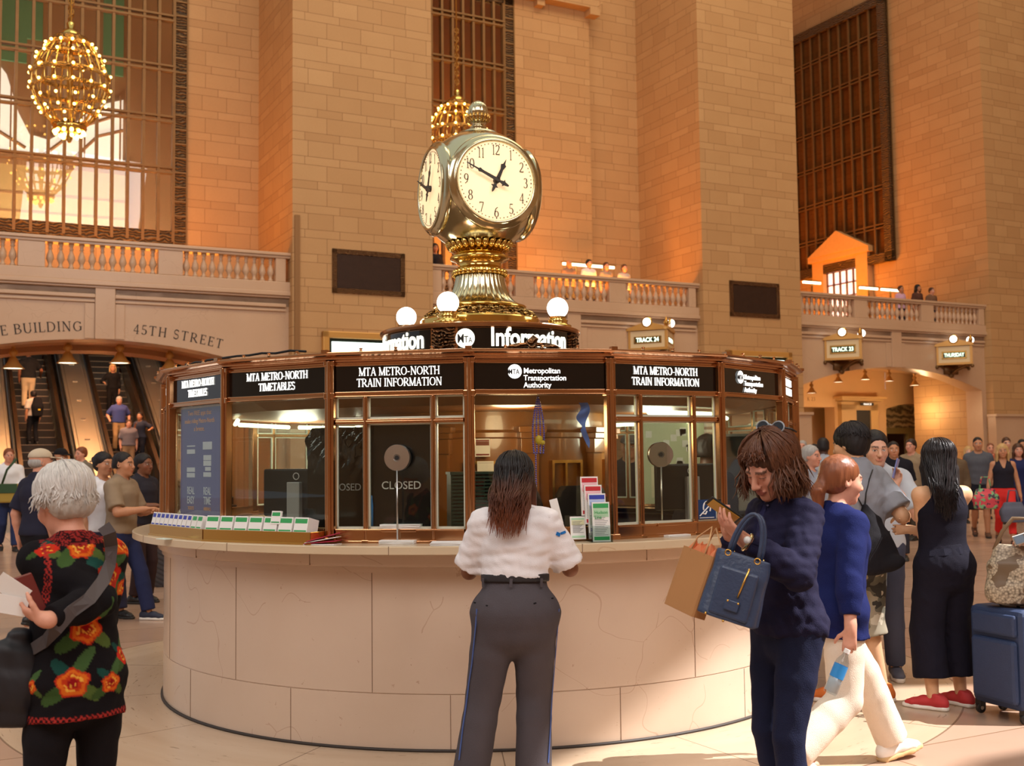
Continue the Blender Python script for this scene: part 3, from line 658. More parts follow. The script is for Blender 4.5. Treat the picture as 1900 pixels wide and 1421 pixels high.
# chandeliers
def chandelier(M,label):
    t=thing('chandelier',label,'chandelier',M=M,group='gilded globe chandeliers')
    RZ=lambda s:.78*math.sin(PI*(.10+.80*s))**.8
    mb=MB(); n=20
    zz=lambda s:-.95+1.9*s
    for k in range(n):
        a=2*PI*k/n; mb.tube([(RZ(s)*math.cos(a),RZ(s)*math.sin(a),zz(s)) for s in [i/14 for i in range(15)]],.017,5)
    add('cage',mb,BRASS,t,True)
    mb=MB()
    for s,rr in ((.0,.03),(.12,.03),(.42,.05),(.58,.05),(.78,.03),(.93,.05),(1.0,.05)):
        mb.tube([((RZ(s)+.01)*math.cos(2*PI*k/32),(RZ(s)+.01)*math.sin(2*PI*k/32),zz(s)) for k in range(32)],rr,6,closed=True)
    add('hoops',mb,ORNG,t,True)
    add('crown',MB().lathe([(.05,1.35),(.09,1.3),(.07,1.18),(.16,1.14),(.22,1.05),(.2,.98),(.28,.94),(.27,.9),(.05,.9)],20),BRASS,t,True)
    add('core',MB().lathe([(.02,.95),(.06,.6),(.12,.5),(.05,.4),(.03,-.2),(.1,-.4),(.03,-.6),(.02,-.95)],14),BRASSD,t,True)
    add('bottom_bowl',MB().lathe([(.32,-.93),(.36,-.98),(.33,-1.04),(.2,-1.12),(.08,-1.16),(.06,-1.24),(.03,-1.30),(.0,-1.32)],20),BRASS,t,True)
    add('chain',MB().tube([(0,0,1.3),(0,0,14)],.022,6),BRASSD,t)
    mb=MB()
    for k in range(14): mb.tube([(.06*math.cos(i*PI/4),0 if k%2 else .06*math.sin(i*PI/4),1.45+k*.12+.07*math.sin(i*PI/4) if k%2 else 1.45+k*.12+.07*math.cos(i*PI/4)) for i in range(8)],.012,4,closed=True)
    add('chain_links',mb,BRASSD,t,True)
    mb=MB()
    rings=((.16,12),(.27,12),(.42,14),(.585,14),(.77,14),(.91,14))
    for s,m in rings:
        for k in range(m):
            a=2*PI*(k+.5*(m%4==2))/m; r=RZ(s)+.06; mb.sphere((r*math.cos(a),r*math.sin(a),zz(s)+.02),.030,8,6)
    for k in range(12):
        a=2*PI*k/12; mb.sphere((.3*math.cos(a),.3*math.sin(a),-1.09),.042,8,6)
    for k in range(7):
        a=2*PI*k/7; mb.sphere((.17*math.cos(a),.17*math.sin(a),-1.17),.042,8,6)
    o=add('bulbs',mb,BULB,t,True); o['kind']='stuff'
    return t
chandelier(T(wp(2.55,-.3,9.72)),'large lit chandelier in front of the tall left window')
chandelier(T(wp(12.3,1.0,10.05))@Matrix.Scale(.97,4),'lit chandelier partly hidden by the pier and the clock')
# ------------------------------------------------------------------ information booth
C0=T((BXC,BYC,0)); AP=2.30*math.cos(R_(10)); FW=2*2.30*math.sin(R_(10))
def FM(k): return C0@Rz(R_(20*k+10))@T((0,-AP,0))        # facet frame: x to the right seen from outside, y inward
def ring_pt(th,r,z): return Vector((BXC+r*math.sin(R_(th)),BYC-r*math.cos(R_(th)),z))
ct=thing('marble_counter','round marble counter carrying the bronze and glass information booth','counter',M=C0)
add('counter_base',MB().lathe([(2.26,0),(2.29,.0),(2.29,.304),(2.285,.305),(2.285,.309),(2.29,.31),(2.29,.965)],144),CNTM,ct,auto=True)
add('counter_foot',MB().lathe([(2.29,0),(2.305,0),(2.305,.012),(2.29,.014)],144),mat('dark_foot_joint',(50,40,34),.6),ct,True)
add('counter_frieze',MB().lathe([(2.29,.965),(2.305,.966),(2.305,.997),(2.33,1.004),(2.335,1.02),(2.335,1.079)],144),CNTM,ct,auto=True)
add('countertop',MB().lathe([(2.0,1.079),(2.49,1.079),(2.50,1.083),(2.50,1.122),(2.495,1.127),(2.0,1.127)],144),CTOP,ct,auto=True)
j=MB()
for a in range(10,360,24): 
    j.box(-.0016,.0016,-2.2915,-2.28,.31,.965,M=Rz(R_(a))); j.box(-.0016,.0016,-2.2915,-2.28,.014,.304,M=Rz(R_(a+11))); j.box(-.0016,.0016,-2.501,-2.48,1.08,1.126,M=Rz(R_(a+4))); j.box(-.0016,.0016,-2.3365,-2.32,1.005,1.078,M=Rz(R_(a+15)))
add('slab_joints',j,mat('marble_joint',(120,90,68),.7),ct)

bt=thing('information_booth','eighteen sided bronze and glass information booth on the marble counter','booth',M=C0)
L0=C0.inverted()
post=MB().box(-.028,.028,-.03,.02,1.127,2.15).box(-.04,.04,-.036,.03,1.127,1.16).tube([(0,-.03,1.16),(0,-.03,2.15)],.014,8).box(-.034,.034,-.034,.02,1.935,1.97).box(-.034,.034,-.034,.02,2.12,2.15)
pm=post.mesh('post',BRONZE)
for k in range(18):
    o=D.objects.new('post',pm); COL.objects.link(o); o.parent=bt; o.matrix_local=Rz(R_(20*k))@T((0,-2.30,0))
    b=o.modifiers.new('bevel','BEVEL'); b.width=.005; b.segments=2
cn=MB().lathe([(2.24,2.128),(2.305,2.128),(2.305,2.14),(2.318,2.143),(2.318,2.152),(2.335,2.156),(2.335,2.165),(2.36,2.171),(2.375,2.178),(2.38,2.186),(2.38,2.194),(2.36,2.197),(2.33,2.198)],18)
add('cornice',cn,BRONZE,bt,bevel=.003)
add('roof',MB().lathe([(2.34,2.192),(1.5,2.23),(.72,2.26)],18),mat('dull_roof_metal',(110,84,60),.5,.6),bt)
add('soffit',MB().lathe([(2.24,2.13),(2.24,1.95),(2.1,1.95),(2.0,1.90),(1.0,1.90)],18),mat('brown_soffit',(136,84,44),.4,var=.2,scale=3),bt)
st=MB()
for k in range(18):
    M_=Rz(R_(20*k)); st.box(-.018,.018,-2.385,-2.35,2.19,2.208,M=M_)
    for q in (5,10,15):
        M_=Rz(R_(20*k+q)); st.lathe([(.0,2.216),(.012,2.212),(.006,2.204),(.012,2.195)],8,c=(0,0)); st.v[-32:]=[tuple(M_@Vector((x,y-2.34,z))) for x,y,z in st.v[-32:]]
add('roof_studs',st,BRONZE,bt,kind='stuff')
cr=MB()
pts=[(-.2,.45),(-.14,.75),(0,.9)]
for sx in (-1,1):
    cr.tube([(sx*(.02+.13*math.sin(t*PI)),-2.28,2.20+.014*math.cos(t*PI*2.2)+.010) for t in [i/14 for i in range(15)]],.011,6)
cr.tube([(0,-2.28,2.195),(-.012,-2.28,2.235),(.012,-2.28,2.26),(0,-2.28,2.275)],[.02,.03,.022,.004],8)
add('roof_crest',cr.xf(Rz(R_(9))),ORNB,bt,True)
add('roof_cable',MB().tube([(2.2*math.sin(R_(a)),-2.2*math.cos(R_(a)),2.232+.008*math.sin(a)) for a in range(-62,-24,3)],.007,6),BLACK,bt)

POSTER=mat('purple_poster',(74,66,134),.45); ORTXT=mat('poster_orange_text',(222,150,90),.5); GREYW=mat('poster_white_box',(206,208,222),.5)
TIN=mat('inner_window_beading',(214,224,210),.35,.3)
def lit_text(parent,mb,nm='lettering',m=LETTER): return add(nm,mb,m,parent)
def mta_logo(x,z,r,y=-.014):
    d=MB(); n=40; vs=[]
    for i in range(n+1):
        a=R_(168+ (552-168-0)*i/n*1.0 -0)
        a=R_(160-320*i/n); vs.append((x+r*math.cos(a),y,z+r*math.sin(a)))
    vs.append((x-r*.78,y,z-r*.1)); d.add(vs,[tuple(range(len(vs)))[::-1]])
    return d
def facet(k,style,sign):
    F=FM(k); Lm=L0@F; w=FW/2-.03
    # sign panel
    p=add('sign_panel',MB().box(-w,w,-.006,.02,1.972,2.128),BLACKG,bt,M=Lm)
    fr=MB().box(-w,w,-.02,.02,1.944,1.972).box(-w,w,-.028,.0,1.965,1.973).box(-w,w,-.026,.0,1.944,1.95).box(-w,w,-.024,.02,1.127,1.205).box(-w,w,-.034,.02,1.127,1.142).box(-w,w,-.03,.01,1.196,1.206).box(-w,w,-.016,.01,2.118,2.13)
    if sign=='T': a,b,h=('MTA METRO-NORTH','TRAIN INFORMATION',.046)
    if sign=='I': a,b,h=('MTA METRO-NORTH','TIMETABLES',.046)
    if sign in 'TI':
        s1=serif(a,h,.004,.95); s2=serif(b,h,.004,.95); kx=.88
        tx=MB()
        for s_,zz in ((s1,2.062),(s2,2.0)): tx.add([(x*kx,y-.012,z+zz) for x,y,z in s_.v],s_.f)
        lit_text(p,tx)
    elif sign=='M':
        lg=add('lettering',mta_logo(-.145,2.072,.04),LETTER,p)
        add('logo_letters',sans('MTA',.042,.003,.008,squeeze=.72).xf(T((-.15,-.016,2.056))),BLACK,p)
        tx=MB()
        for s_,zz in (('Metropolitan',2.062),('Transportation',2.022),('Authority',1.982)):
            q=sans(s_,.043,.004,.010,'LEFT',.93); tx.add([(x-.095,y-.012,z+zz) for x,y,z in q.v],q.f)
        lit_text(p,tx)
    if style=='T':
        for xx in (-.195,.195): fr.box(xx-.013,xx+.013,-.022,.02,1.205,1.944); fr.box(xx-.02,xx+.02,-.034,.02,1.127,1.145); fr.tube([(xx,-.022,1.145),(xx,-.022,1.944)],.008,6)
        fr.box(-w,w,-.02,.02,1.792,1.818).box(-w,w,-.026,.0,1.802,1.808)
        fr.box(-.1,.1,-.036,.0,1.19,1.207)
        bd=MB()
        for x0,x1 in ((-w,-.208),(-.182,.182),(.208,w)):
            for z0,z1 in ((1.206,1.792),(1.818,1.944)):
                for q in ((x0,x0+.008,z0,z1),(x1-.008,x1,z0,z1),(x0,x1,z0,z0+.012),(x0,x1,z1-.008,z1)): bd.box(q[0],q[1],.004,.018,q[2],q[3])
                g=add('glass_pane',MB().box(x0,x1,.006,.012,z0,z1),GLASS,bt,M=Lm)
        add('window_beading',bd,TIN,bt,M=Lm)
    else:
        add('glass_pane',MB().box(-w,w,.006,.012,1.206,1.944),GLASS,bt,M=Lm)
    add('window_frame',fr,BRONZE,bt,M=Lm,bevel=.003)
    if style=='P':
        q=add('poster',MB().box(-.31,.26,.02,.024,1.21,1.93),POSTER,bt,M=Lm); q['label']='purple poster about two free apps'
        tx=MB()
        for s_,zz,sz in (('Two FREE apps that',1.885,.042),('make riding Metro-North',1.835,.042),('a breeze.',1.785,.042)):
            t_=sans(s_,sz,.002,.0); tx.add([(x-.03,y+.018,z+zz) for x,y,z in t_.v],t_.f)
        for s_,xx,zz in (('TICKETS',-.15,1.287),('ARRIVALS',.09,1.287)):
            t_=sans(s_,.03,.002,.0,squeeze=.8); tx.add([(x+xx,y+.018,z+zz) for x,y,z in t_.v],t_.f)
        add('poster_text',tx,ORTXT,q)
        tx=MB()
        for s_,xx,zz in (('REAL',-.15,1.385),('EASY',-.15,1.325),('REAL',.09,1.385),('TIME',.09,1.325)):
            t_=sans(s_,.068,.002,.005,squeeze=.72); tx.add([(x+xx,y+.018,z+zz) for x,y,z in t_.v],t_.f)
        for xx,zz,hw,hh in ((-.15,1.69,.06,.004),(-.15,1.655,.06,.014),(-.15,1.54,.06,.014),(-.15,1.505,.06,.014),(.09,1.69,.065,.024),(.09,1.615,.055,.016),(.09,1.58,.055,.016),(.1,1.545,.04,.012),(.09,1.51,.055,.014)):
            tx.box(xx-hw,xx+hw,.017,.019,zz-hh,zz+hh)
        add('poster_headings',tx,GREYW,q)
for k,(s,g) in {-9:('T','T'),-8:('S','M'),-7:('T','T'),-6:('S','M'),-5:('T','T'),-4:('T','I'),-3:('P','I'),-2:('S','I'),-1:('T','T'),0:('S','M'),1:('T','T'),2:('S','M'),3:('T','T'),4:('S','M'),5:('T','T'),6:('S','M'),7:('T','T'),8:('S','M')}.items(): facet(k,s,g)

# inside: panelled core, desk, tubes
core=thing('booth_core','brown panelled wooden core with pilasters inside the booth','column',M=C0)
PW=mat('golden_varnished_panel',(150,94,40),.28,var=.3,scale=2.5,stretch=(5,5,.7),coat=.5)
add('core_body',MB().lathe([(.95,0),(.95,1.72),(.97,1.73),(.97,1.76),(.95,1.78),(.95,2.0)],40),PW,core,auto=True)
pl=MB(); pn=MB()
for a in range(-15,345,36):
    M_=Rz(R_(a)); pl.box(-.06,.06,-1.0,-.9,.9,1.72,M=M_).box(-.085,.085,-1.03,-.9,1.72,1.76,M=M_).box(-.075,.075,-1.015,-.9,1.62,1.72,M=M_).box(-.1,.1,-1.045,-.9,1.76,1.80,M=M_)
    M_=Rz(R_(a+18))
    for q in ((-.14,-.12,1.0,1.55),(.12,.14,1.0,1.55),(-.14,.14,1.55,1.57),(-.02,.0,1.0,1.55)): pn.box(q[0],q[1],-.975,-.9,q[2],q[3],M=M_)
pl.v=pl.v; add('pilasters',pl,PW,core,bevel=.004); add('panel_mouldings',pn,BRASSD,core)
add('desk',MB().lathe([(1.66,1.0),(2.2,1.0),(2.2,1.03),(1.66,1.03),(1.66,1.0)],72,a0=R_(-130),a1=R_(66)),mat('beige_desk_top',(196,178,140),.4),core)
add('desk_front',MB().lathe([(2.2,0.9),(2.22,1.13)],72),mat('dark_desk_edge',(60,40,26),.5),core)
tb=MB()
for a0,a1 in ((62,88),(92,118),(122,148),(152,178),(-62,-88),(-92,-118),(-122,-148),(-152,-178),(36,58)):
    tb.tube([(1.85*math.sin(R_(a0)),-1.85*math.cos(R_(a0)),1.865),(1.85*math.sin(R_(a1)),-1.85*math.cos(R_(a1)),1.865)],.016,8)
add('light_tubes',tb,TUBE,core)
light('booth_interior_light','POINT',(BXC+1.25,BYC-.45,1.78),15,(1,.95,.72),.15); light('booth_interior_light','POINT',(BXC-1.5,BYC+.6,1.75),26,(1,.93,.70),.15); light('booth_interior_light','POINT',(BXC+.25,BYC-1.55,1.8),12,(1,.72,.4),.15)
def on_facet(k,x,y,z,rz=0): return FM(k)@T((x,y,z))@Rz(rz)
BLKSH=mat('black_notice_board',(18,16,18),.25); GREYT=mat('grey_white_print',(210,206,204),.6)
cb=thing('closed_board','black board reading closed behind the speaking disc','sign',M=on_facet(-1,-.005,.045,0))
add('board',MB().box(-.19,.185,0,.012,1.21,1.79),BLKSH,cb,bevel=.002); add('lettering',sans('CLOSED',.062,.002,.004).xf(T((.0,-.004,1.425))),GREYT,cb)
cb=thing('closed_board','black board with crumpled top and a closed notice left of the speaking disc','sign',M=on_facet(-2,.34,.17,0,R_(10)))
def crum(a,b):
    x=-.23+.45*a; z=1.2+.58*b; q=max(0,b-.5)*2.2
    return (x,.03*math.sin(9*a+14*b)*q+.02*math.sin(31*a-23*b)*q+.012*math.sin(57*a+41*b)*q,z)
add('board',MB().grid(crum,24,30),mat('shiny_black_plastic',(16,14,14),.12),cb,True); add('lettering',sans('CLOSED',.058,.002,.004).xf(T((.02,-.008,1.415))),mat('dim_print',(150,146,146),.6),cb)
def disc(M,label,rz):
    t=thing('speaking_disc',label,'intercom',M=M,group='speaking discs on rods')
    hM=T((0,0,1.60))@Rz(rz)@Rx(R_(90))
    add('disc',MB().lathe([(.0,-.035),(.07,-.035),(.074,-.03),(.074,.0),(.072,.004),(.02,.006),(.016,.002),(.0,.002)],40).xf(hM),STEEL,t,auto=True)
    add('disc_hole',MB().lathe([(.0,.0065),(.013,.0065)],16).xf(hM),BLACK,t)
    add('rod',MB().tube([(0,0,1.13),(0,0,1.53)],.005,8),STEEL,t,True); add('rod_base',MB().lathe([(.0,1.14),(.03,1.14),(.03,1.128),(0,1.128)],16),STEEL,t)
disc(on_facet(-1,-.003,-.05,0),'round metal speaking disc on a rod in front of the closed board',0)
disc(on_facet(1,-.02,.03,0),'round metal speaking disc on a rod beside the pinboard',R_(-22))
def monitor(M,label,back=True):
    t=thing('computer_monitor',label,'monitor',M=M,group='monitors inside the booth')
    add('screen_shell',MB().box(-.24,.24,-.02,.02,1.25,1.54),mat('black_plastic',(24,26,30),.35),t,bevel=.012)
    add('stand',MB().box(-.045,.045,-.06,-.02,1.03,1.46).box(-.11,.11,-.1,.1,1.03,1.04),mat('silver_plastic',(170,172,176),.35,.4),t,bevel=.006)
    add('logo',MB().tube([(.02*math.cos(a),-.0225,1.495+.02*math.sin(a)) for a in [2*PI*i/20 for i in range(20)]],.003,4,True),GREYT,t)
monitor(on_facet(-2,-.13,.33,0,R_(8)),'black monitor seen from behind left of the crumpled board')
monitor(on_facet(2,-.18,.35,0,R_(-30)),'black monitor behind the phone of the sunglasses woman')
# mesh file box, leaflets on the core
mf=thing('file_box','dark green wire mesh file box inside the booth behind the guard','box',M=on_facet(-1,.36,.28,0,R_(20)))
m=MB()
for z in np.arange(1.04,1.5,.02): m.box(-.14,.14,-.1,-.092,z,z+.012)
m.box(-.14,.14,.1,.11,1.03,1.5).box(-.145,-.135,-.1,.1,1.03,1.5).box(.135,.145,-.1,.1,1.03,1.5).box(-.15,.15,-.11,.11,1.5,1.515)
add('mesh_front',m,mat('dark_green_mesh',(40,62,52),.4,.4),mf)
RED=mat('red_print',(196,40,48),.5); BLUEP=mat('blue_print',(52,66,168),.5); GRNP=mat('green_print',(52,160,88),.5); PINK=mat('pale_pink_print',(236,190,196),.6); LGRN=mat('pale_green_print',(176,214,178),.6); LBLU=mat('pale_blue_print',(180,196,232),.6)
def leaflet(M,label,group,band,sub,w=.1,h=.2,t=.012,title=None,sub2=None,parent=None):
    mb=MB(); mb.cur=0; mb.box(-w/2,w/2,0,t,0,h); mb.cur=1; mb.box(-w/2+.006,w/2-.006,-.0012,0,h-.03*h/.2,h-.008); mb.cur=2; mb.box(-w/2+.006,w/2-.006,-.001,0,h*.62,h-.032*h/.2)
    mb.cur=1; mb.box(-w/2+.006,w/2-.006,-.0012,0,.008,.008+.018*h/.2)
    mb.cur=3
    if h>.12:
        for i in range(12): mb.box(-w/2+.012,w/2-.012-.02*((i*7)%4)/3,-.001,0,.035+i*h*.044,.038+i*h*.044)
    t_=thing('leaflet',label,'leaflet',M=M,group=group)
    add('sheet',mb,[PAPER,band,sub,mat('grey_fine_print',(150,150,150),.6)],t_)
    if title:
        tx=MB()
        for i,s_ in enumerate(title): q=sans(s_,.026,.001,.004,'LEFT',.9); tx.add([(x-w/2+.012,y-.002,z+h-.065-.026*i) for x,y,z in q.v],q.f)
        add('lettering',tx,band,t_)
    return t_
def core_leaf(th,z,w,h,band,sub,label,r=1.02): leaflet(C0@Rz(R_(th))@T((0,-r,z)),label,None,band,sub,w,h,.003)
core_leaf(2,1.60,.10,.12,mat('dark_red_print',(130,50,40),.6),mat('dim_red_print',(120,60,44),.6),'dark red notice taped high on the booth core')
core_leaf(3,1.47,.11,.10,GREYT,PAPER,'white printed notice taped to the booth core behind the guard')
leaflet(on_facet(0,-.32,.32,1.36),'red leaflet standing above the mesh file box',None,RED,RED,.1,.11,.006); leaflet(on_facet(0,-.31,.30,1.24),'red and white leaflet standing beside the mesh file box',None,RED,PINK,.1,.11,.006)
# rack of folded timetables on the counter right of the guard
rk=thing('leaflet_rack','clear acrylic rack of folded timetables on the counter right of the guard','rack',M=on_facet(0,.30,-.13,1.127))
AC=glass_mat('clear_acrylic',(236,242,240),.9,1.45)
m=MB()
for i in range(4): m.box(-.058-.0+.004*i*0,.058,-.045+.035*i,-.043+.035*i,.0,.09+.055*i)
m.box(-.06,-.058,-.045,.1,0,.2).box(.058,.06,-.045,.1,0,.2).box(-.06,.06,-.045,.1,0,.003)
add('holder',m,AC,rk)
for i,(b,s,ti,lb) in enumerate(((GRNP,LGRN,('Hudson','Line'),'green timetable at the front of the clear rack'),(BLUEP,LBLU,('Harlem','Line'),'blue timetable second from the front of the clear rack'),(RED,PINK,('New Haven','Line'),'red timetable third from the front of the clear rack'),(RED,PINK,('New Haven','Line'),'topmost red timetable at the back of the rack'))):
    leaflet(on_facet(0,.30-.012*i,-.13-.038+.035*i,1.13)@T((0,0,.046*i))@Rx(R_(-6)),lb,'timetables in the acrylic rack',b,s,.098,.215,.014,ti)
mp=leaflet(on_facet(0,.19,-.08,1.14)@Rx(R_(-10)),'pale green folded map standing left of the timetable rack',None,LGRN,mat('cream_map_print',(226,222,180),.6),.085,.125,.01)
# timetable trays left of the booth
TRB=mat('orange_brass_tray',(214,168,92),.18,1)
def tray(k,x0,x1,label):
    t=thing('timetable_tray',label,'tray',M=FM(k),group='brass timetable trays')
    add('tray_body',MB().box(x0,x1,-.165,-.16,1.135,1.196).box(x0,x0+.005,-.165,-.04,1.135,1.196).box(x1-.005,x1,-.165,-.04,1.135,1.196).box(x0-.005,x1+.005,-.172,-.03,1.127,1.137),TRB,t,bevel=.002)
tray(-3,-.36,.425,'brass tray of blue and green timetables near the poster'); tray(-2,-.425,.385,'brass tray of green timetables under the monitor')
bi=0
where=('at the left end of the tray','second from the left','third from the left','fourth from the left','fifth from the left','sixth from the left','seventh from the left','eighth from the left','next to the first green one')
for i in range(9): leaflet(FM(-3)@T((-.33+i*.066,-.158,1.19))@Rx(R_(-14)),'blue banded timetable '+where[i],'blue timetables in the tray',BLUEP,BLUEP,.056,.085,.09)
gw=('first green one after the blue row','second green one after the blue row','just right of the tray corner','left of the middle of the second tray','in the middle of the second tray','right of the middle of the second tray','before the raised one','after the raised one','at the right end of the second tray')
for i in range(2): leaflet(FM(-3)@T((.272+i*.075,-.158,1.19))@Rx(R_(-14)),'green banded timetable '+gw[i],'green timetables in the trays',GRNP,GRNP,.066,.085,.09)
for i in range(7): leaflet(FM(-2)@T((-.37+i*.112,-.158,1.19+(.0)))@Rx(R_(-14)),'green banded timetable '+gw[2+i],'green timetables in the trays',GRNP,GRNP,.098,.088,.09)
leaflet(FM(-2)@T((.115,-.150,1.235))@Rx(R_(-12)),'raised green timetable standing above the row in the second tray',None,GRNP,GRNP,.07,.075,.012)
# loose papers on the counter
def sheets(M,label,w,d,n,m=PAPER,name='paper_stack'):
    t=thing(name,label,'papers',M=M); mb=MB()
    for i in range(n): a=R_(2.5*math.sin(i*2.3)); mb.box(-w/2,w/2,-d/2,d/2,i*.004,i*.004+.0032,M=Rz(a))
    add('sheets',mb,m,t)
    return t
sheets(on_facet(-1,.0,-.035,1.128),'white printed timetables in the slot under the closed board',.2,.1,5)
sheets(on_facet(-1,.0,.02,1.207),'white printed sheets on the ledge inside the closed window',.23,.07,6)
sheets(on_facet(-1,.31,-.12,1.128,R_(8)),'stack of forms on the counter at the left of the guard',.2,.16,4)
sheets(on_facet(1,.0,.1,1.032),'heap of white papers on the desk behind the speaking disc',.4,.2,10)
sheets(on_facet(-3,.1,-.26,1.1275,R_(10)),'pale green slip lying on the counter below the tray',.1,.05,1,mat('pale_green_paper',(214,232,220),.7))
fb=thing('folded_brochures','fanned red and white brochures on the counter right of the brass tray','brochures',M=on_facet(-2,.43,-.11,1.128,R_(12)))
m=MB()
for i in range(4): m.cur=i%2; m.box(-.1,.09,-.045,.045,0,.004,M=T((0,.004*i,.012*i))@Ry(R_(-5*i))@Rz(R_(9*i)))
add('sheets',m,[PAPER,mat('crimson_print',(176,36,70),.5)],fb)
sheets(on_facet(1,.02,-.03,1.128),'white slips in the slot under the right speaking disc',.16,.1,3)
wb=thing('water_bottle','blue labelled bottle standing on the desk behind the closed window','bottle',M=on_facet(-1,-.175,.033,1.13))
add('bottle_body',MB().lathe([(0,0.08),(.009,.08),(.009,.2),(.005,.24),(.004,.26),(0,.26)],12),mat('blue_bottle',(40,120,190),.2),wb,True)
# access sign
ac=thing('access_sign','dark blue hearing access sign at the bottom of the booth window','sign',M=on_facet(1,.285,.0,0))
add('sign_plate',MB().box(-.07,.07,-.004,.002,1.215,1.33),mat('dark_blue_sign',(18,58,108),.4),ac)
e=MB().tube([(.03*math.cos(a)*.9,-.006,1.282+.036*math.sin(a)) for a in [R_(200-i*18) for i in range(14)]],.005,5); e.tube([(.0,-.006,1.262),(-.012,-.006,1.245),(-.03,-.006,1.25)],.005,5); e.tube([(-.055,-.006,1.235),(.05,-.006,1.318)],.004,5)
e.box(-.055,.055,-.006,-.004,1.222,1.226)
add('ear_symbol',e,WHITE,ac)
# bead strings and scarf inside
BEAD=mat('violet_bead',(86,80,190),.25); 
bs=thing('bead_string','hanging string of violet beads inside the middle window','beads',M=on_facet(0,-.005,.05,0))
m=MB()
for s in range(4):
    for i in range(26): z=1.93-i*.0125; m.sphere((.002*s+(s-1.5)*.0105*math.sin(PI*i/25)+.004*(s-1.5)*(i/25)*4,.004*(s%2),z),.0058,6,4)
for i in range(16): m.sphere((-.014,.0,1.62-i*.0125),.0055,6,4)
add('beads',m,BEAD,bs,True,kind='stuff'); m=MB().sphere((.004,-.008,1.69),.022,10,8,(1,.7,1.2)).sphere((.024,-.01,1.675),.014,8,6); add('bird_charm',m,mat('yellow_charm',(214,180,50),.4),bs,True)
rb=thing('ribbon','crumpled blue ribbon hanging inside the middle window','ribbon',M=on_facet(0,.26,.06,0))
add('strip',MB().grid(lambda a,b:(-.025+.05*a+.015*math.sin(9*b),.01*math.sin(12*b+4*a),1.90-.26*b*(.6+.4*a)),6,20),mat('blue_ribbon',(80,110,190),.5),rb,True)
# chairs and clutter at the desk
def chair(M,label):
    t=thing('office_chair',label,'chair',M=M,group='office chairs inside the booth'); f=mat('black_chair_fabric',(26,24,26),.8)
    add('backrest',MB().grid(lambda a,b:(.25*(2*a-1)*(1-.25*abs(2*b-1)**3),.05*(2*a-1)**2,.9+.5*b),12,12),f,t,True)
    t.children[0].modifiers.new('s','SOLIDIFY').thickness=.05
    add('seat',MB().box(-.23,.23,-.42,0,.55,.62),f,t,bevel=.03); add('stem',MB().lathe([(.03,.1),(.03,.55)],10,c=(0,-.24)),STEEL,t)
    add('base',MB().box(-.28,.28,-.27,-.21,.05,.1).box(-.03,.03,-.5,.03,.05,.1),BLACK,t)
chair(on_facet(0,.0,1.10,0),'black office chair behind the timetable rack'); chair(on_facet(1,.16,1.08,0,R_(10)),'black office chair behind the speaking disc at the right')
pbd=thing('pinboard','pale green pinboard covered with notes at the back of the booth','board',M=T((1.33,9.2,0)))
add('board',MB().box(-.28,.24,0,.03,1.2,1.88),mat('pale_green_board',(206,214,180),.6),pbd)
m=MB(); rr=random.Random(3)
for i in range(16): x=-.22+.4*rr.random(); z=1.5+.32*rr.random(); m.box(x-.025,x+.025,-.004,0,z-.03,z+.025)
add('notes',m,PAPER,pbd); add('map',MB().box(-.2,.12,-.006,0,1.25,1.5),mat('cream_map',(232,226,196),.6),pbd)
cl=thing('phone_console','dark telephone console on the desk right of the speaking disc','phone',M=on_facet(1,.12,.40,1.03))
add('console',MB().box(-.12,.12,-.09,.09,0,.05),BLACK,cl,bevel=.01); add('handset',MB().tube([(-.11,-.06,.06),(-.05,-.06,.09),(.05,-.06,.09),(.11,-.06,.06)],.02,8),BLACK,cl,True)
pb=thing('paper_bag','crumpled cream paper bag on the desk behind the right window','bag',M=on_facet(1,-.29,.30,1.03))
def bagf(a,b): an=2*PI*a; r=.085*(1-.35*b)+.012*math.sin(5*an+7*b); return (r*math.cos(an),.7*r*math.sin(an),.17*b)
add('bag_body',MB().grid(bagf,24,8),mat('cream_bag_paper',(232,222,200),.7),pb,True)
rd=thing('drawer_unit','reddish wooden drawer unit on the desk left of the right chair','drawers',M=on_facet(1,-.22,.46,1.03)); add('case',MB().box(-.15,.15,-.1,.1,0,.12),mat('red_wood',(120,54,30),.4),rd,bevel=.005); add('drawer_fronts',MB().box(-.14,.14,-.11,-.1,.01,.055).box(-.14,.14,-.11,-.1,.062,.11),mat('red_wood_front',(134,62,36),.4),rd)

dc=thing('document_cabinet','grey cabinet with dark shelves inside the right end of the booth','cabinet',M=T((1.72,8.75,0)))
add('cabinet_body',MB().box(-.2,.2,0,.02,0,1.75).box(-.2,-.18,-.22,0,0,1.75).box(.18,.2,-.22,0,0,1.75).box(-.2,.2,-.22,0,1.73,1.75),mat('grey_cabinet_metal',(120,122,120),.5),dc)
m=MB()
for z in (.3,.6,.9,1.15,1.4): m.box(-.18,.18,-.21,0,z,z+.015)
add('shelves',m,mat('dark_shelf',(60,60,62),.5),dc)
for i,(z,h,c) in enumerate(((1.415,.16,(70,72,80)),(1.165,.18,(196,190,176)),(.915,.15,(60,58,60)))):
    t=thing('file_stack',('dark upper','pale middle','dark lower')[i]+' stack of files on the grey cabinet shelves','files',M=T((1.72,8.64,z))); add('files',MB().box(-.15,.13,-.08,.09,0,h),mat('file_cover_%d'%i,c,.6),t,bevel=.006)
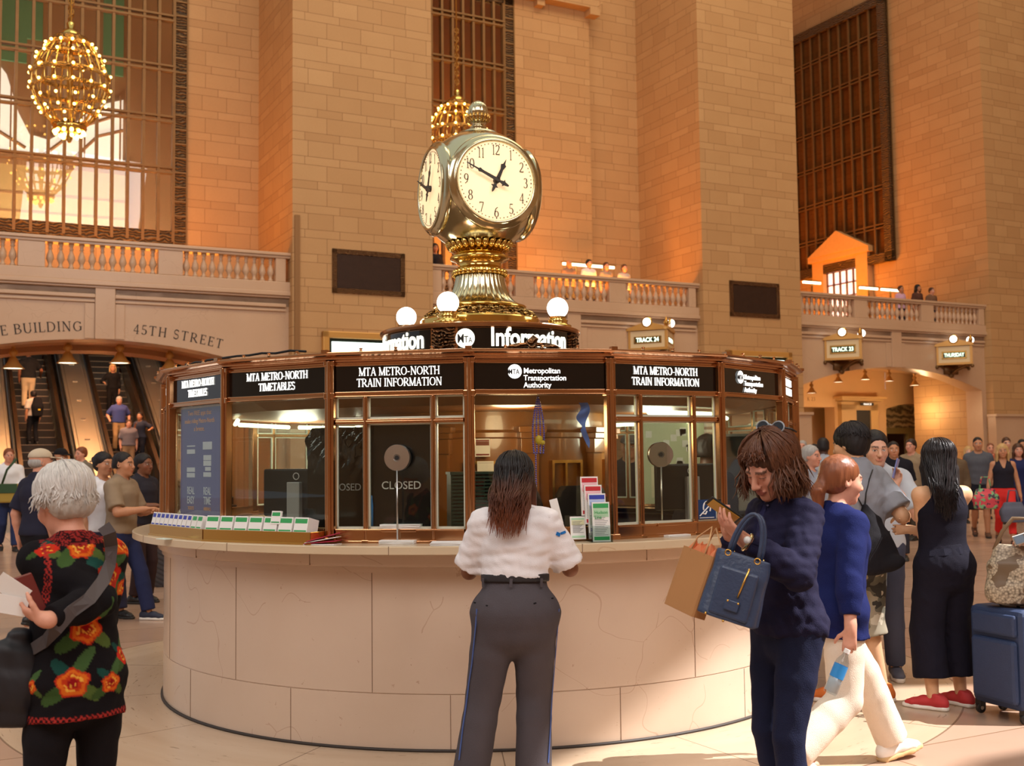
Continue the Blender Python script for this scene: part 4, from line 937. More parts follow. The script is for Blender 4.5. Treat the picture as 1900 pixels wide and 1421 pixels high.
# ------------------------------------------------------------------ information drum and four-faced clock
dr=thing('information_drum','round bronze sign drum reading information on the booth roof','sign',M=C0)
add('drum_body',MB().lathe([(.70,2.27),(.74,2.24),(.74,2.325),(.75,2.33),(.75,2.345),(.728,2.35),(.728,2.50),(.75,2.505),(.76,2.52),(.76,2.535),(.74,2.545),(.4,2.555)],96),BRONZE,dr,auto=True)
def bend(mb,R,th0):   # x is arc length in metres from th0
    mb.v=[((R-y)*math.sin(th0+x/R),-(R-y)*math.cos(th0+x/R),z) for x,y,z in mb.v]; return mb
for q in range(4):
    tc_=R_(26+90*q)
    pn=MB().grid(lambda a,b:(-.47+.94*a,0,2.352+.146*b),40,1); add('drum_panel',bend(pn,.731,tc_),BLACKG,dr)
    tx=sans('Information',.182,.006,.022,'LEFT',.80); w=max(p[0] for p in tx.v); tx.v=[((x/w)*.665-.245,y,z+2.372) for x,y,z in tx.v]
    bm_=bmesh.new(); 
    o=add('lettering',bend(tx,.737,tc_),LETTERW,dr)
    lg=mta_logo(-.42,2.424,.066,-.0); lg=MB().grid(lambda a,b:(-.42+.068*b*math.cos(2*PI*a),0,2.425+.068*b*math.sin(2*PI*a)),32,3); add('logo_disc',bend(lg,.735,tc_),LETTERW,dr)
    lt=MB()
    for s_,xx,sz in (('M',-.452,.088),('T',-.413,.066),('A',-.384,.052)): g=sans(s_,sz,.004,.01,squeeze=.75); lt.add([(x+xx,y,z+2.394) for x,y,z in g.v],g.f)
    add('logo_letters',bend(lt,.738,tc_),BLACK,dr)
    # rosette square between the panels
    M_=Rz(R_(-19+90*q)); rs=MB().box(-.085,.085,-.745,-.72,2.348,2.50,M=M_)
    add('rosette_plate',rs,ORNB,dr)
    m=MB(); c=Vector((0,-.75,2.424))
    m.tube([(.055*math.cos(a),-.75,2.424+.055*math.sin(a)) for a in [2*PI*i/24 for i in range(24)]],.007,6,True); m.sphere((0,-.752,2.424),.016,10,6)
    for i in range(8): a=2*PI*i/8; m.tube([(.016*math.cos(a),-.752,2.424+.016*math.sin(a)),(.034*math.cos(a+.12),-.76,2.424+.034*math.sin(a+.12)),(.05*math.cos(a),-.75,2.424+.05*math.sin(a))],[.006,.011,.004],6)
    for sx in (-1,1):
        for sz in (-1,1): m.sphere((sx*.062,-.748,2.424+sz*.055),.01,8,6)
    add('rosette',m.xf(M_),ORNB,dr,True)
gn=('at the left of the clock foot','in front of the clock foot','at the right of the clock foot','behind the clock foot')
for k,th in enumerate((-110,-20,70,160)):
    t=thing('globe_lamp','glowing white globe lamp '+gn[k],'lamp',M=T(ring_pt(th,.62,2.54)),group='globe lamps around the clock')
    add('lamp_base',MB().lathe([(.1,0),(.105,.01),(.1,.025),(.075,.035),(.07,.05),(.078,.06),(.06,.07),(.062,.085),(.07,.09)],24),BRASS,t,True)
    add('globe',MB().sphere((0,0,.155),.079,28,18),GLOBE,t,True)
    light('globe_glow','POINT',ring_pt(th,.62,2.70),5,(1,.86,.62),.085)
ck=thing('station_clock','four faced brass ball clock on a fluted foot above the booth','clock',M=C0)
add('foot_ring',MB().lathe([(.40,2.55),(.462,2.55),(.462,2.56),(.458,2.565),(.458,2.625),(.45,2.635),(.42,2.64)],72),BRASS,ck,auto=True)
ft=MB().lathe([(.44,2.625),(.43,2.645),(.40,2.66),(.37,2.69),(.345,2.715)],72)
add('foot_scrolls',ft,ORNG,ck,True)
sc_=MB()
for i in range(28):
    a=2*PI*i/28; M_=Rz(a)
    pts=[(.0,-.432,2.648),(.02,-.415,2.665),(.015,-.385,2.69),(-.008,-.37,2.70),(-.018,-.385,2.685),(-.006,-.40,2.672)]
    sc_.tube([M_@Vector(p) for p in pts],[.012,.012,.011,.009,.008,.006],6)
add('foot_leaves',sc_,ORNG,ck,True,kind='stuff')
add('foot_torus',MB().lathe([(.33,2.71),(.352,2.715),(.358,2.725),(.352,2.737),(.33,2.742),(.325,2.745)],72),BRASS,ck,True)
fl=lambda a,z: 1-.05*(abs(math.sin(a*16)))**.6
add('fluted_stem',MB().lathe([(.325,2.745),(.298,2.757),(.266,2.778),(.238,2.81),(.216,2.85),(.199,2.895),(.188,2.94),(.185,2.97)],192,flute=fl),GOLDL,ck,True)
m=MB()
for i in range(30): a=2*PI*i/30; m.sphere((.2*math.sin(a),-.2*math.cos(a),2.995),.015,8,6,(1,1,1.7))
add('bead_collar',m,BRASS,ck,True,kind='stuff')
add('neck_cup',MB().lathe([(.19,2.975),(.195,3.01),(.18,3.03),(.165,3.045),(.17,3.07),(.195,3.09),(.222,3.098),(.228,3.108),(.225,3.122),(.2,3.13),(.15,3.135),(.15,3.19)],64),BRASS,ck,True)
m=MB()
for i in range(28):
    a=2*PI*i/28; M_=Rz(a); m.add([tuple(M_@Vector(p)) for p in ((-.018,-.185,3.145),(.018,-.185,3.145),(.027,-.225,3.185),(.022,-.258,3.215),(0,-.268,3.228),(-.022,-.258,3.215),(-.027,-.225,3.185),(0,-.245,3.18))],[(0,1,7),(1,2,7),(2,3,7),(3,4,7),(4,5,7),(5,6,7),(6,0,7)])
o=add('petal_collar',m,BRASS,ck,True,kind='stuff'); o.modifiers.new('s','SOLIDIFY').thickness=.008
CZ=3.625; SR=.470; FD=.372; FA=(21,111,201,291)
def ball(a,b):
    th=PI*b; ph=2*PI*a; p=Vector((math.sin(th)*math.sin(ph),-math.sin(th)*math.cos(ph),math.cos(th)))*SR
    for q in FA:
        d=Vector((math.sin(R_(q)),-math.cos(R_(q)),0)); s=p.dot(d)
        if s>FD: p=p-d*(s-FD)
    p=Vector((p.x,p.y,p.z*1.0)); return (p.x,p.y,p.z+CZ)
add('ball',MB().grid(ball,180,90),GOLDL,ck,True)
add('ball_bottom',MB().lathe([(.15,3.135),(.185,3.142),(.19,3.15),(.20,3.19)],64),BRASS,ck,True)
for q in FA:
    FMx=Rz(R_(q))@T((0,-FD,CZ))
    dl=add('clock_dial',MB().lathe([(0,-.012),(.295,-.012)],64).xf(Rx(R_(90))).xf(T((0,-.024,0))),DIAL,ck,M=FMx)
    add('dial_bezel',MB().lathe([(.292,-.0),(.296,.02),(.305,.028),(.318,.02),(.324,.005),(.335,.006),(.342,-.01),(.352,-.012),(.36,-.03),(.34,-.06)],96).xf(Rx(R_(90))),GOLDL,dl,True)
    for n_ in range(1,13):
        s=str(n_); h=.076; wtot=sum(GLY[c][0] for c in s)*h*.82; a=R_(30*n_); x=.232*math.sin(a)-wtot/2; z=.232*math.cos(a)-h/2
        g=MB(); xx=0
        for c in s: xx+=glyph(g,c,xx,h,.002,.85)
        g.v=[(px*.82+x,py-.017,pz+z) for px,py,pz in g.v]; add('numeral',g,INK,dl)
    m=MB()
    for i in range(60): a=2*PI*i/60; r=.277; s=.0042 if i%5 else .0055; m.prism([(r*math.sin(a)+s*math.cos(b),r*math.cos(a)+s*math.sin(b)) for b in [2*PI*j/6 for j in range(6)]],-.0175,-.0145)
    add('minute_dots',m,INK,dl)
    def hand(ang,pts,y):
        m=MB().prism(pts,y-.006,y+.0); return m.xf(Ry(R_(ang)))
    HB=mat('black_clock_hand',(34,26,22),.45)
    mp_=[(-.008,-.02),(-.014,-.045),(-.028,-.05),(-.014,-.06),(-.006,-.095),(.006,-.095),(.014,-.06),(.028,-.05),(.014,-.045),(.008,-.02),(.0125,.02),(.010,.13),(.016,.155),(.006,.165),(.003,.262),(-.003,.262),(-.006,.165),(-.016,.155),(-.010,.13),(-.0125,.02)]
    hp_=[(-.008,-.02),(-.012,-.04),(-.03,-.05),(-.012,-.056),(-.008,-.085),(0,-.1),(.008,-.085),(.012,-.056),(.03,-.05),(.012,-.04),(.008,-.02),(.015,.02),(.011,.09),(.022,.125),(.008,.135),(.0,.178),(-.008,.135),(-.022,.125),(-.011,.09),(-.015,.02)]
    add('minute_hand',hand(295.5,mp_,-.045),HB,dl); add('hour_hand',hand(24.5,hp_,-.034),HB,dl); add('hand_hub',MB().lathe([(0,.05),(.02,.05),(.024,.04),(.024,.012)],16).xf(Rx(R_(90))),HB,dl,True)
for q in FA:
    light('dial_glow','POINT',C0@Rz(R_(q))@Vector((0,-.7,CZ)),1.2,(1,.8,.5),.2)
add('ball_cap',MB().lathe([(.16,4.07),(.15,4.085),(.11,4.095),(.085,4.105),(.06,4.11),(.058,4.12),(.066,4.125),(.066,4.135),(.048,4.14),(.044,4.155),(.06,4.165),(.08,4.18),(.088,4.20),(.086,4.215),(.075,4.22)],48),GOLDL,ck,True)
m=MB()
for i in range(18): a=2*PI*i/18; M_=Rz(a); m.tube([M_@Vector(p) for p in ((0,-.06,4.17),(0,-.084,4.19),(0,-.09,4.212),(0,-.084,4.228))],[.009,.012,.012,.006],6)
add('finial_petals',m,BRASSD,ck,True,kind='stuff')
pc=lambda a,z: 1+.07*math.sin(9*a+z*190)*math.sin(9*a-z*190)
add('finial_cone',MB().lathe([(.066,4.215),(.078,4.235),(.08,4.255),(.076,4.275),(.066,4.297),(.05,4.318),(.03,4.334),(.01,4.343),(0,4.344)],72,flute=pc),GOLDL,ck,True)
# ------------------------------------------------------------------ smooth solid modelling (signed distance field -> one continuous mesh)
f32=np.float32
def V(*a): return np.array(a,dtype=float)
def nrm(v): v=np.asarray(v,float); n=np.linalg.norm(v); return v/n if n>1e-9 else v
class Prim:
    __slots__=('lo','hi','fn','k','op')
    def __init__(s,lo,hi,fn,k=.02,op='u'): s.lo=np.asarray(lo,float); s.hi=np.asarray(hi,float); s.fn=fn; s.k=k; s.op=op
def rc(a,b,ra,rb,k=.02,op='u'):
    a=np.asarray(a,float); b=np.asarray(b,float); m=max(ra,rb); ba=b-a; L=max(ba@ba,1e-12)
    def fn(X,Y,Z):
        px,py,pz=X-a[0],Y-a[1],Z-a[2]; h=np.clip((px*ba[0]+py*ba[1]+pz*ba[2])/L,0,1)
        return np.sqrt((px-ba[0]*h)**2+(py-ba[1]*h)**2+(pz-ba[2]*h)**2)-(ra+(rb-ra)*h)
    return Prim(np.minimum(a,b)-m,np.maximum(a,b)+m,fn,k,op)
def ell(c,r,Rm=None,k=.02,op='u'):
    c=np.asarray(c,float); r=np.asarray(r,float); Q=np.eye(3) if Rm is None else np.asarray(Rm)   # columns = local axes
    ext=np.sqrt(((Q*r)**2).sum(1))
    def fn(X,Y,Z):
        px,py,pz=X-c[0],Y-c[1],Z-c[2]
        u=[(px*Q[0,i]+py*Q[1,i]+pz*Q[2,i]) for i in range(3)]
        k0=np.sqrt(sum((u[i]/r[i])**2 for i in range(3)))+1e-6; k1=np.sqrt(sum((u[i]/r[i]**2)**2 for i in range(3)))+1e-6
        return k0*(k0-1)/k1
    return Prim(c-ext,c+ext,fn,k,op)
def loft(pts,a,b,right=(1,0,0),k=.02,caps=(0,0),op='u',sq=2.0):
    pts=[np.asarray(p,float) for p in pts]; n=len(pts); a=list(a); b=list(b) if b is not None else a
    m=max(max(a),max(b)); P=np.array(pts)
    def fn(X,Y,Z):
        out=None
        for i in range(n-1):
            A,B=pts[i],pts[i+1]; ax=B-A; L=max(np.linalg.norm(ax),1e-6); ax=ax/L
            r=np.asarray(right[i] if isinstance(right,list) else right,float); r=nrm(r-ax*(r@ax)); f=np.cross(ax,r)
            px,py,pz=X-A[0],Y-A[1],Z-A[2]; w=px*ax[0]+py*ax[1]+pz*ax[2]; t=np.clip(w/L,0,1)
            x=px*r[0]+py*r[1]+pz*r[2]; y=px*f[0]+py*f[1]+pz*f[2]; wz=w-t*L
            aa=a[i]+(a[i+1]-a[i])*t; bb=b[i]+(b[i+1]-b[i])*t; c=np.minimum(aa,bb)
            if sq!=2.0:
                k0=(np.abs(x/aa)**sq+np.abs(y/bb)**sq+np.abs(wz/c)**sq)**(1/sq)+1e-6; d=(k0-1)*c
            else:
                k0=np.sqrt((x/aa)**2+(y/bb)**2+(wz/c)**2)+1e-6; k1=np.sqrt((x/aa**2)**2+(y/bb**2)**2+(wz/c**2)**2)+1e-6; d=k0*(k0-1)/k1
            if i==0 and caps[0]: d=np.maximum(d,-w)
            if i==n-2 and caps[1]: d=np.maximum(d,w-L)
            if out is None: out=d
            else:
                h=np.maximum(.012-np.abs(out-d),0)/.012; out=np.minimum(out,d)-h*h*.003
        return out
    return Prim(P.min(0)-m,P.max(0)+m,fn,k,op)
def cutplane(p,nv): # keep the side the normal points away from
    p=np.asarray(p,float); nv=nrm(nv); return Prim(V(-9,-9,-9),V(9,9,9),lambda X,Y,Z:(X-p[0])*nv[0]+(Y-p[1])*nv[1]+(Z-p[2])*nv[2],0,'i')
def folds(seed,amp,freq=(14,14,22),n=6,zc=None):
    r=np.random.default_rng(seed); W_=r.normal(size=(n,3))*np.array(freq); ph=r.uniform(0,6.28,n); w=r.uniform(.5,1,n); w/=w.sum()
    def fn(X,Y,Z):
        o=0
        for i in range(n):
            s=np.sin(X*W_[i,0]+Y*W_[i,1]+Z*W_[i,2]+ph[i]+1.3*np.sin(X*W_[i,1]*.6+Z*W_[i,0]*.5)); o=o+w[i]*(1-2*np.abs(s))
        return amp*o
    return fn
def sdf_mesh(name,prims,res,mats,paint=None,disp=None,bounds=None,smooth=1):
    us=[p for p in prims if p.op=='u']
    lo=np.min([p.lo for p in us],0)-3*res-.01; hi=np.max([p.hi for p in us],0)+3*res+.01
    n=np.ceil((hi-lo)/res).astype(int)+1
    ax=[(lo[i]+res*np.arange(n[i])).astype(f32) for i in range(3)]
    F=np.full(n,.25,f32)
    for p in prims:
        if p.op=='i':
            X,Y,Z=np.meshgrid(*ax,indexing='ij',sparse=True); F=np.maximum(F,p.fn(X,Y,Z).astype(f32)); continue
        mg=p.k+2.5*res
        i0=np.maximum(((p.lo-mg-lo)/res).astype(int),0); i1=np.minimum(((p.hi+mg-lo)/res).astype(int)+2,n)
        if (i1<=i0).any(): continue
        sl=tuple(slice(i0[i],i1[i]) for i in range(3))
        X,Y,Z=np.meshgrid(*[ax[i][sl[i]] for i in range(3)],indexing='ij',sparse=True)
        d=np.broadcast_to(p.fn(X,Y,Z),tuple(i1-i0)).astype(f32); A=F[sl]
        if p.op=='u':
            if p.k>0: h=np.maximum(p.k-np.abs(A-d),0)/p.k; F[sl]=np.minimum(A,d)-h*h*(p.k*.25)
            else: F[sl]=np.minimum(A,d)
        else:
            if p.k>0: h=np.maximum(p.k-np.abs(A+d),0)/p.k; F[sl]=np.maximum(A,-d)+h*h*(p.k*.25)
            else: F[sl]=np.maximum(A,-d)
    if disp is not None:
        X,Y,Z=np.meshgrid(*ax,indexing='ij',sparse=True)
        near=np.abs(F)<.06
        I=np.nonzero(near); F[I]+=disp(ax[0][I[0]],ax[1][I[1]],ax[2][I[2]]).astype(f32)
    ins=F<0
    c=[ins[i:n[0]-1+i,j:n[1]-1+j,k:n[2]-1+k] for i in(0,1) for j in(0,1) for k in(0,1)]
    anyv=c[0].copy(); allv=c[0].copy()
    for q in c[1:]: anyv|=q; allv&=q
    act=anyv&~allv; I,J,K=np.nonzero(act); m=len(I)
    idx=np.full(act.shape,-1,np.int32); idx[I,J,K]=np.arange(m)
    S=np.zeros((m,3)); C=np.zeros(m)
    cor=[(i,j,k) for i in(0,1) for j in(0,1) for k in(0,1)]
    val={q:F[I+q[0],J+q[1],K+q[2]] for q in cor}
    for q in cor:
        for a_ in range(3):
            if q[a_]==0:
                q2=list(q); q2[a_]=1; q2=tuple(q2); v0,v1=val[q],val[q2]; cr_=(v0<0)!=(v1<0)
                t=np.where(cr_,v0/np.where(cr_,v0-v1,1),0)
                for b_ in range(3): S[:,b_]+=np.where(cr_,q[b_]+(t if b_==a_ else 0),0)
                C+=cr_
    S/=np.maximum(C,1)[:,None]
    P=np.stack([I,J,K],1)+S; P=P*res+lo
    quads=[]
    for a_ in range(3):
        b_,c_=(a_+1)%3,(a_+2)%3
        s0=[slice(None)]*3; s1=[slice(None)]*3; s0[a_]=slice(0,-1); s1[a_]=slice(1,None)
        ch=ins[tuple(s0)]!=ins[tuple(s1)]
        g=np.array(np.nonzero(ch)); ok=(g[b_]>0)&(g[c_]>0)&(g[b_]<n[b_]-1)&(g[c_]<n[c_]-1); g=g[:,ok]
        fl=ins[tuple(s0)][tuple(g)]
        def ix(db,dc):
            h=g.copy(); h[b_]-=db; h[c_]-=dc; return idx[h[0],h[1],h[2]]
        q=np.stack([ix(1,1),ix(0,1),ix(0,0),ix(1,0)],1); q[~fl]=q[~fl][:,::-1]; quads.append(q)
    Q=np.concatenate(quads); Q=Q[(Q>=0).all(1)]
    for _ in range(smooth):
        E=np.concatenate([Q[:,[0,1]],Q[:,[1,2]],Q[:,[2,3]],Q[:,[3,0]]]); A=np.zeros_like(P); cn=np.zeros(m)
        np.add.at(A,E[:,0],P[E[:,1]]); np.add.at(cn,E[:,0],1); np.add.at(A,E[:,1],P[E[:,0]]); np.add.at(cn,E[:,1],1)
        P=P*.5+.5*A/np.maximum(cn,1)[:,None]
    me=D.meshes.new(name); me.vertices.add(m); me.vertices.foreach_set('co',P.astype(f32).ravel())
    nf=len(Q); me.loops.add(nf*4); me.loops.foreach_set('vertex_index',Q.astype(np.int32).ravel())
    me.polygons.add(nf); me.polygons.foreach_set('loop_start',np.arange(0,nf*4,4,dtype=np.int32)); me.polygons.foreach_set('use_smooth',np.ones(nf,bool))
    me.update(calc_edges=True)
    for mm in (mats if isinstance(mats,(list,tuple)) else [mats]): me.materials.append(mm)
    if paint is not None:
        col=np.ones((m,4),f32); col[:,:3]=paint(P); at_=me.color_attributes.new('col','FLOAT_COLOR','POINT'); at_.data.foreach_set('color',col.ravel())
    return me
def lin3(rgb): return np.array(_lin(rgb)[:3])
def painted(name,rough=.6,bump=.0,bscale=200,spec=.4,sss=0):
    if name in MATS: return MATS[name]
    m,t,b,o=base_nodes(name); a=t.nodes.new('ShaderNodeAttribute'); a.attribute_name='col'
    nz=noise(t,o,60,3); col=mixc(t,M2(t,'MULTIPLY',nz,.16),a.outputs['Color'],(0,0,0,1)); t.links.new(col,b.inputs['Base Color']); b.inputs['Roughness'].default_value=rough; b.inputs['Specular IOR Level'].default_value=spec
    if sss: b.inputs['Subsurface Weight'].default_value=sss; b.inputs['Subsurface Radius'].default_value=(.012,.005,.003); b.inputs['Subsurface Scale'].default_value=1
    if bump:
        bp=N(t,'ShaderNodeBump'); bp.inputs['Strength'].default_value=bump; bp.inputs['Distance'].default_value=.004; t.links.new(noise(t,o,bscale,2),bp.inputs['Height']); t.links.new(bp.outputs[0],b.inputs['Normal'])
    return m
SKIN=painted('skin',.5,spec=.35)
def fabric(name,rgb,rough=.85,var=.12,bump=.25,bscale=260): return mat('fabric_'+name,rgb,rough,var=var,scale=9,bump=bump,bscale=bscale,spec=.15)
def hairmat(name,c1,c2,rough=.42,grad=None):
    nm='hair_'+name
    if nm in MATS: return MATS[nm]
    m,t,b,o=base_nodes(nm); mp=t.nodes.new('ShaderNodeMapping'); mp.inputs['Scale'].default_value=(70,70,5); t.links.new(o,mp.inputs[0])
    n=noise(t,mp.outputs[0],1,4); hc_=mixc(t,n,_lin(c1),_lin(c2))
    if grad:
        sz=N(t,'ShaderNodeSeparateXYZ',i0=o); g_=M2(t,'MULTIPLY_ADD',sz.outputs[2],1/(grad[1]-grad[0]),-grad[0]/(grad[1]-grad[0])); g_=M2(t,'MINIMUM',M2(t,'MAXIMUM',M2(t,'ADD',g_,M2(t,'MULTIPLY',M2(t,'SUBTRACT',n,.5),.6)),0.0),1.0); hc_=mixc(t,g_,hc_,_lin(grad[2]))
    t.links.new(hc_,b.inputs['Base Color']); b.inputs['Roughness'].default_value=rough; b.inputs['Specular IOR Level'].default_value=.35
    bp=N(t,'ShaderNodeBump'); bp.inputs['Strength'].default_value=.5; bp.inputs['Distance'].default_value=.004; t.links.new(n,bp.inputs['Height']); t.links.new(bp.outputs[0],b.inputs['Normal'])
    return m
SKINS=dict(fair=(226,172,144),tan=(198,140,104),brown=(132,84,58),dark=(84,54,40),pink=(220,158,132),asian=(222,172,132))

def atpx(px,py,Yd):
    q=_f*FPX+_r*(px-950)-_u*(py-710.5); return EYE+q*(Yd/q[1])
def rotm(yaw=0,pitch=0,roll=0):   # local axes; yaw turns to the left, pitch tips forward/down, roll leans to the right
    return np.array((Rz(R_(yaw))@Rx(R_(-pitch))@Ry(R_(roll))).to_3x3())
def ik(S,Tt,l1,l2,pole):
    d=Tt-S; L=np.linalg.norm(d); Lm=(l1+l2)*.995
    if L>Lm: Tt=S+d*(Lm/L); d=Tt-S; L=Lm
    u=d/L; x=(l1*l1-l2*l2+L*L)/(2*L); h=math.sqrt(max(l1*l1-x*x,0)); p=np.asarray(pole,float); p=nrm(p-u*(p@u)); return S+u*x+p*h,Tt

def head_prims(hc,Hm,s,sex):
    def L(x,y,z): return hc+Hm@(V(x,y,z)*s)
    E=lambda c,r,k=.02,op='u':ell(L(*c),np.array(r)*s,Hm,k*s,op)
    R=lambda a,b,ra,rb,k=.02,op='u':rc(L(*a),L(*b),ra*s,rb*s,k*s,op)
    jw=.048 if sex=='m' else .042
    p=[E((0,-.016,.040),(.073,.094,.082)),E((0,.018,-.018),(.062,.068,.09),.03),E((0,.032,-.07),(jw,.046,.036),.03),E((0,.066,-.094),(.021,.018,.017),.022),
       R((-.036,.078,.021),(.036,.078,.021),.011,.011,.02),E((-.043,.052,-.026),(.024,.028,.028),.02),E((.043,.052,-.026),(.024,.028,.028),.02),
       E((-.032,.096,.002),(.019,.014,.011),.012,'s'),E((.032,.096,.002),(.019,.014,.011),.012,'s'),
       E((-.031,.0755,.002),(.0135,.0125,.0125),.0),E((.031,.0755,.002),(.0135,.0125,.0125),.0),
       R((0,.086,.014),(0,.108,-.03),.008,.0125,.012),E((-.012,.098,-.034),(.009,.010,.008),.008),E((.012,.098,-.034),(.009,.010,.008),.008),
       E((0,.085,-.0575),(.025,.0125,.0065),.006),E((0,.084,-.0675),(.021,.0125,.008),.006),R((-.021,.096,-.062),(.021,.096,-.062),.0022,.0022,.004,'s')]
    for sx in(-1,1):
        p+=[E((sx*.073,-.012,-.004),(.009,.020,.031),.010),E((sx*.078,-.008,.0),(.005,.010,.018),.004,'s')]
    return p
def head_paint(P,col,hc,Hm,s,brow,lip,eye=(60,40,30),closed=False):
    q=((P-hc)@Hm)/s; x,y,z=q[:,0],q[:,1],q[:,2]; fr=y>.05
    def put(mask,c,w=1.0):
        m=(mask.astype(float)*w)[:,None]; col[:]=col*(1-m)+np.asarray(c)*m
    put(fr&(np.abs(x)<.024*np.clip(1-(np.abs(z+.062)-.004)/.014,0,1)+.001)&(np.abs(z+.0625)<.0125),lip,.75)
    b=fr&(np.abs(x)>.012)&(np.abs(x)<.05)&(np.abs(z-(.026-.6*(np.abs(x)-.03)**2*10))<.0055); put(b,brow,.85)
    for sx in(-1,1):
        dx=x-sx*.031; e=(dx/.0135)**2+((z-.002)/(.0065 if not closed else .002))**2; m=(y>.07)&(e<1)
        if closed: put((y>.07)&(e<1.6),lin3((50,34,28)),.8)
        else: put(m,lin3((225,220,214))); put(m&((dx**2+(z-.002)**2)<.0058**2),lin3(eye)); put((y>.07)&(e>=.8)&(e<1.5)&(z>.003),lin3((40,28,24)),.8)
    ck=np.exp(-((np.abs(x)-.042)**2+(z+.03)**2)/.0006)*(y>.03); col[:]=col*(1-.18*ck[:,None])+lin3((200,100,84))*.18*ck[:,None]
    return col
def hand_prims(W,d,nrm_,s=1.0,curl=.5,thumb=1,side=1,spread=.02,fing=None):
    """W wrist, d direction of the hand, nrm_ palm normal; side=+1 puts the thumb on the +lateral side"""
    d=nrm(d); pn=nrm(nrm_-d*(np.asarray(nrm_)@d)); lat=np.cross(d,pn)*side; pr=[]
    Rm=np.stack([lat,pn,d],1); c=W+d*.052*s
    pr.append(ell(c,np.array((.038,.0145,.054))*s,Rm,.012)); pr.append(rc(W-d*.02*s,W+d*.02*s,.027*s,.026*s,.02))
    base=[(.030,.086,.070),(.010,.094,.079),(-.0105,.090,.073),(-.0295,.078,.057)]
    for i,(lx,lz,ln) in enumerate(base):
        cu=(curl if fing is None else fing[i]); p=W+lat*lx*s+d*lz*s; a=0; dd=nrm(d+lat*(lx*2.2+spread*(1.5-i)*.0))
        p0=W+lat*lx*.8*s+d*.055*s; pr.append(rc(p0,p,.0105*s,.0098*s,.008))
        for j,fr in enumerate((.44,.31,.25)):
            a+=cu*(.75,1.05,.75)[j]; v=dd*math.cos(a)+pn*math.sin(a); q=p+v*ln*fr*s; pr.append(rc(p,q,(.0094-.0009*j)*s,(.0088-.0011*j)*s,.003)); p=q
    if thumb:
        p=W+lat*.028*s+d*.022*s; v=nrm(lat*.75+d*.62+pn*.35)
        for j,(ln,r0,r1) in enumerate(((.042,.0135,.0115),(.031,.0112,.010),(.024,.010,.0085))):
            q=p+v*ln*s; pr.append(rc(p,q,r0*s,r1*s,.006)); p=q; v=nrm(v+d*.35*thumb+pn*.28*thumb-lat*.12)
    return pr

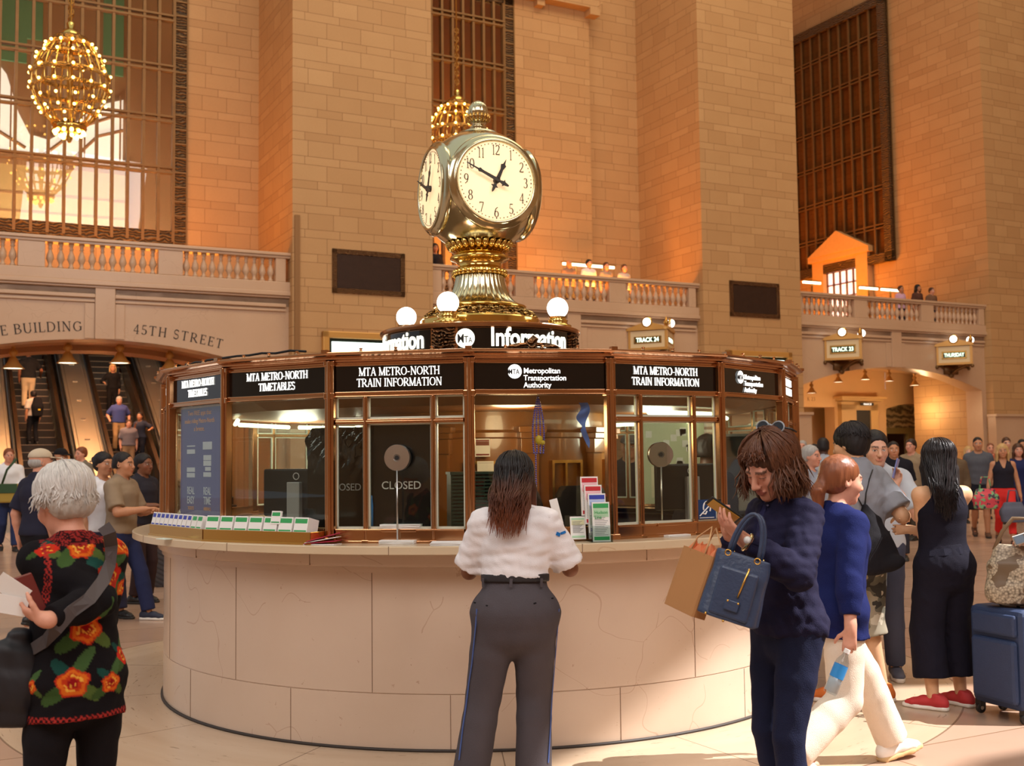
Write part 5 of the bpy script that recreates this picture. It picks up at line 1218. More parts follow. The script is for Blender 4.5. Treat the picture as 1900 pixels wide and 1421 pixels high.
def person(label,pos,fwd,H=1.70,sex='f',skin='fair',res=.012,bulk=1.0,hip=1.0,lean=0,leanx=0,twist=0,shift=(0,0),head=(0,0,0),hands={},feet={},hair=('short','brown'),top=None,bottom=None,shoes=None,
           brow=(60,40,30),lip=None,hcurl=(.5,.5),group=None,extras=None,closed=False,bodyres=None,z0=0.0,cut_legs=False,folda=1.0,seed=1,legw=1.0,shw=1.0):
    s=H/1.70; male=sex=='m'; yaw=math.atan2(-fwd[0],fwd[1])
    M=T((pos[0],pos[1],z0))@Rz(yaw); Mi=M.inverted()
    root=thing('person',label,'person',M=M,group=group)
    def loc(q):
        if q is None: return None
        if isinstance(q,tuple) and q[0]=='px': return np.array(Mi@Vector(atpx(q[1],q[2],q[3])))
        return np.asarray(q,float)
    hz=.90*s
    for nm,sx in(('L',-1),('R',1)):
        ft=feet.get(nm,(sx*.10,0,0,0)); hh=(ft[0]-shift[0]-sx*.088*s*hip)**2+(ft[1]-shift[1])**2; hz=min(hz,(ft[2] if len(ft)>2 else 0)+.085*s+math.sqrt(max(.01,(.82*s)**2-hh)))
    HC=V(shift[0],shift[1],hz)
    TR=rotm(twist,lean,leanx)
    def U(x,y,z): return HC+TR@V(x*s,y*s,(z-.90)*s)
    # torso nodes: z, half width, half depth, forward offset
    if male: tn=[(.85,.150,.105,0),(.93,.166,.118,-.008),(1.05,.150,.108,.006),(1.17,.155,.112,.006),(1.29,.172,.122,.0),(1.37,.160,.098,-.006),(1.43,.10,.07,-.008)]
    else: tn=[(.85,.150,.108,-.004),(.92,.174,.124,-.012),(1.05,.134,.10,.004),(1.16,.136,.106,.008),(1.27,.150,.124,.010),(1.36,.140,.088,-.002),(1.42,.08,.06,-.006)]
    tp=[U(0,y,z) for z,a,b,y in tn]; ta=[a*s*bulk*(hip if z<1.0 else 1)*(shw if z>1.3 else 1) for z,a,b,y in tn]; tb=[b*s*bulk*(1.0 if z>1.0 else (1+hip)/2) for z,a,b,y in tn]
    rt=TR@V(1,0,0); fw=TR@V(0,1,0)
    sw=(.164 if male else .146)*bulk**.6*shw
    arms={}
    for nm,sx in(('L',-1),('R',1)):
        S=U(sx*sw,-.006,1.365); tgt=hands.get(nm); pole=V(sx*.5,-.8,-.3); extra={}
        if isinstance(tgt,dict):
            extra=dict(tgt); tgt=extra.get('at')
            for a_,b_ in (('wdir','dir'),('wpalm','palm'),('wpole','pole')):
                if a_ in extra: extra[b_]=np.array(Mi.to_3x3()@Vector(extra[a_]))
            pole=np.asarray(extra.get('pole',pole),float)
        Tt=loc(tgt) if tgt is not None else S+V(sx*.06,.03,-.52)*s
        E_,Wr=ik(S,Tt,.285*s,.25*s,pole)
        hd=extra.get('dir'); hd=nrm(hd) if hd is not None else nrm(nrm(Wr-E_)+V(0,.0,0)); pn=np.asarray(extra.get('palm',V(-sx,0.15,0) if abs(hd[2])>.6 else V(0,0,-1)),float)
        arms[nm]=(S,E_,Wr,hd,pn,extra,sx)
    legs={}
    for nm,sx in(('L',-1),('R',1)):
        S=HC+V(sx*.088*s*hip,-.004,0); ft=feet.get(nm,(sx*.10,0.0,0.0,sx*8)); A=V(ft[0],ft[1],(ft[2] if len(ft)>2 else 0)+.085*s); A=A if not isinstance(ft[0],str) else A
        K,A2=ik(S,A,.42*s,.405*s,V(0,1,0.05)); legs[nm]=(S,K,A2,(ft[3] if len(ft)>3 else 0),sx)
    nb=U(0,-.004,1.43); hp=head; Hm=TR@rotm(hp[0],hp[1],hp[2]) if False else rotm(hp[0]+twist*.0,hp[1],hp[2])
    nt_=nb+nrm(TR@V(0,.18,1)*.6+Hm@V(0,0,1)*.4)*.07*s; hc=nt_+Hm@(V(0,.022,.088)*s); hs=s**.5*1.05
    # ---- body: one continuous surface
    br=bodyres or res; pr=[]
    pr.append(loft(tp,[a*.96 for a in ta],[b*.96 for b in tb],rt,.03))
    pr.append(rc(nb-V(0,0,.03*s),hc+Hm@(V(0,-.02,-.06)*hs),.056*s*(1.06 if male else .92),.050*s*(1.06 if male else .9),.03))
    for nm,(S,E_,Wr,hd,pn,ex,sx) in arms.items():
        q=1.08 if male else .95; q*=bulk**.5
        pr.append(rc(U(sx*.06,-.006,1.365),S,.056*s*q,.058*s*q,.04)); m1=S+(E_-S)*.5; m2=E_+(Wr-E_)*.35
        pr.append(loft([S,m1,E_,m2,Wr],[.054*s*q,.048*s*q,.041*s*q,.041*s*q,.027*s*q],None,rt,.02))
        pr+=hand_prims(Wr,hd,pn,s*(.98 if male else .9),curl=ex.get('curl',.45),side=ex.get('side',sx*(1)),fing=ex.get('fing'),thumb=ex.get('thumb',1))
    if not cut_legs:
        for nm,(S,K,A2,ty,sx) in legs.items():
            q=bulk**.5*legw; d1=S+(K-S)*.45; c1=K+(A2-K)*.3
            pr.append(loft([S,d1,K,c1,A2],[.086*s*q,.074*s*q,.055*s*q,.056*s*q,.036*s*q],None,V(1,0,0),.04))
            fy=nrm(V(-math.sin(R_(ty)),math.cos(R_(ty)),0)); hb=A2-V(0,0,.055*s)
            pr.append(rc(hb-fy*.045*s,hb+fy*.13*s-V(0,0,.008*s),.028*s,.02*s,.02))
    pr+=head_prims(hc,Hm,hs,sex)
    sk=lin3(SKINS.get(skin,skin) if isinstance(skin,str) else skin); lipc=lin3(lip) if lip else sk*V(.82,.52,.5)
    def paint(P):
        col=np.tile(sk,(len(P),1)); return head_paint(P,col,hc,Hm,hs,lin3(brow),lipc,closed=closed)
    body=add('body',sdf_mesh('body',pr,br,SKIN,paint),None,root)
    G=dict(root=root,U=U,tp=tp,ta=ta,tb=tb,rt=rt,fw=fw,arms=arms,legs=legs,nb=nb,hc=hc,Hm=Hm,hs=hs,s=s,TR=TR,HC=HC,M=M,Mi=Mi,loc=loc,res=res)
    # ---- clothes
    if bottom:
        o=bottom; of=o.get('off',.014); q=bulk**.5*legw; p2=[]
        th=(top[0] if isinstance(top,list) else top) if top else None
        thm=th.get('hem',.9) if th else 2
        wz=o.get('waist',1.03 if thm>=1.0 else min(1.03,thm+.05))
        if thm<1.0: of=min(of,.007)
        zs=[z for z,_,_,_ in tn]; iw=[i for i,z in enumerate(zs) if z<=1.06]
        p2.append(loft([tp[i] for i in iw],[ta[i]+of for i in iw],[tb[i]+of*1.1 for i in iw],rt,.03))
        kind=o.get('kind','trousers')
        fr=o.get('len',.97)
        if kind=='skirt':
            L0=HC; zz=o.get('hem',.5)*s; p2.append(loft([HC+V(0,0,.02),V(HC[0],HC[1],zz)],[ta[1]+of,ta[1]+of+o.get('flare',.04)],[tb[1]+of,tb[1]+of+o.get('flare',.04)],rt,.03)); p2.append(cutplane((0,0,zz),(0,0,-1)))
        else:
            w=o.get('w',(.100,.088,.070,.072,.066))
            for nm,(S,K,A2,ty,sx) in legs.items():
                d1=S+(K-S)*.45; c1=K+(A2-K)*.3; pts=[S,d1,K,c1,A2-V(0,0,.03*s)]; rad=[x*s*q for x in w]
                if fr<.9:       # shorts end above or below the knee
                    t=fr/.5-1; 
                    if fr<=.5: e=S+(K-S)*(fr/.5); pts=[S,d1,e]; rad=[rad[0],rad[1],rad[2]*1.1]
                    else: e=K+(A2-K)*t; pts=[S,d1,K,e]; rad=rad[:3]+[rad[3]]
                else: pts[-1]=K+(A2-K)*(fr)
                p2.append(loft(pts,rad,[r*1.04 for r in rad],V(1,0,0),.035,caps=(0,1)))
        top_pl=U(0,0,wz); p2.append(cutplane(top_pl,TR@V(0,0,1)))
        add(o.get('name','trousers'),sdf_mesh('trousers',p2,o.get('res',res),o['mat'],o.get('paint'),folds(seed+3,.0032*folda*o.get('fold',1),(30,30,16))),None,root)
        if o.get('belt'):
            b0=U(0,0,wz-.035); b1=U(0,0,wz+.006); i=2
            add('belt',sdf_mesh('belt',[loft([b0,b1],[ta[2]+of+.012]*2,[tb[2]+of+.012]*2,rt,0,caps=(1,1))],res*.8,o['belt']),None,root)
    if top:
        layers=top if isinstance(top,list) else [top]
        for li,o in enumerate(layers):
            hem=o.get('hem',.90); of=o.get('off',.016 if hem>=1 else .024); p2=[]
            n_=len(tp); zs=[z for z,_,_,_ in tn]; pts=[];aa=[];bb=[]
            fl=o.get('flare',.0)
            if hem<.85: pts.append(U(0,-.0,hem)); aa.append(ta[0]+of+fl+.012); bb.append(tb[0]+of+fl*.8+.012)
            for i in range(n_-1):
                g=of*(.5 if i==n_-2 else 1); low=max(0,1-(zs[i]-.85)/.35) if zs[i]<1.2 else 0
                wmin=o.get('boxy',0)
                a_=ta[i]+g+fl*low; b_=tb[i]+g+fl*.8*low
                if wmin and zs[i]<1.28: a_=max(a_,(ta[4]+of)*wmin); b_=max(b_,(tb[4]+of)*wmin)
                pts.append(tp[i]); aa.append(a_); bb.append(b_)
            pts.append(tp[-1]); aa.append(ta[-1]*.9+of*.5); bb.append(tb[-1]+of*.6)
            p2.append(loft(pts,aa,bb,rt,.03))
            sl=o.get('sleeve',1.0)
            for nm,(S,E_,Wr,hd,pn,ex,sx) in arms.items():
                q=(1.08 if male else .95)*bulk**.5; k_=o.get('slw',.016)*1.0
                if sl<=0:
                    continue
                p2.append(rc(U(sx*.06,-.006,1.375),S,.052*s*q+of*.5,.053*s*q+k_*.6,.045))
                m1=S+(E_-S)*.5; m2=E_+(Wr-E_)*.35
                if sl<.5: e=S+(E_-S)*(sl/.5); p2.append(loft([S,m1 if sl>.28 else S+(e-S)*.5,e],[.054*s*q+k_*.7,.052*s*q+k_,.050*s*q+k_*1.35],None,rt,.03,caps=(0,1)))
                else:
                    t=(sl-.5)/.5; e=E_+(Wr-E_)*t; p2.append(loft([S,m1,E_,E_+(e-E_)*.4,e],[.054*s*q+k_*.8,.049*s*q+k_,.043*s*q+k_,.043*s*q+k_,max(.031*s*q,.043*s*q-(t*.014))+k_*o.get('cuff',.7)],None,rt,.025,caps=(0,1)))
            if sl<=0:
                for nm,(S,E_,Wr,hd,pn,ex,sx) in arms.items(): p2.append(ell(S+rt*sx*.035*s,(.06*s,.075*s,.085*s),np.array(TR),.015,'s'))
            nk=o.get('neck','crew')
            if nk=='v': p2.append(rc(U(0,.13,1.30),nb+V(0,.06,.05),.02*s,.075*s,.01,'s')); p2.append(rc(nb,nb+V(0,0,.2),.062*s,.07*s,.01,'s'))
            elif nk=='collar':
                cA=nb+TR@V(0,.004,-.012)*s; p2.append(loft([cA,cA+TR@V(0,.012,.036)*s],[.078*s,.07*s],[.072*s,.068*s],rt,.012,caps=(0,1))); p2.append(rc(nb+V(0,.02*s,.0),nb+V(0,.03*s,.2*s),.060*s,.066*s,.004,'s'))
                if o.get('vopen'): p2.append(rc(U(0,.135,1.31),U(0,.13,1.47),.006*s,.05*s,.006,'s'))
            else: p2.append(rc(nb+TR@V(0,.02,.012)*s,nb+TR@V(0,.05,.2)*s,.066*s,.075*s,.008,'s'))
            p2.append(cutplane(U(0,0,hem),TR@V(0,0,-1)))
            for c in o.get('cuts',[]): p2.append(c(G))
            add(o.get('name','shirt'),sdf_mesh('shirt',p2,o.get('res',res),o['mat'],(lambda P:o['paint'](P,G)) if o.get('paint') else None,folds(seed+li*5,.004*folda*o.get('fold',1),o.get('ff',(24,24,34)))),None,root)
    # ---- shoes
    if shoes and not cut_legs:
        for nm,(S,K,A2,ty,sx) in legs.items():
            fy=nrm(V(-math.sin(R_(ty)),math.cos(R_(ty)),0)); tilt=feet.get(nm,(0,0,0,0)); pt=tilt[4] if len(tilt)>4 else 0
            g=A2-V(0,0,.085*s); fx=V(fy[1],-fy[0],0); up=V(0,0,1)
            if pt: fy=nrm(fy*math.cos(R_(pt))+up*math.sin(R_(pt))); up=np.cross(fx,fy)*1.0
            if up[2]<0: up=-up
            Q=lambda x,y,z: g+fx*x*s+fy*y*s+up*z*s
            kd=shoes.get('kind','sneaker'); r_=min(res,.009)
            sh=[loft([Q(0,-.065,.045),Q(0,-.02,.05),Q(0,.06,.048),Q(0,.125,.036),Q(0,.165,.03)],[.036*s,.037*s,.042*s,.043*s,.030*s],[.040*s,.040*s,.036*s,.026*s,.018*s],fx,.01)]
            if kd!='flat': sh.append(rc(Q(0,-.035,.06),Q(0,-.03,.095 if kd=='sneaker' else .15),.044*s,.043*s,.02))
            sh.append(cutplane(Q(0,0,.02),-up))
            if kd=='sneaker': sh.append(cutplane(Q(0,-.03,.105),nrm(up*1.0-fy*.25)))
            so=add('shoe',sdf_mesh('shoe',sh,r_,shoes['mat']),None,root)
            so2=[loft([Q(0,-.07,.013),Q(0,.0,.013),Q(0,.10,.013),Q(0,.17,.014)],[.039*s,.038*s,.047*s,.033*s],[.03*s]*4,fx,0),cutplane(Q(0,0,.028),up),cutplane(Q(0,0,.0),-up)]
            add('sole',sdf_mesh('sole',so2,r_,shoes.get('sole',WHITE)),None,so)
            if shoes.get('laces'):
                lm=MB()
                for j in range(4): lm.tube([Q(-.018,.03+.022*j,.083-.006*j),Q(0,.035+.022*j,.089-.007*j),Q(.018,.03+.022*j,.083-.006*j)],.0032,5)
                add('laces',lm,shoes['laces'],so,True)
    # ---- hair
    if hair:
        st=hair[0]; hm=hair[1]; k=hs
        L=lambda x,y,z: hc+Hm@(V(x,y,z)*k)
        E=lambda c,r,kk=.02,op='u':ell(L(*c),np.array(r)*k,Hm,kk*k,op)
        face=[E((0,.112,-.035),(.064,.07,.088),.012,'s')]
        hp_=[E((0,-.020,.043),(.083,.103,.088))]
        if st=='short': hp_+=[E((0,-.045,.0),(.080,.072,.075),.02)]+[E((0,.126,.0),(.10,.085,.082),.015,'s'),E((-.09,.02,-.045),(.04,.05,.05),.01,'s'),E((.09,.02,-.045),(.04,.05,.05),.01,'s'),E((0,-.02,-.12),(.1,.15,.07),.015,'s')]
        elif st=='full': hp_=[E((0,-.022,.046),(.092,.112,.094)),E((0,-.05,-.005),(.088,.075,.08),.02),E((0,.14,-.05),(.10,.085,.095),.015,'s'),E((0,-.02,-.135),(.1,.15,.06),.015,'s')]
        elif st=='bald': hp_=[E((0,-.03,-.005),(.079,.088,.045)),E((0,.10,.02),(.12,.085,.12),.01,'s'),E((0,-.02,-.12),(.1,.15,.07),.015,'s')]
        elif st=='buzz': hp_=[E((0,-.019,.042),(.077,.098,.085)),E((0,-.042,-.008),(.077,.08,.06)),E((0,.126,.0),(.10,.085,.084),.015,'s'),E((0,-.02,-.10),(.12,.15,.07),.015,'s')]
        elif st in('long','shoulder','bob'):
            ln={'long':.42,'shoulder':.22,'bob':.13}[st]; w=hair[2] if len(hair)>2 else 1.0
            back=[L(0,-.05,.03),L(0,-.075,-.06)]; e=back[-1]+np.array(TR@V(0,-.03,-ln))*1.0
            hp_+=[loft(back+[back[-1]+(e-back[-1])*.5,e],[.082*k*w,.088*k*w,.088*k*w,.055*k*w],[.05*k,.045*k,.035*k,.02*k],Hm@V(1,0,0),.03)]
            for sx in(-1,1): hp_+=[loft([L(sx*.066,.0,.05),L(sx*.082,.01,-.04),L(sx*.085,.0,-.05-ln*.62)],[.022*k,.024*k,.018*k],[.04*k,.045*k,.03*k],Hm@V(1,0,0),.03)]
            hp_+=face
        elif st=='pony':
            hp_+=[E((0,-.045,.0),(.080,.072,.075),.02),E((0,.12,-.03),(.10,.085,.09),.015,'s'),E((-.09,.02,-.05),(.03,.05,.05),.01,'s'),E((.09,.02,-.05),(.03,.05,.05),.01,'s'),E((0,-.02,-.13),(.1,.15,.06),.015,'s')]
            ln=hair[2] if len(hair)>2 else .26; q0=L(0,-.105,.0); hp_+=[loft([L(0,-.09,.01),q0,q0+V(0,-.035,-.06),q0+V(0,-.03,-ln)],[.030,.026,.042,.014],[.028,.024,.036,.012],Hm@V(1,0,0),.015)]
        elif st=='bun': hp_+=[E((0,-.045,.0),(.080,.072,.075),.02),E((0,-.12,.05),(.04,.04,.04),.01),E((0,.12,-.03),(.10,.085,.09),.015,'s'),E((0,-.02,-.13),(.1,.15,.06),.015,'s')]
        rr_=np.random.default_rng(seed+11); ph=rr_.uniform(0,6.28,4)
        def strands(X,Y,Z):
            x=(X-hc[0]);y=(Y-hc[1]); az=np.arctan2(x,-y); return .0022*np.sin(az*23+ph[0]+2*np.sin(Z*30+ph[1]))+.0016*np.sin(az*47+ph[2]+1.5*np.sin(Z*22+ph[3]))
        if st=='cap':
            cp=[E((0,-.012,.048),(.084,.106,.082)),cutplane(L(0,0,.042),-(Hm@V(0,0,1)))]
            c_=add('cap',sdf_mesh('cap',cp,res*.8,hm),None,root)
            bl=[loft([L(0,.06,.046),L(0,.175,.036)],[.074*k,.058*k],[.007*k,.006*k],Hm@V(1,0,0),0)]
            add('cap_brim',sdf_mesh('cap_brim',bl,min(res,.008),hm),None,c_)
            h2=[E((0,-.03,.0),(.078,.088,.06)),E((0,.12,-.03),(.12,.10,.12),.01,'s'),E((0,-.02,-.12),(.1,.15,.07),.015,'s'),cutplane(L(0,0,.045),Hm@V(0,0,1))]
            add('hair',sdf_mesh('hair',h2,res*.8,hair[2]),None,root)
        elif st!='none': add('hair',sdf_mesh('hair',hp_,min(res,.009) if res<.014 else res*.85,hm,None,strands),None,root)
    if extras: extras(G)
    return G
HBLACK=hairmat('black',(14,11,12),(38,30,30),.58); HBROWN=hairmat('brown',(46,28,20),(98,62,40)); HGREY=hairmat('grey',(120,116,112),(196,192,188)); HBLOND=hairmat('blond',(150,112,66),(222,186,126)); HRED=hairmat('auburn',(92,48,28),(150,88,54)); HDBROWN=hairmat('dark_brown',(26,18,16),(62,42,32)); HWHITE=hairmat('white',(150,146,140),(224,220,212),.5)

from mathutils.bvhtree import BVHTree
def surf_of(*objs):
    dg=bpy.context.evaluated_depsgraph_get(); vs=[];fs=[]
    for o in objs:
        me=o.data; mw=o.parent.matrix_world@o.matrix_local if o.parent else o.matrix_world; k=len(vs)
        vs+=[mw@v.co for v in me.vertices]; fs+=[tuple(i+k for i in p.vertices) for p in me.polygons]
    return BVHTree.FromPolygons(vs,fs)
def on_surf(bv,px,py,off=.004,Yd=5):
    d=Vector(atpx(px,py,Yd))-Vector(EYE); h=bv.ray_cast(Vector(EYE),d.normalized())
    if h[0] is None: q=Vector(atpx(px,py,Yd)); return q,-d.normalized()
    return h[0]+h[1]*off,h[1]
def kid(G,nm): return [c for c in G['root'].children if c.name.split('.')[0]==nm]
def ribbon(pts,nor,w,th=.003):
    mb=MB(); n=len(pts); vs=[]
    for i in range(n):
        t=(pts[min(n-1,i+1)]-pts[max(0,i-1)]).normalized(); b=t.cross(nor[i]).normalized()
        for sx,sn in((-1,0),(1,0),(1,1),(-1,1)): vs.append(pts[i]+b*sx*w/2+nor[i]*sn*th)
    fs=[]
    for i in range(n-1):
        for j in range(4): fs.append((i*4+j,i*4+(j+1)%4,i*4+4+(j+1)%4,i*4+4+j))
    return mb.add(vs,fs+[(3,2,1,0),(n*4-4,n*4-3,n*4-2,n*4-1)])
def strand_hair(G,n,az,th,fall,mat_,seed=1,vol=1.0,r0=.0035,name='hair_strands',jit=.010,npts=5,face=None,flick=0.0):
    """strands that leave the crown, follow the skull to polar angle th and then fall; fall(az,u)->(end point in person space) or a length"""
    rr=np.random.default_rng(seed); hc,Hm,k=G['hc'],G['Hm'],G['hs']; mb=MB()
    for i in range(n):
        a=R_(rr.uniform(*az)); t0=R_(rr.uniform(4,70)) if i%3 else R_(rr.uniform(4,30)); t1=R_(th(math.degrees(a)) if callable(th) else th)+R_(rr.normal()*6); v=vol*(1+rr.normal()*.025); pts=[]
        if t1<=t0: continue
        for j in range(npts+1):
            t=t0+(t1-t0)*j/npts; aa=a+.05*rr.normal()*j/npts
            pts.append(hc+Hm@(V(.086*v*math.sin(t)*math.sin(aa),-.020-.107*v*math.sin(t)*math.cos(aa),.043+.092*v*math.cos(t))*k))
        e=fall(math.degrees(a),rr)
        if e is not None:
            p=pts[-1]
            if np.isscalar(e): e=p+V(*(rr.normal(size=2)*jit),-e)+flick*nrm(V(*(p-hc)[:2],0))
            for u in (.2,.4,.6,.8,1.0):
                q=p+(e-p)*u; q=q+V(rr.normal()*jit*.25,rr.normal()*jit*.25,0); pts.append(q)
        m=len(pts); rad=[r0*(.6 if j==0 else 1)*(1 if j<m-3 else (.8,.55,.2)[j-m+3]) for j in range(m)]
        mb.tube(pts,rad,4)
    pa=kid(G,'hair'); return add(name,mb,mat_,pa[0] if pa else G['root'],True,kind='stuff')
# ------------------------------------------------------------------ the people in front
def px0(px,Yd): return (float(atpx(px,850,Yd)[0]),Yd)
F_=fabric
WHT=F_('white_cotton',(236,232,234)); GRYT=F_('charcoal_twill',(82,76,80),.8); NAVYL=F_('navy_linen',(32,30,54)); DENIM=F_('dark_denim',(28,32,56),.8); BLKF=F_('black_cotton',(26,24,28)); NAVYK=F_('navy_knit',(24,32,82)); KHAKI=F_('stone_cotton',(232,216,196)); GREYM=F_('grey_marl',(140,142,150)); NAVYC=F_('navy_crepe',(24,22,34)); TAUPE=F_('taupe_jersey',(146,126,106))
SHB=mat('black_shoe_leather',(30,28,28),.45); SOLEB=mat('dark_sole',(40,36,34),.6); SOLEW=mat('white_rubber_sole',(232,226,216),.5); SOLET=mat('straw_sole',(206,172,122),.8); LACE=mat('white_lace',(236,232,228),.7)
BLUEB=F_('royal_blue_trim',(36,112,186)); GOLDM=mat('gold_hardware',(226,180,96),.22,1)

# guard at the counter, seen from behind
p=px0(953,5.42)
G=person('person in white uniform shirt and charcoal trousers leaning on the counter, back turned',p,(.03,1),H=1.60,sex='f',skin='brown',res=.0075,bodyres=.006,bulk=1.10,hip=1.10,shw=1.02,lean=5,head=(0,6,0),
  feet={'L':(-.225,.0,0,12),'R':(.075,.03,0,-10)},hands={'L':dict(at=('px',900,1000,5.72),pole=(-.42,-.5,-1),wdir=(.5,.8,0),wpalm=(0,0,-1)),'R':dict(at=('px',1040,992,5.70),pole=(.38,-.5,-1),wdir=(-.15,.5,.55),wpalm=(-.8,.3,.1),curl=.7)},
  hair=('long',hairmat('ombre_brown',(70,36,24),(132,74,48),.42,(1.28,1.52,(20,14,13))),.9),top=dict(mat=WHT,sleeve=.44,hem=1.088,slw=.026,neck='collar',fold=2.2,boxy=.92,flare=.0),
  bottom=dict(mat=GRYT,belt=mat('black_belt',(38,35,38),.5),w=(.112,.100,.086,.084,.088),name='trousers',fold=1.0,waist=1.105),shoes=dict(mat=SHB,kind='flat',sole=SOLEB),brow=(30,20,16),seed=4)
bv=surf_of(*kid(G,'shirt'),*kid(G,'trousers'))
def endg(a,rr):
    x=.0+a/115*.085-.035+rr.normal()*.012; return np.array(G['Mi']@Vector(atpx(953+ (x)*380,930+rr.uniform(0,75)-abs(a)*.12,5.26)))
strand_hair(G,420,(-118,118),98,endg,hairmat('ombre_strand',(86,44,30),(168,98,64),.42,(1.28,1.52,(24,17,15))),2,1.06,.0042,jit=.012)
sh=kid(G,'shirt')[0]; Mi=G['Mi']
def patch(G,par,name,pts,w,m,off=.003,Yd=5,th=.003,bv=None):
    q=[on_surf(bv,x,y,off,Yd) for x,y in pts if bv.ray_cast(Vector(EYE),(Vector(atpx(x,y,Yd))-Vector(EYE)).normalized())[0] is not None]
    if len(q)<2: return
    mb=ribbon([a for a,b in q],[b for a,b in q],w,th).xf(G['Mi']); return add(name,mb,m,par)
patch(G,sh,'shoulder_tab',[(880,914),(884,908),(892,903),(900,902)],.03,BLUEB,bv=bv); patch(G,sh,'shoulder_tab',[(990,912),(1000,914),(1010,920),(1018,928)],.03,BLUEB,bv=bv)
patch(G,sh,'sleeve_emblem',[(1034,994),(1036,988)],.022,BLUEB,bv=bv); patch(G,sh,'sleeve_emblem',[(1040,990),(1048,987)],.012,BLUEB,bv=bv)
patch(G,sh,'yoke_seam',[(868,950),(900,938),(950,936),(990,942),(1020,960)],.006,F_('white_seam',(214,208,210)),.001,th=.0015,bv=bv)
tr=kid(G,'trousers')[0]
tl=[(1036,1130),(1034,1180),(1028,1230),(1023,1290),(1020,1350),(1016,1415)]; patch(G,tr,'side_stripe',tl,.008,mat('blue_piping',(70,92,150),.7),bv=bv)
patch(G,tr,'side_stripe',[(886,1130),(884,1160),(881,1190),(877,1230),(871,1270),(866,1310),(860,1350),(853,1410)],.008,mat('blue_piping',(70,92,150),.7),bv=bv)
for x in (900,948,1002): patch(G,tr,'belt_loop',[(x,1072),(x,1092)],.014,GRYT,.012,bv=bv)
patch(G,tr,'back_pocket',[(880,1118),(905,1124)],.006,BLKF,.001,bv=bv); patch(G,tr,'back_pocket',[(990,1120),(1026,1110)],.006,BLKF,.001,bv=bv)
t=thing('paper_sheet','white folded paper held up in the right hand of the guard','paper',M=T(Vector(atpx(1033,952,5.84)))@Ry(R_(-14))@Rz(R_(15)))
add('sheet',MB().box(-.022,.022,0,.002,-.06,.075),PAPER,t)

# woman with sunglasses on her hair, looking at a phone
Yw=4.62
G=person('person in navy shirt and dark jeans looking at a phone, sunglasses on hair',px0(1450,Yw),(-.90,-.44),H=1.675,sex='f',skin='pink',res=.007,bodyres=.0048,bulk=.92,hip=1.0,lean=0,head=(6,28,-4),
  feet={'L':(-.10,.05,0,10),'R':(.09,-.04,0,-10)},
  hands={'L':dict(at=('px',1378,1000,4.36),wpole=(.5,-.35,-.8),wdir=(-.62,-.06,.62),wpalm=(.55,.35,.6),curl=.35,side=1),'R':dict(at=('px',1352,985,4.56),wpole=(.3,.5,-.9),wdir=(-.45,-.35,.75),wpalm=(.6,-.5,.5),curl=.75,side=-1)},
  hair=('bob',HBROWN,1.08),top=dict(mat=NAVYL,sleeve=.93,hem=.885,flare=.0,vopen=1,slw=.020,neck='collar',fold=3.0,res=.007),bottom=dict(mat=DENIM,w=(.094,.084,.064,.060,.062),fold=.9),shoes=dict(mat=SHB,kind='flat',sole=SOLEB),brow=(70,46,34),lip=(150,70,66),closed=True,seed=9)
hb=strand_hair(G,620,(-128,128),lambda a:112-abs(a)*.06,lambda a,rr:.075+.05*rr.uniform()+.03*(abs(a)<70),hairmat('brown_strand',(50,28,20),(120,74,48)),5,1.20,.0042,jit=.02,flick=.012)
hb2=strand_hair(G,150,(140,220),52,lambda a,rr:.02+.02*rr.uniform(),hairmat('brown_strand',(50,28,20),(120,74,48)),6,1.1,.004,name='fringe_strands',jit=.012)
bv=surf_of(*kid(G,'shirt'),*kid(G,'trousers')); sh=kid(G,'shirt')[0]
patch(G,sh,'button_placket',[(1424,925),(1416,950),(1408,985),(1402,1010)],.03,F_('navy_placket',(38,38,70)),.002,bv=bv)
for x,y in ((1427,938),(1418,962),(1411,992)):
    q,nn=on_surf(bv,x,y,.006); add('button',MB().sphere(Mi@q if False else G['Mi']@q,.0055,8,6),mat('navy_button',(70,70,104),.4),sh,True)
S_=G['arms']['L']; Wp=S_[2]; dv=nrm(S_[2]-S_[1]); a1=nrm(np.cross(dv,V(0,0,1))); a2=np.cross(dv,a1)
wt=add('wrist_watch',MB().tube([Vector(Wp-dv*.022+(a1*math.cos(a)+a2*math.sin(a))*.033) for a in [2*PI*i/24 for i in range(24)]],.007,8,True),mat('two_tone_watch',(214,196,150),.25,1),G['root'],True)
add('watch_face',MB().sphere(Vector(Wp-dv*.022)+(G['Mi'].to_3x3()@Vector((-.2,-.9,.3))).normalized()*.034,.015,14,8),WHITE,wt,True)
def sunglasses(G,label,dz=.075,dy=.085,m=None):
    Hm4=G['M']@T(Vector(G['hc']))@Matrix([list(r)+[0] for r in G['Hm']]+[[0,0,0,1]])@T((0,dy,dz))@Rx(R_(40))@Matrix.Scale(1.15,4)
    t=thing('sunglasses',label,'sunglasses',M=Hm4); fr=mat('clear_grey_frame',(150,156,162),.2); ln=mat('dark_lens',(22,22,26),.08)
    for sx in(-1,1):
        c=(sx*.036,.012,0); o=[(c[0]+.027*math.cos(a)*(1+.06*math.cos(2*a)),c[1],c[2]+.021*math.sin(a)) for a in [2*PI*i/24 for i in range(24)]]
        add('lens',MB().add(o+[c],[(i,(i+1)%24,24) for i in range(24)]),ln,t); add('rim',MB().tube(o,.003,6,True),fr,t,True)
        add('temple',MB().tube([(sx*.064,.01,.0),(sx*.078,-.01,.0),(sx*.086,-.03,-.006)],.0035,6),ln,t,True)
    add('bridge',MB().tube([(-.011,.013,.004),(0,.016,.008),(.011,.013,.004)],.0035,6),fr,t,True)
    return t
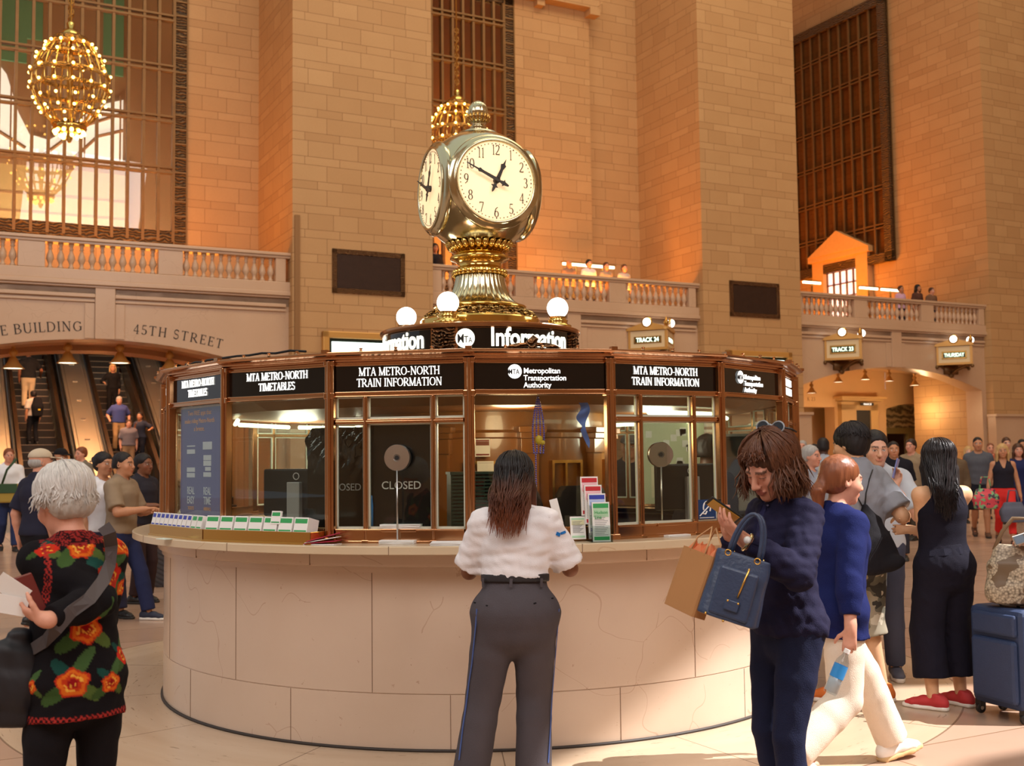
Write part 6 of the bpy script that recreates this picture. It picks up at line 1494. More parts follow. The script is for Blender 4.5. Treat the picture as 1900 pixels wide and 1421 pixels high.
sunglasses(G,'sunglasses with pale frames pushed up on the brown hair of the phone user',.138,-.088)
ph=thing('mobile_phone','black phone in a yellow case held by the woman with sunglasses','phone',M=T(Vector(atpx(1343,946,4.40)))@Ry(R_(-55))@Rz(R_(-62)))
add('phone_body',MB().box(-.036,.036,-.005,.003,-.072,.072),BLACK,ph,bevel=.004); add('phone_case',MB().box(-.030,.030,-.007,-.004,-.062,.062),mat('mustard_case',(196,150,44),.5),ph,bevel=.002)
# handbag over her forearm
LEATH=mat('navy_leather',(50,64,92),.38,var=.12,scale=14,bump=.12,bscale=90); 
hbM=T(Vector(atpx(1366,1090,4.27)))@Ry(R_(17))@Rz(R_(-24))
hbg=thing('handbag','slate blue leather handbag with gold zip hanging from a forearm','handbag',M=hbM)
pr_=[loft([V(0,0,-.125),V(0,0,.125)],[.112,.100],[.068,.034],(1,0,0),0,caps=(1,1),sq=4.5)]
add('bag_body',sdf_mesh('bag_body',pr_,.005,LEATH,None,folds(4,.0025,(14,14,14))),None,hbg)
for sy in(-1,1):
    add('handle',MB().tube([(.05*math.cos(a)*1.15,sy*.03,.12+.165*math.sin(a)) for a in [PI*i/14 for i in range(15)]],.0075,8),LEATH,hbg,True)
    for sx in(-1,1): add('handle_ring',MB().tube([(sx*.057+.011*math.cos(a),sy*.036,.118+.011*math.sin(a)) for a in [2*PI*i/12 for i in range(12)]],.003,5,True),GOLDM,hbg,True)
fp=add('front_pocket',MB().box(-.065,.085,-.075,-.055,-.115,.07),LEATH,hbg,bevel=.012); add('zip',MB().tube([(.03,-.078,-.03),(.045,-.078,.085)],.004,6),GOLDM,fp,True); add('zip_tab',MB().box(-.01,.045,-.086,-.074,-.085,-.045),LEATH,fp,bevel=.004)
for x,z in ((.0,-.05),(.04,-.05),(-.07,-.12),(.0,-.128)): add('stud',MB().sphere((x,-.084 if z>-.1 else -.07,z),.005,8,6),GOLDM,hbg,True)
# paper carrier
CB=mat('brown_kraft_paper',(176,124,74),.75,var=.08,scale=6)
cbM=T(Vector(atpx(1288,1080,4.40)))@Ry(R_(20))@Rz(R_(-62))
cbg=thing('paper_carrier','brown paper carrier with orange tissue held beside the handbag','bag',M=cbM)
add('bag_body',MB().grid(lambda a,b:((.095*math.cos(2*PI*a+.785)*1.35 if abs(math.cos(2*PI*a+.785))<.72 else .097*np.sign(math.cos(2*PI*a+.785))),(.035*math.sin(2*PI*a+.785)*1.35 if abs(math.sin(2*PI*a+.785))<.72 else .036*np.sign(math.sin(2*PI*a+.785))),-.12+.24*b),32,4).box(-.09,.09,-.033,.033,-.121,-.118),CB,cbg)
m=MB(); rr=random.Random(5)
for i in range(9):
    x=-.07+.017*i; m.add([(x-.02,-.03,.09),(x+.02,-.02,.09),(x+.03*rr.random(),.02*rr.random()-.03,.135+.03*rr.random()),(x+.02,.03,.09),(x-.02,.03,.1),(x-.01,.01,.14+.02*rr.random())],[(0,1,2),(1,3,2),(3,4,5),(4,0,5),(0,2,5),(2,3,5)])
add('tissue_paper',m,mat('orange_tissue',(222,134,88),.8),cbg)
for sy in(-1,1): add('handle',MB().tube([(-.04,sy*.034,.11),(-.03,sy*.03,.17),(.01,sy*.01,.225),(.045,sy*.03,.17),(.05,sy*.034,.11)],.0035,6),mat('twisted_paper_cord',(206,160,112),.8),cbg,True)

# old lady with the flowered cardigan
Yo=3.95
KN=painted('flowered_knit',.95,.5,420,.15)
FLW=[((.003,-.026,1.308),.050,'o'),((.107,-.038,1.194),.054,'r'),((.177,.048,1.147),.037,'o'),((.162,-.003,1.298),.040,'o'),((.001,-.101,1.028),.054,'o'),((.138,-.061,.921),.034,'r'),((-.052,-.135,.859),.054,'o'),((.08,-.127,.843),.037,'o'),((-.167,-.051,.849),.027,'o'),((-.112,-.02,1.30),.022,'r'),((.06,.15,1.2),.05,'o'),((-.08,.15,1.0),.05,'o'),((.1,.14,.87),.05,'r')]
def knit(P,G):   # the knitted flowers sit on the cardigan itself: each has a centre on the cloth and is drawn in the cloth's own plane there
    col=np.tile(lin3((24,21,24)),(len(P),1)); L=lambda *c:lin3(c)
    def put(m,c): col[m]=c
    for c,r,kd in FLW:
        c=np.array(c); n=nrm(V(c[0],c[1]-.033,0)); e1=V(-n[1],n[0],0); d=P-c; X=d@e1; Y=-d[:,2]; front=np.abs(d@n)<.07; ph=c[0]*900
        for (dx,dy,la,lb,an,cc) in ((-.9,.6,1.1,.45,2.5,(62,88,44)),(.9,.6,.9,.4,.7,(84,104,50)),(.5,-1.1,1.2,.4,-.9,(70,100,56)),(-.6,-.8,.9,.4,-2.4,(30,74,66))):
            u=X/r-dx; v=Y/r-dy; a=u*math.cos(an)+v*math.sin(an); b=-u*math.sin(an)+v*math.cos(an); put(front&((a/la)**2+(b/lb)**2<1),L(*cc))
        an=np.arctan2(Y,X); q=np.hypot(X,Y*1.15)/(r*(1+.10*np.sin(5*an+ph)))
        put(front&(q<1.0),L(196,54,30)); put(front&(q<.86),L(226,112,34) if kd=='o' else L(206,44,34)); put(front&(q<.62),L(200,60,28)); put(front&(np.abs(q-.5)<.07)&(np.sin(an*2+ph)>-.2),L(240,180,70)); put(front&(q<.34),L(150,22,26)); put(front&(np.abs(q-.2)<.06)&(Y>0),L(236,170,64))
    az=np.arctan2(P[:,0],-(P[:,1]-.033)); ck=((np.floor(az*.16/.0085)+np.floor(P[:,2]/.0085))%2==0)
    lo=P[:,2]<G['hemz']+.050; put(lo,L(40,18,20)); put(lo&ck,L(176,52,46))
    nk=np.linalg.norm((P-G['nb'])[:,:2],axis=1); m=(P[:,2]>G['nb'][2]-.012)&(nk<.098); put(m,L(40,18,20)); put(m&ck,L(150,44,40))
    for nm in 'LR':
        S=G['arms'][nm][0]; sx=-1 if nm=='L' else 1; e=np.abs((P-S)@np.array(G['rt'])*sx+.01); m=(e<.010)&(np.linalg.norm(P-S,axis=1)<.16); put(m&ck,L(170,50,44))
    return col
hemz=.755
def paint_k(P,G2): G2=dict(G2); G2['hemz']=hemz*G2['s']+.0; return knit(P,G2)
G=person('person with short white hair in a black cardigan with orange flowers, back turned',px0(146,Yo),(-.62,.78),H=1.575,sex='f',skin='pink',res=.008,bodyres=.006,bulk=.86,hip=1.0,lean=6,head=(18,20,0),
  hands={'L':dict(at=('px',84,1150,3.68),wpole=(.75,-.35,-.6),wdir=(-.85,.25,.25),wpalm=(.2,.5,.6),curl=.6),'R':dict(at=('px',70,1112,4.1),wpole=(.9,.2,-.4),wdir=(-.8,-.1,.1),wpalm=(-.2,-.7,-.3),curl=.7)},
  hair=('full',HWHITE),top=dict(mat=KN,sleeve=.95,hem=hemz+.02,flare=.010,slw=.022,fold=1.0,res=.006,paint=paint_k,boxy=1.0,name='cardigan'),bottom=dict(mat=BLKF),shoes=dict(mat=SHB,kind='flat',sole=SOLEB),brow=(170,160,150),seed=21)
strand_hair(G,850,(-112,112),lambda a:124-abs(a)*.28,lambda a,rr:.02+.025*rr.uniform(),hairmat('white_strand',(170,164,158),(236,232,226),.5),8,1.08,.0036,jit=.009)
strand_hair(G,160,(125,235),62,lambda a,rr:None,hairmat('white_strand',(170,164,158),(236,232,226),.5),9,1.06,.0036,name='fringe_strands',jit=.008)
bv=surf_of(*kid(G,'cardigan'))
BAGB=mat('black_nylon',(26,24,30),.55,var=.2,scale=8)
sb=thing('shoulder_bag','black cloth shoulder bag with a grey strap across the flowered cardigan','bag',M=T(Vector(atpx(18,1255,3.86))))
pr_=[loft([V(.03,0,.13),V(.02,0,.06),V(0,0,-.03),V(-.01,0,-.105)],[.035,.075,.10,.085],[.03,.055,.075,.06],(1,.2,0),0,caps=(0,0),sq=3.2)]
add('bag_body',sdf_mesh('bag_body',pr_,.006,BAGB,None,folds(12,.008,(20,20,12))),None,sb)
q=[on_surf(bv,x,y,.004,Yo) for x,y in ((192,975),(203,990),(206,1015),(203,1045),(190,1080),(165,1112),(130,1135),(105,1165),(85,1190),(62,1205))]
Mi_=sb.matrix_world.inverted(); mb=ribbon([a for a,b in q],[b for a,b in q],.045,.004).xf(Mi_); add('strap',mb,mat('grey_webbing',(78,70,70),.8),sb)
t=thing('wallet','dark red wallet case in the hands of the white-haired person','wallet',M=T(Vector(atpx(56,1106,3.74)))@Ry(R_(-24))@Rz(R_(68))); add('cover',MB().box(-.04,.04,-.008,.008,-.075,.075),mat('burgundy_leather',(104,34,34),.35),t,bevel=.006)
for i,(x,y,r) in enumerate(((22,1092,-50),(18,1122,-75))):
    t=thing('ticket',('upper','lower')[i]+' white ticket held by the white-haired person','ticket',M=T(Vector(atpx(x,y,3.68)))@Ry(R_(r))@Rx(R_(20))); add('sheet',MB().box(-.03,.03,-.001,.001,-.055,.055),PAPER,t)

# woman walking to the right with a water bottle
Yk=5.75
G=person('person in navy top and stone trousers striding to the right, brown ponytail',px0(1538,Yk),(.92,.38),H=1.66,sex='f',skin='pink',res=.009,bodyres=.007,bulk=1.06,lean=4,head=(-8,6,0),
  feet={'L':(-.06,.40,.01,0,10),'R':(.10,-.34,.06,0,-22)},hands={'R':dict(at=('px',1578,1176,5.46),pole=(.2,-.9,0),wdir=(-.12,-.05,-1),wpalm=(.3,.9,0),curl=.62,side=-1),'L':dict(at=('px',1560,1130,6.02),pole=(-.2,-.9,0))},
  hair=('pony',HRED,.20),top=dict(mat=NAVYK,sleeve=.86,hem=.79,flare=.012,slw=.022,fold=1.4,name='sweater'),bottom=dict(mat=KHAKI,w=(.102,.094,.082,.080,.082),fold=1.3),shoes=dict(mat=mat('white_canvas',(236,232,224),.7),sole=SOLET,laces=LACE),seed=31)
wb=thing('water_bottle','clear water bottle with a blue label carried by the striding person','bottle',M=T(Vector(atpx(1556,1246,5.42)))@Ry(R_(24)))
add('bottle_body',MB().lathe([(0,-.11),(.03,-.11),(.033,-.10),(.033,.04),(.03,.055),(.014,.085),(.013,.1)],20),glass_mat('clear_plastic',(232,238,242),1,1.4,.05),wb,True); add('bottle_label',MB().lathe([(.0338,-.03),(.0338,.035)],20),mat('blue_bottle_label',(50,140,210),.4),wb,True); add('bottle_cap',MB().lathe([(.015,.095),(.015,.115),(0,.115)],14),WHITE,wb); add('bottle_water',MB().lathe([(0,-.105),(.031,-.1),(.031,.02),(0,.02)],18),mat('pale_water',(214,222,226),.1),wb,True)

# man with the drawstring bag and his friend
Yg=7.3
m_,t_,b_,o_=base_nodes('camouflage_cotton'); n1=noise(t_,o_,5.5,2); n2=noise(t_,o_,8.0,2,.6); n3=noise(t_,o_,11,2)
c_=mixc(t_,M2(t_,'GREATER_THAN',n1,.52),_lin((96,92,78)),_lin((150,140,120))); c_=mixc(t_,M2(t_,'GREATER_THAN',n2,.55),c_,_lin((52,48,42))); c_=mixc(t_,M2(t_,'GREATER_THAN',n3,.62),c_,_lin((190,180,160))); t_.links.new(c_,b_.inputs['Base Color']); b_.inputs['Roughness'].default_value=.9; CAMO=m_
ORS=mat('orange_suede',(206,110,44),.8)
G=person('person in grey tee and camouflage shorts with a black drawstring bag on the back',px0(1588,Yg),(-.55,.83),H=1.775,sex='m',skin='asian',res=.0095,bodyres=.008,bulk=1.06,head=(10,8,0),
  feet={'L':(-.14,.12,0,28),'R':(.16,-.02,0,-10)},hands={'L':dict(at=(-.10,.34,1.18),pole=(-.8,-.4,-.5)),'R':dict(at=('px',1676,958,7.5),pole=(.45,-.5,-1))},
  hair=('full',HBLACK),top=dict(mat=GREYM,sleeve=.42,hem=.86,slw=.03,flare=.012,fold=1.2,name='tee'),bottom=dict(mat=CAMO,len=.62,w=(.106,.104,.102,.104,.1),name='shorts'),shoes=dict(mat=ORS,sole=SOLEW,laces=SHB),seed=41)
strand_hair(G,380,(-115,115),lambda a:92-abs(a)*.22,lambda a,rr:.012+.012*rr.uniform(),hairmat('short_black_strand',(12,10,11),(44,36,38),.5),17,1.05,.003,jit=.008)
bv=surf_of(*kid(G,'tee')); c,nn=on_surf(bv,1606,1010,.02,Yg)
db=thing('drawstring_bag','black drawstring bag on the back of the grey tee','bag',M=T(c))
W0=lambda x,y,o=.0:np.array(Vector(on_surf(bv,x,y,o,Yg)[0])-c)
pr_=[loft([W0(1604,940,.015),W0(1606,965,.035),W0(1612,1005,.055),W0(1622,1040,.06),W0(1622,1048,.05)+V(0,0,-.02)],[.022,.09,.125,.15,.13],[.018,.045,.06,.06,.035],(1,.35,0),0)]
add('bag_body',sdf_mesh('bag_body',pr_,.008,BLKF,None,folds(9,.007,(26,26,8))),None,db)
for pts in (((1604,940),(1606,915),(1612,890),(1618,872)),((1600,940),(1592,925),(1586,905)),((1648,1040),(1652,1010),(1650,985))): add('cord',MB().tube([Vector(W0(x,y,.006)) for x,y in pts],.004,6),BLACK,db,True)
Yf=8.1
G=person('person with dark hair behind the drawstring bag, lifting a phone beside the long black hair',px0(1622,Yf),(-.35,-.94),H=1.74,sex='m',skin='fair',res=.011,bodyres=.008,head=(20,8,0),
  feet={'L':(-.1,0,0,10),'R':(.12,.0,0,-40)},hands={'L':dict(at=('px',1658,905,7.95),pole=(-.7,-.2,-.8),wdir=(.3,-.1,.9),wpalm=(-.6,-.6,0),curl=.55),'R':dict(at=(.16,.15,1.0))},
  hair=('short',HBLACK),top=dict(mat=F_('pale_grey_cotton',(190,196,204)),sleeve=.42,hem=.9,slw=.03),bottom=dict(mat=F_('slate_denim',(70,74,92))),shoes=dict(mat=mat('slate_mesh',(86,88,104),.7),sole=SOLEW,laces=LACE),seed=43)
t=thing('mobile_phone','blue edged phone raised between the grey tee and the long black hair','phone',M=T(Vector(atpx(1662,870,7.93)))@Ry(R_(16))@Rz(R_(60))); add('phone_body',MB().box(-.036,.036,-.005,.005,-.07,.075),mat('blue_phone_back',(120,130,190),.3),t,bevel=.004)

# woman in the navy jumpsuit
Yj=7.1
G=person('person in a navy sleeveless jumpsuit and red canvas shoes with long black hair',px0(1744,Yj),(-.22,.97),H=1.65,sex='f',skin='asian',res=.0085,bodyres=.007,bulk=1.02,hip=1.02,head=(14,4,0),shw=1.05,
  feet={'L':(-.11,.0,0,38),'R':(.12,.05,0,18)},hands={'L':dict(at=(.13,.17,1.12),pole=(-.9,-.35,-.5),dir=(1,.05,.0),palm=(0,-1,0)),'R':dict(at=(-.12,.2,1.1),pole=(.9,-.35,-.5),dir=(-1,.0,.0),palm=(0,-1,0))},
  hair=('long',HBLACK,1.02),top=dict(mat=NAVYC,sleeve=0,hem=1.0,name='bodice',fold=.6),bottom=dict(mat=NAVYC,w=(.108,.104,.103,.107,.116),len=.86,waist=1.06,name='wide_trousers',off=.016,fold=1.6),shoes=dict(mat=mat('red_canvas',(190,52,54),.7),sole=SOLEW,laces=LACE),seed=51)
def endj(a,rr): return np.array(G['Mi']@Vector(atpx(1757+a*.16+rr.normal()*5,925+rr.uniform(0,45)-abs(a)*.2,6.93)))
strand_hair(G,420,(-120,120),98,endj,hairmat('black_strand',(12,10,11),(46,38,40),.3),14,1.05,.0042,jit=.012)
bv=surf_of(*kid(G,'bodice'),*kid(G,'wide_trousers'))
patch(G,kid(G,'bodice')[0],'waistband',[(1703,1028),(1725,1026),(1752,1025),(1780,1022),(1796,1016)],.045,F_('navy_band',(26,25,38)),.002,bv=bv)
patch(G,kid(G,'bodice')[0],'keyhole_opening',[(1739,895),(1742,915),(1747,945)],.008,mat('skin_slit',(214,164,132),.6),.001,bv=bv)

# suitcase, snakeskin tote and the traveller at the right edge
SC=mat('navy_ballistic_cloth',(42,58,92),.6,var=.12,scale=20,bump=.2,bscale=150); SCZ=mat('bright_blue_zip_panel',(84,120,178),.45)
scM=T((float(floor_x:=atpx(1862,850,6.85)[0]),6.85,0))@Rz(R_(-68))
sc_=thing('suitcase','navy upright suitcase on four wheels with pale blue zips','suitcase',M=scM)
add('case_body',MB().box(-.21,.21,-.12,.12,.07,.66),SC,sc_,bevel=.035)
add('front_pocket',MB().box(-.17,.17,-.155,-.11,.11,.48),SC,sc_,bevel=.03); add('top_pocket',MB().box(-.17,.17,-.145,-.11,.5,.63),SC,sc_,bevel=.02)
for sx in(-1,1):
    for yy in(-.06,-.02,.03,.075): add('zip_line',MB().tube([(sx*.212,yy,.10),(sx*.213,yy,.60),(sx*.20,yy,.645)],.007,6),SCZ,sc_,True)
for x in(-.17,.17):
    for y in(-.09,.09):
        w_=add('wheel',MB().lathe([(.0,-.012),(.03,-.012),(.032,-.008),(.032,.008),(.03,.012),(0,.012)],18).xf(T((x,y,.033))@Ry(R_(90))),SHB,sc_,True); add('wheel_hub',MB().lathe([(0,-.0135),(.012,-.0135),(.012,.0135),(0,.0135)],12).xf(T((x,y,.033))@Ry(R_(90))),STEEL,w_); add('wheel_fork',MB().box(x-.022,x+.022,y-.02,y+.02,.045,.09),SHB,sc_)
add('carry_handle',MB().tube([(-.07,.0,.655),(-.06,.0,.685),(.06,.0,.685),(.07,.0,.655)],.011,8),SHB,sc_,True)
m_,t_,b_,o_=base_nodes('snakeskin_leather'); vv=t_.nodes.new('ShaderNodeTexVoronoi'); vv.inputs['Scale'].default_value=70; t_.links.new(o_,vv.inputs[0]); c_=mixc(t_,vv.outputs['Distance'],_lin((206,190,164)),_lin((70,56,42))); c_=mixc(t_,M2(t_,'GREATER_THAN',noise(t_,o_,9,2),.52),c_,_lin((104,84,62))); t_.links.new(c_,b_.inputs['Base Color']); b_.inputs['Roughness'].default_value=.4
tb_=thing('tote_bag','snakeskin tote bag resting on top of the navy suitcase','bag',M=T(Vector((floor_x+.02,6.80,.69))))
pr_=[loft([V(0,0,.0),V(0,0,.06),V(.0,0,.20),V(.01,0,.34)],[.15,.165,.15,.11],[.075,.08,.06,.02],(1,-.5,0),0,caps=(1,1),sq=3)]
add('bag_body',sdf_mesh('bag_body',pr_,.007,m_,None,folds(6,.004,(12,12,12))),None,tb_); add('strap',MB().tube([(-.1,.05,.31),(-.06,.02,.42),(.0,0,.5),(.08,-.03,.5),(.12,-.06,.34)],.012,8),mat('tan_strap',(120,96,70),.6),tb_,True)
G=person('person at the right edge holding a small camera above the suitcase',px0(1992,6.95),(-.97,-.2),H=1.66,sex='f',skin='pink',res=.012,hands={'L':dict(at=('px',1908,1022,6.72),pole=(-.5,-.6,-.7),wdir=(-.8,-.05,.45),wpalm=(-.3,.1,-.8),curl=.8),'R':(.2,.2,.95)},hair=('bob',HBROWN),top=dict(mat=F_('sand_linen',(196,176,150)),sleeve=.8,hem=.85),bottom=dict(mat=BLKF),shoes=dict(mat=SHB),seed=61)
t=thing('compact_camera','small silver camera in the hand at the right edge','camera',M=T(Vector(atpx(1893,1000,6.66)))@Rz(R_(-30))@Ry(R_(-20))); add('camera_body',MB().box(-.04,.04,-.012,.012,-.03,.03),STEEL,t,bevel=.006); add('camera_screen',MB().box(-.03,.025,-.014,-.011,-.022,.022),mat('camera_display',(120,140,160),.2),t)
# ------------------------------------------------------------------ people further away
COLS={}
def fc(rgb): 
    k='crowd_%d_%d_%d'%rgb; return F_(k,rgb)
HB={'k':HBLACK,'b':HBROWN,'d':HDBROWN,'g':HGREY,'y':HBLOND,'r':HRED}
def P(label,px,top,Y,fwd,sex,skin,hair,topc,botc,sleeve=.42,hem=.9,res=None,pos=None,z0=0.0,H=None,group=None,**k):
    if pos is None: pos=px0(px,Y)
    if H is None: H=float(atpx(px,top,Y)[2])-.012-z0
    H=max(1.45,min(1.9,H))
    if isinstance(hair,str): hair=(hair.split(':')[0],HB[hair.split(':')[1]])
    res=res or (.012 if Y<14 else .017 if Y<24 else .02)
    top=k.pop('topd',None) or dict(mat=fc(topc),sleeve=sleeve,hem=hem,slw=.022,neck=k.pop('neck','crew'))
    bot=k.pop('bottom',None) or dict(mat=fc(botc),**k.pop('bo',{}))
    return person(label,pos,fwd,H=H,sex=sex,skin=skin,res=res,hair=hair,top=top,bottom=bot,shoes=k.pop('shoes',dict(mat=SHB,sole=SOLEB)),z0=z0,group=group,seed=int(px)+7,**k)
step=lambda a:{'L':(-.09,.24*a,.0,0,0),'R':(.09,-.24*a,.06,0,-18)}
# left of the booth
P('person in a white shirt with a green strap at the left edge',16,829,20.5,(.55,-.8),'m','pink','short:r',(232,236,244),(46,56,92),sleeve=.9,feet=step(1),hands={'L':(-.1,.28,1.12)})
t=thing('messenger_bag','mustard green messenger bag carried at the left edge','bag',M=T(Vector(atpx(14,915,20.2)))); add('bag_body',MB().box(-.2,.2,-.06,.06,-.17,.17),mat('mustard_canvas',(166,140,60),.8),t,bevel=.03); add('flap',MB().box(-.2,.2,-.075,-.055,0,.17),mat('green_canvas',(50,80,52),.8),t,bevel=.01); add('strap',MB().tube([(-.1,0,.17),(.05,-.15,.42),(.2,-.1,.62)],.022,6),mat('green_canvas',(50,80,52),.8),t,True)
G=P('person in a pale baseball cap and dark navy polo',72,833,10.8,(.55,.84),'m','pink',('cap',F_('pale_cap',(196,180,158)),HGREY),(42,42,58),(28,28,34),hands={'L':(-.26,-.02,.86)},feet=step(.5),head=(-20,0,0))
P('person in a black cap behind the white hair',112,832,15.5,(.8,-.6),'m','tan',('cap',F_('black_cap',(30,28,30)),HBLACK),(60,56,60),(40,40,46))
P('person with short reddish hair far behind the white hair',152,829,21,(-.5,-.85),'m','pink','short:r',(120,110,96),(50,50,60))
P('person with pinned dark hair in a white tee facing right',190,836,11.6,(.85,-.5),'f','tan','bun:k',(236,236,242),(60,60,84),feet=step(.8))
P('person in a taupe polo and jeans walking to the right',226,832,11.4,(.97,-.22),'m','tan','buzz:k',(146,126,104),(44,50,84),feet=step(1.1),hands={'R':dict(at=(.14,.34,1.12)),'L':(-.12,.3,1.1)},neck='collar',shoes=dict(mat=mat('navy_sneaker',(40,46,66),.7),sole=SOLEW))
P('person in a dark tee between the taupe polo and the booth',264,842,12.8,(.9,-.4),'m','brown','short:k',(48,46,54),(60,44,44),hands={'R':dict(at=(.15,.32,1.1))})
rc_=thing('roller_case','charcoal ribbed roller case tilted beside the booth counter','suitcase',M=T((float(atpx(272,850,14.4)[0]),14.4,.05))@Ry(R_(32))@Rz(R_(20)))
add('case_body',MB().box(-.22,.22,-.13,.13,.04,.62),mat('charcoal_shell',(78,76,80),.5),rc_,bevel=.04)
for k_ in range(9): add('rib',MB().box(-.225+.0,.225,-.14,-.125,.1+.055*k_,.12+.055*k_),mat('charcoal_rib',(58,56,60),.5),rc_,bevel=.004)
for x in(-.16,.16): add('wheel',MB().lathe([(0,-.02),(.045,-.02),(.045,.02),(0,.02)],16).xf(T((x,0,.02))@Ry(R_(90))),SHB,rc_,True)
add('pull_handle',MB().tube([(-.1,.1,.62),(-.1,.1,1.0),(.1,.1,1.0),(.1,.1,.62)],.012,6),STEEL,rc_,True)
# right of the booth
P('person with grey hair and dark glasses beside the brown bob',1502,827,12.6,(.75,-.65),'f','pink','short:g',(150,156,170),(70,70,84))
P('person in a pale grey hooded jacket seen from behind',1528,812,15.5,(.3,.95),'m','dark','buzz:k',(168,172,180),(50,50,60),sleeve=.95)
P('person far off against the pier left of the grey jacket',1490,817,24,(-.4,-.9),'m','pink','short:g',(120,70,60),(60,60,70))
P('person with long dark hair left of the black tee',1637,818,17.5,(.3,-.95),'f','tan','shoulder:k',(30,30,38),(40,40,50))
P('person with a shaved head in a black printed tee',1658,818,16.8,(-.2,-.98),'m','tan','buzz:k',(28,28,36),(50,48,56),bulk=1.2,feet=step(.6))
P('person in a tan tee with a backpack strap in front of the doorway',1692,813,20.5,(-.7,-.7),'m','pink','short:d',(150,130,104),(70,60,50),feet=step(.7))
P('person in a brown suit with glasses right of the long black hair',1766,822,19.5,(-.35,-.94),'m','tan','bald:g',(104,86,66),(92,76,60),sleeve=.96,hem=.8,feet=step(.7))
P('person in an orange top behind the grey tee',1797,828,25,(-.2,-.98),'f','fair','bob:y',(220,110,40),(60,60,70))
P('person in a slate grey tee and black shorts walking forward',1815,808,21,(-.28,-.96),'m','tan','buzz:k',(88,90,98),(34,34,44),bo=dict(len=.5,w=(.106,.1,.094,.09,.09)),feet=step(1),shoes=dict(mat=mat('brown_boot',(90,58,40),.6),sole=SOLEB))
G=P('person in red trousers and a black vest carrying two bags',1860,820,19.3,(-.28,-.96),'f','tan','shoulder:y',(40,38,48),(232,60,56),topd=dict(mat=fc((40,38,48)),sleeve=0,hem=.97,neck='v'),bo=dict(w=(.092,.082,.062,.058,.05),len=.88),feet=step(1),hands={'L':(-.26,.04,.80),'R':(.27,.06,.80)},shoes=dict(mat=mat('tan_sandal',(90,56,44),.6),kind='flat',sole=SOLEB),res=.014)
for nm,px,py,cl,lb in (('tote_bag',1829,925,None,'colourful patterned bag carried beside the red trousers'),('tote_bag',1880,950,(96,100,116),'slate tote bag hanging right of the red trousers')):
    t=thing(nm,lb,'bag',M=T(Vector(atpx(px,py,18.9))))
    if cl is None:
        m_,t_,b_,o_=base_nodes('patterned_cloth'); n1=noise(t_,o_,9,1); c_=mixc(t_,M2(t_,'GREATER_THAN',n1,.52),_lin((206,70,84)),_lin((120,170,120))); c_=mixc(t_,M2(t_,'GREATER_THAN',noise(t_,o_,14,1),.58),c_,_lin((60,50,70))); t_.links.new(c_,b_.inputs['Base Color']); mm=m_
    else: mm=fc(cl)
    add('bag_body',sdf_mesh('bag_body',[loft([V(0,0,-.17),V(0,0,.0),V(0,0,.17)],[.19,.22,.15],[.1,.1,.03],(1,0,0),0,sq=3,caps=(1,1))],.016,mm),None,t); add('handle',MB().tube([(-.1,0,.15),(-.06,0,.36),(.06,0,.36),(.1,0,.15)],.014,6),mm,t,True)
P('person in a navy dress right of the red trousers',1889,822,20.5,(-.2,-.98),'f','pink','shoulder:b',(38,44,84),(38,44,84),bottom=dict(mat=fc((38,44,84)),kind='skirt',hem=.52,flare=.06,name='skirt'),feet=step(.6))
for px,top,Y,sx,sk,hr,tc,lb in ((1838,822,26.5,'m','pink','buzz:r',(190,90,60),'person with a reddish face behind the grey tee'),(1868,811,24.5,'f','fair','bun:b',(150,120,90),'person with pinned brown hair behind the red trousers'),(1897,815,25.5,'m','tan','short:k',(60,60,70),'person with dark hair at the far right edge'),(1512,824,22,'f','tan','bob:k',(60,56,64),'person with a dark bob behind the grey hair')):
    P(lb,px,top,Y,(-.2,-.98),sx,sk,hr,tc,(60,60,70))
# on the escalators
def esc(px,py):
    q=_f*FPX+_r*(px-950)-_u*(py-710.5); n_=float(q@Nv); t=(1.6+(DW+D0-.0)*sl)/(n_*sl-q[2]); Pp=EYE+q*t; d=float(Pp@Nv)-DW; u=float(Pp@Wv)
    k_=max(0,round((d-D0)/.36)); d=D0+k_*.36+.2; return u,d,k_*.36*sl+.203
away=tuple(Nv[:2]); toward=tuple(-Nv[:2])
def PE(label,px,top,foot,fwd,sex,skin,hair,tc,bc,u=None,**k):
    uu,d,z=esc(px,foot); 
    if u is not None: uu=u
    w=wp(uu,d,0); H=float(atpx(px,top,w.y)[2])-z
    return P(label,px,top,w.y,fwd,sex,skin,hair,tc,bc,pos=(w.x,w.y),z0=z,H=H,res=.017,**k)
PE('person in a black shirt and khaki trousers riding up the left escalator',52,650,768,away,'m','brown','buzz:k',(36,34,36),(206,184,150),bulk=1.15,hands={'R':(.34,.2,1.0)})
G=PE('person in a white tee with a black backpack on the left escalator',62,727,842,(-.75,.66),'m','tan','short:k',(190,180,170),(30,28,32))
t=thing('backpack','black backpack worn on the left escalator','bag',M=G['M']@T(Vector(G['U'](.04,-.2,1.2)))); add('bag_body',sdf_mesh('bag_body',[loft([V(0,0,-.2),V(0,0,0),V(0,0,.2)],[.14,.16,.11],[.08,.1,.07],(1,0,0),0,sq=3)],.016,BLKF),None,t); add('pocket_tag',MB().box(-.03,.03,-.112,-.1,-.1,-.06),mat('yellow_tag',(220,190,40),.6),t)
PE('person with blond hair in black riding down the middle escalator',197,676,780,toward,'f','tan','bob:y',(26,24,26),(24,22,24),sleeve=.9,u=4.75,hands={'R':(.26,.2,.98)})
PE('person in a blue polo and khaki trousers on the middle escalator',207,737,853,toward,'m','pink','short:g',(70,80,140),(176,138,96),u=4.68,bulk=1.12,hands={'R':(.27,.1,.9),'L':(-.26,.08,.86)})
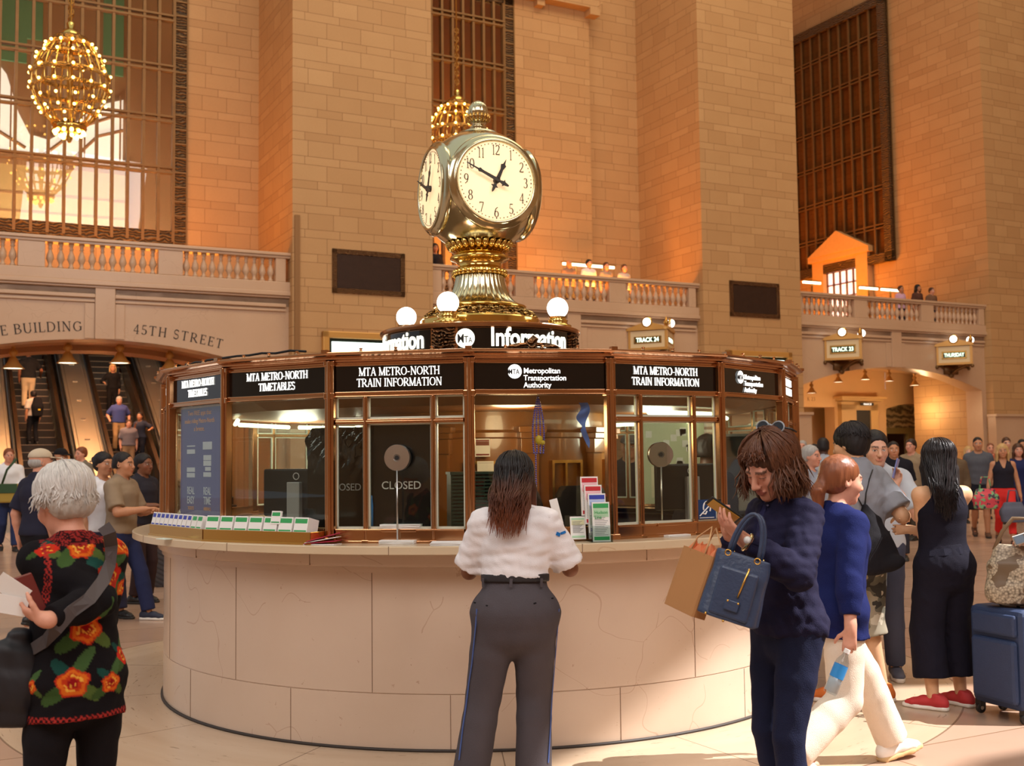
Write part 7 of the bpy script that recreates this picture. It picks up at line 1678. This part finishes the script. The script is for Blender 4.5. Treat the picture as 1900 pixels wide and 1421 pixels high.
PE('person in a grey polo below the blue polo on the escalator',228,783,895,toward,'m','pink','short:b',(124,116,124),(150,120,90),u=4.78,bulk=1.18)
PE('person in a black pinafore with a lanyard right of the grey polo',260,766,872,(-.2,-.98),'f','tan','short:k',(52,54,70),(40,40,50),u=5.14,hands={'L':(-.36,.12,1.0),'R':(.0,.26,1.12)})
PE('person in black on the right escalator behind the booth corner',309,672,784,away,'m','tan','short:b',(36,34,36),(40,36,36),u=6.85,hands={'L':(-.36,.1,1.0)})
# behind the balcony rails
for u,d,H,sx,sk,hr,tc,lb in ((11.75,1.3,1.72,'f','tan','bob:k',(40,38,44),'person with big dark hair on the balcony left of the clock foot'),(15.9,1.4,1.58,'m','tan','bald:g',(150,120,100),'leftmost head behind the middle balustrade'),(16.62,1.5,1.66,'m','pink','short:k',(226,226,230),'person with black hair and a white collar behind the middle balustrade'),(17.2,1.5,1.62,'f','pink','short:b',(170,150,130),'third head from the clock behind the middle balustrade'),(17.75,1.4,1.58,'f','pink','short:b',(200,190,180),'fourth head from the clock behind the middle balustrade'),
   (23.5,1.4,1.66,'m','pink','short:k',(236,232,238),'person in white against the pier on the right balcony'),(28.85,1.5,1.64,'f','tan','short:b',(210,170,200),'person in lilac behind the right balustrade'),(29.3,1.9,1.55,'m','tan','short:k',(60,56,60),'person with dark hair right of the lilac top'),(29.75,1.6,1.75,'f','tan','bob:k',(90,60,50),'person with tall dark hair behind the right balustrade'),(30.3,1.5,1.66,'m','pink','short:b',(120,90,70),'rightmost head behind the right balustrade')):
    w=wp(u,d,0); P(lb,950,0,w.y,toward,sx,sk,hr,tc,(60,60,70),pos=(w.x,w.y),z0=5.5,H=H,res=.02)
# in and behind the booth
P('person in a dark printed hoodie and a cap with blue goggles behind the booth',1168,806,11.35,(-.12,-.98),'m','tan',('cap',F_('grey_cap',(92,84,80)),HDBROWN),(52,48,52),(50,50,60),sleeve=.95,hem=.85,bulk=1.08)
P('person in a black jacket working inside the booth at the right',1312,806,8.3,(.75,.65),'m','dark','buzz:k',(28,28,34),(30,30,36),sleeve=.95,hem=.85,res=.012)
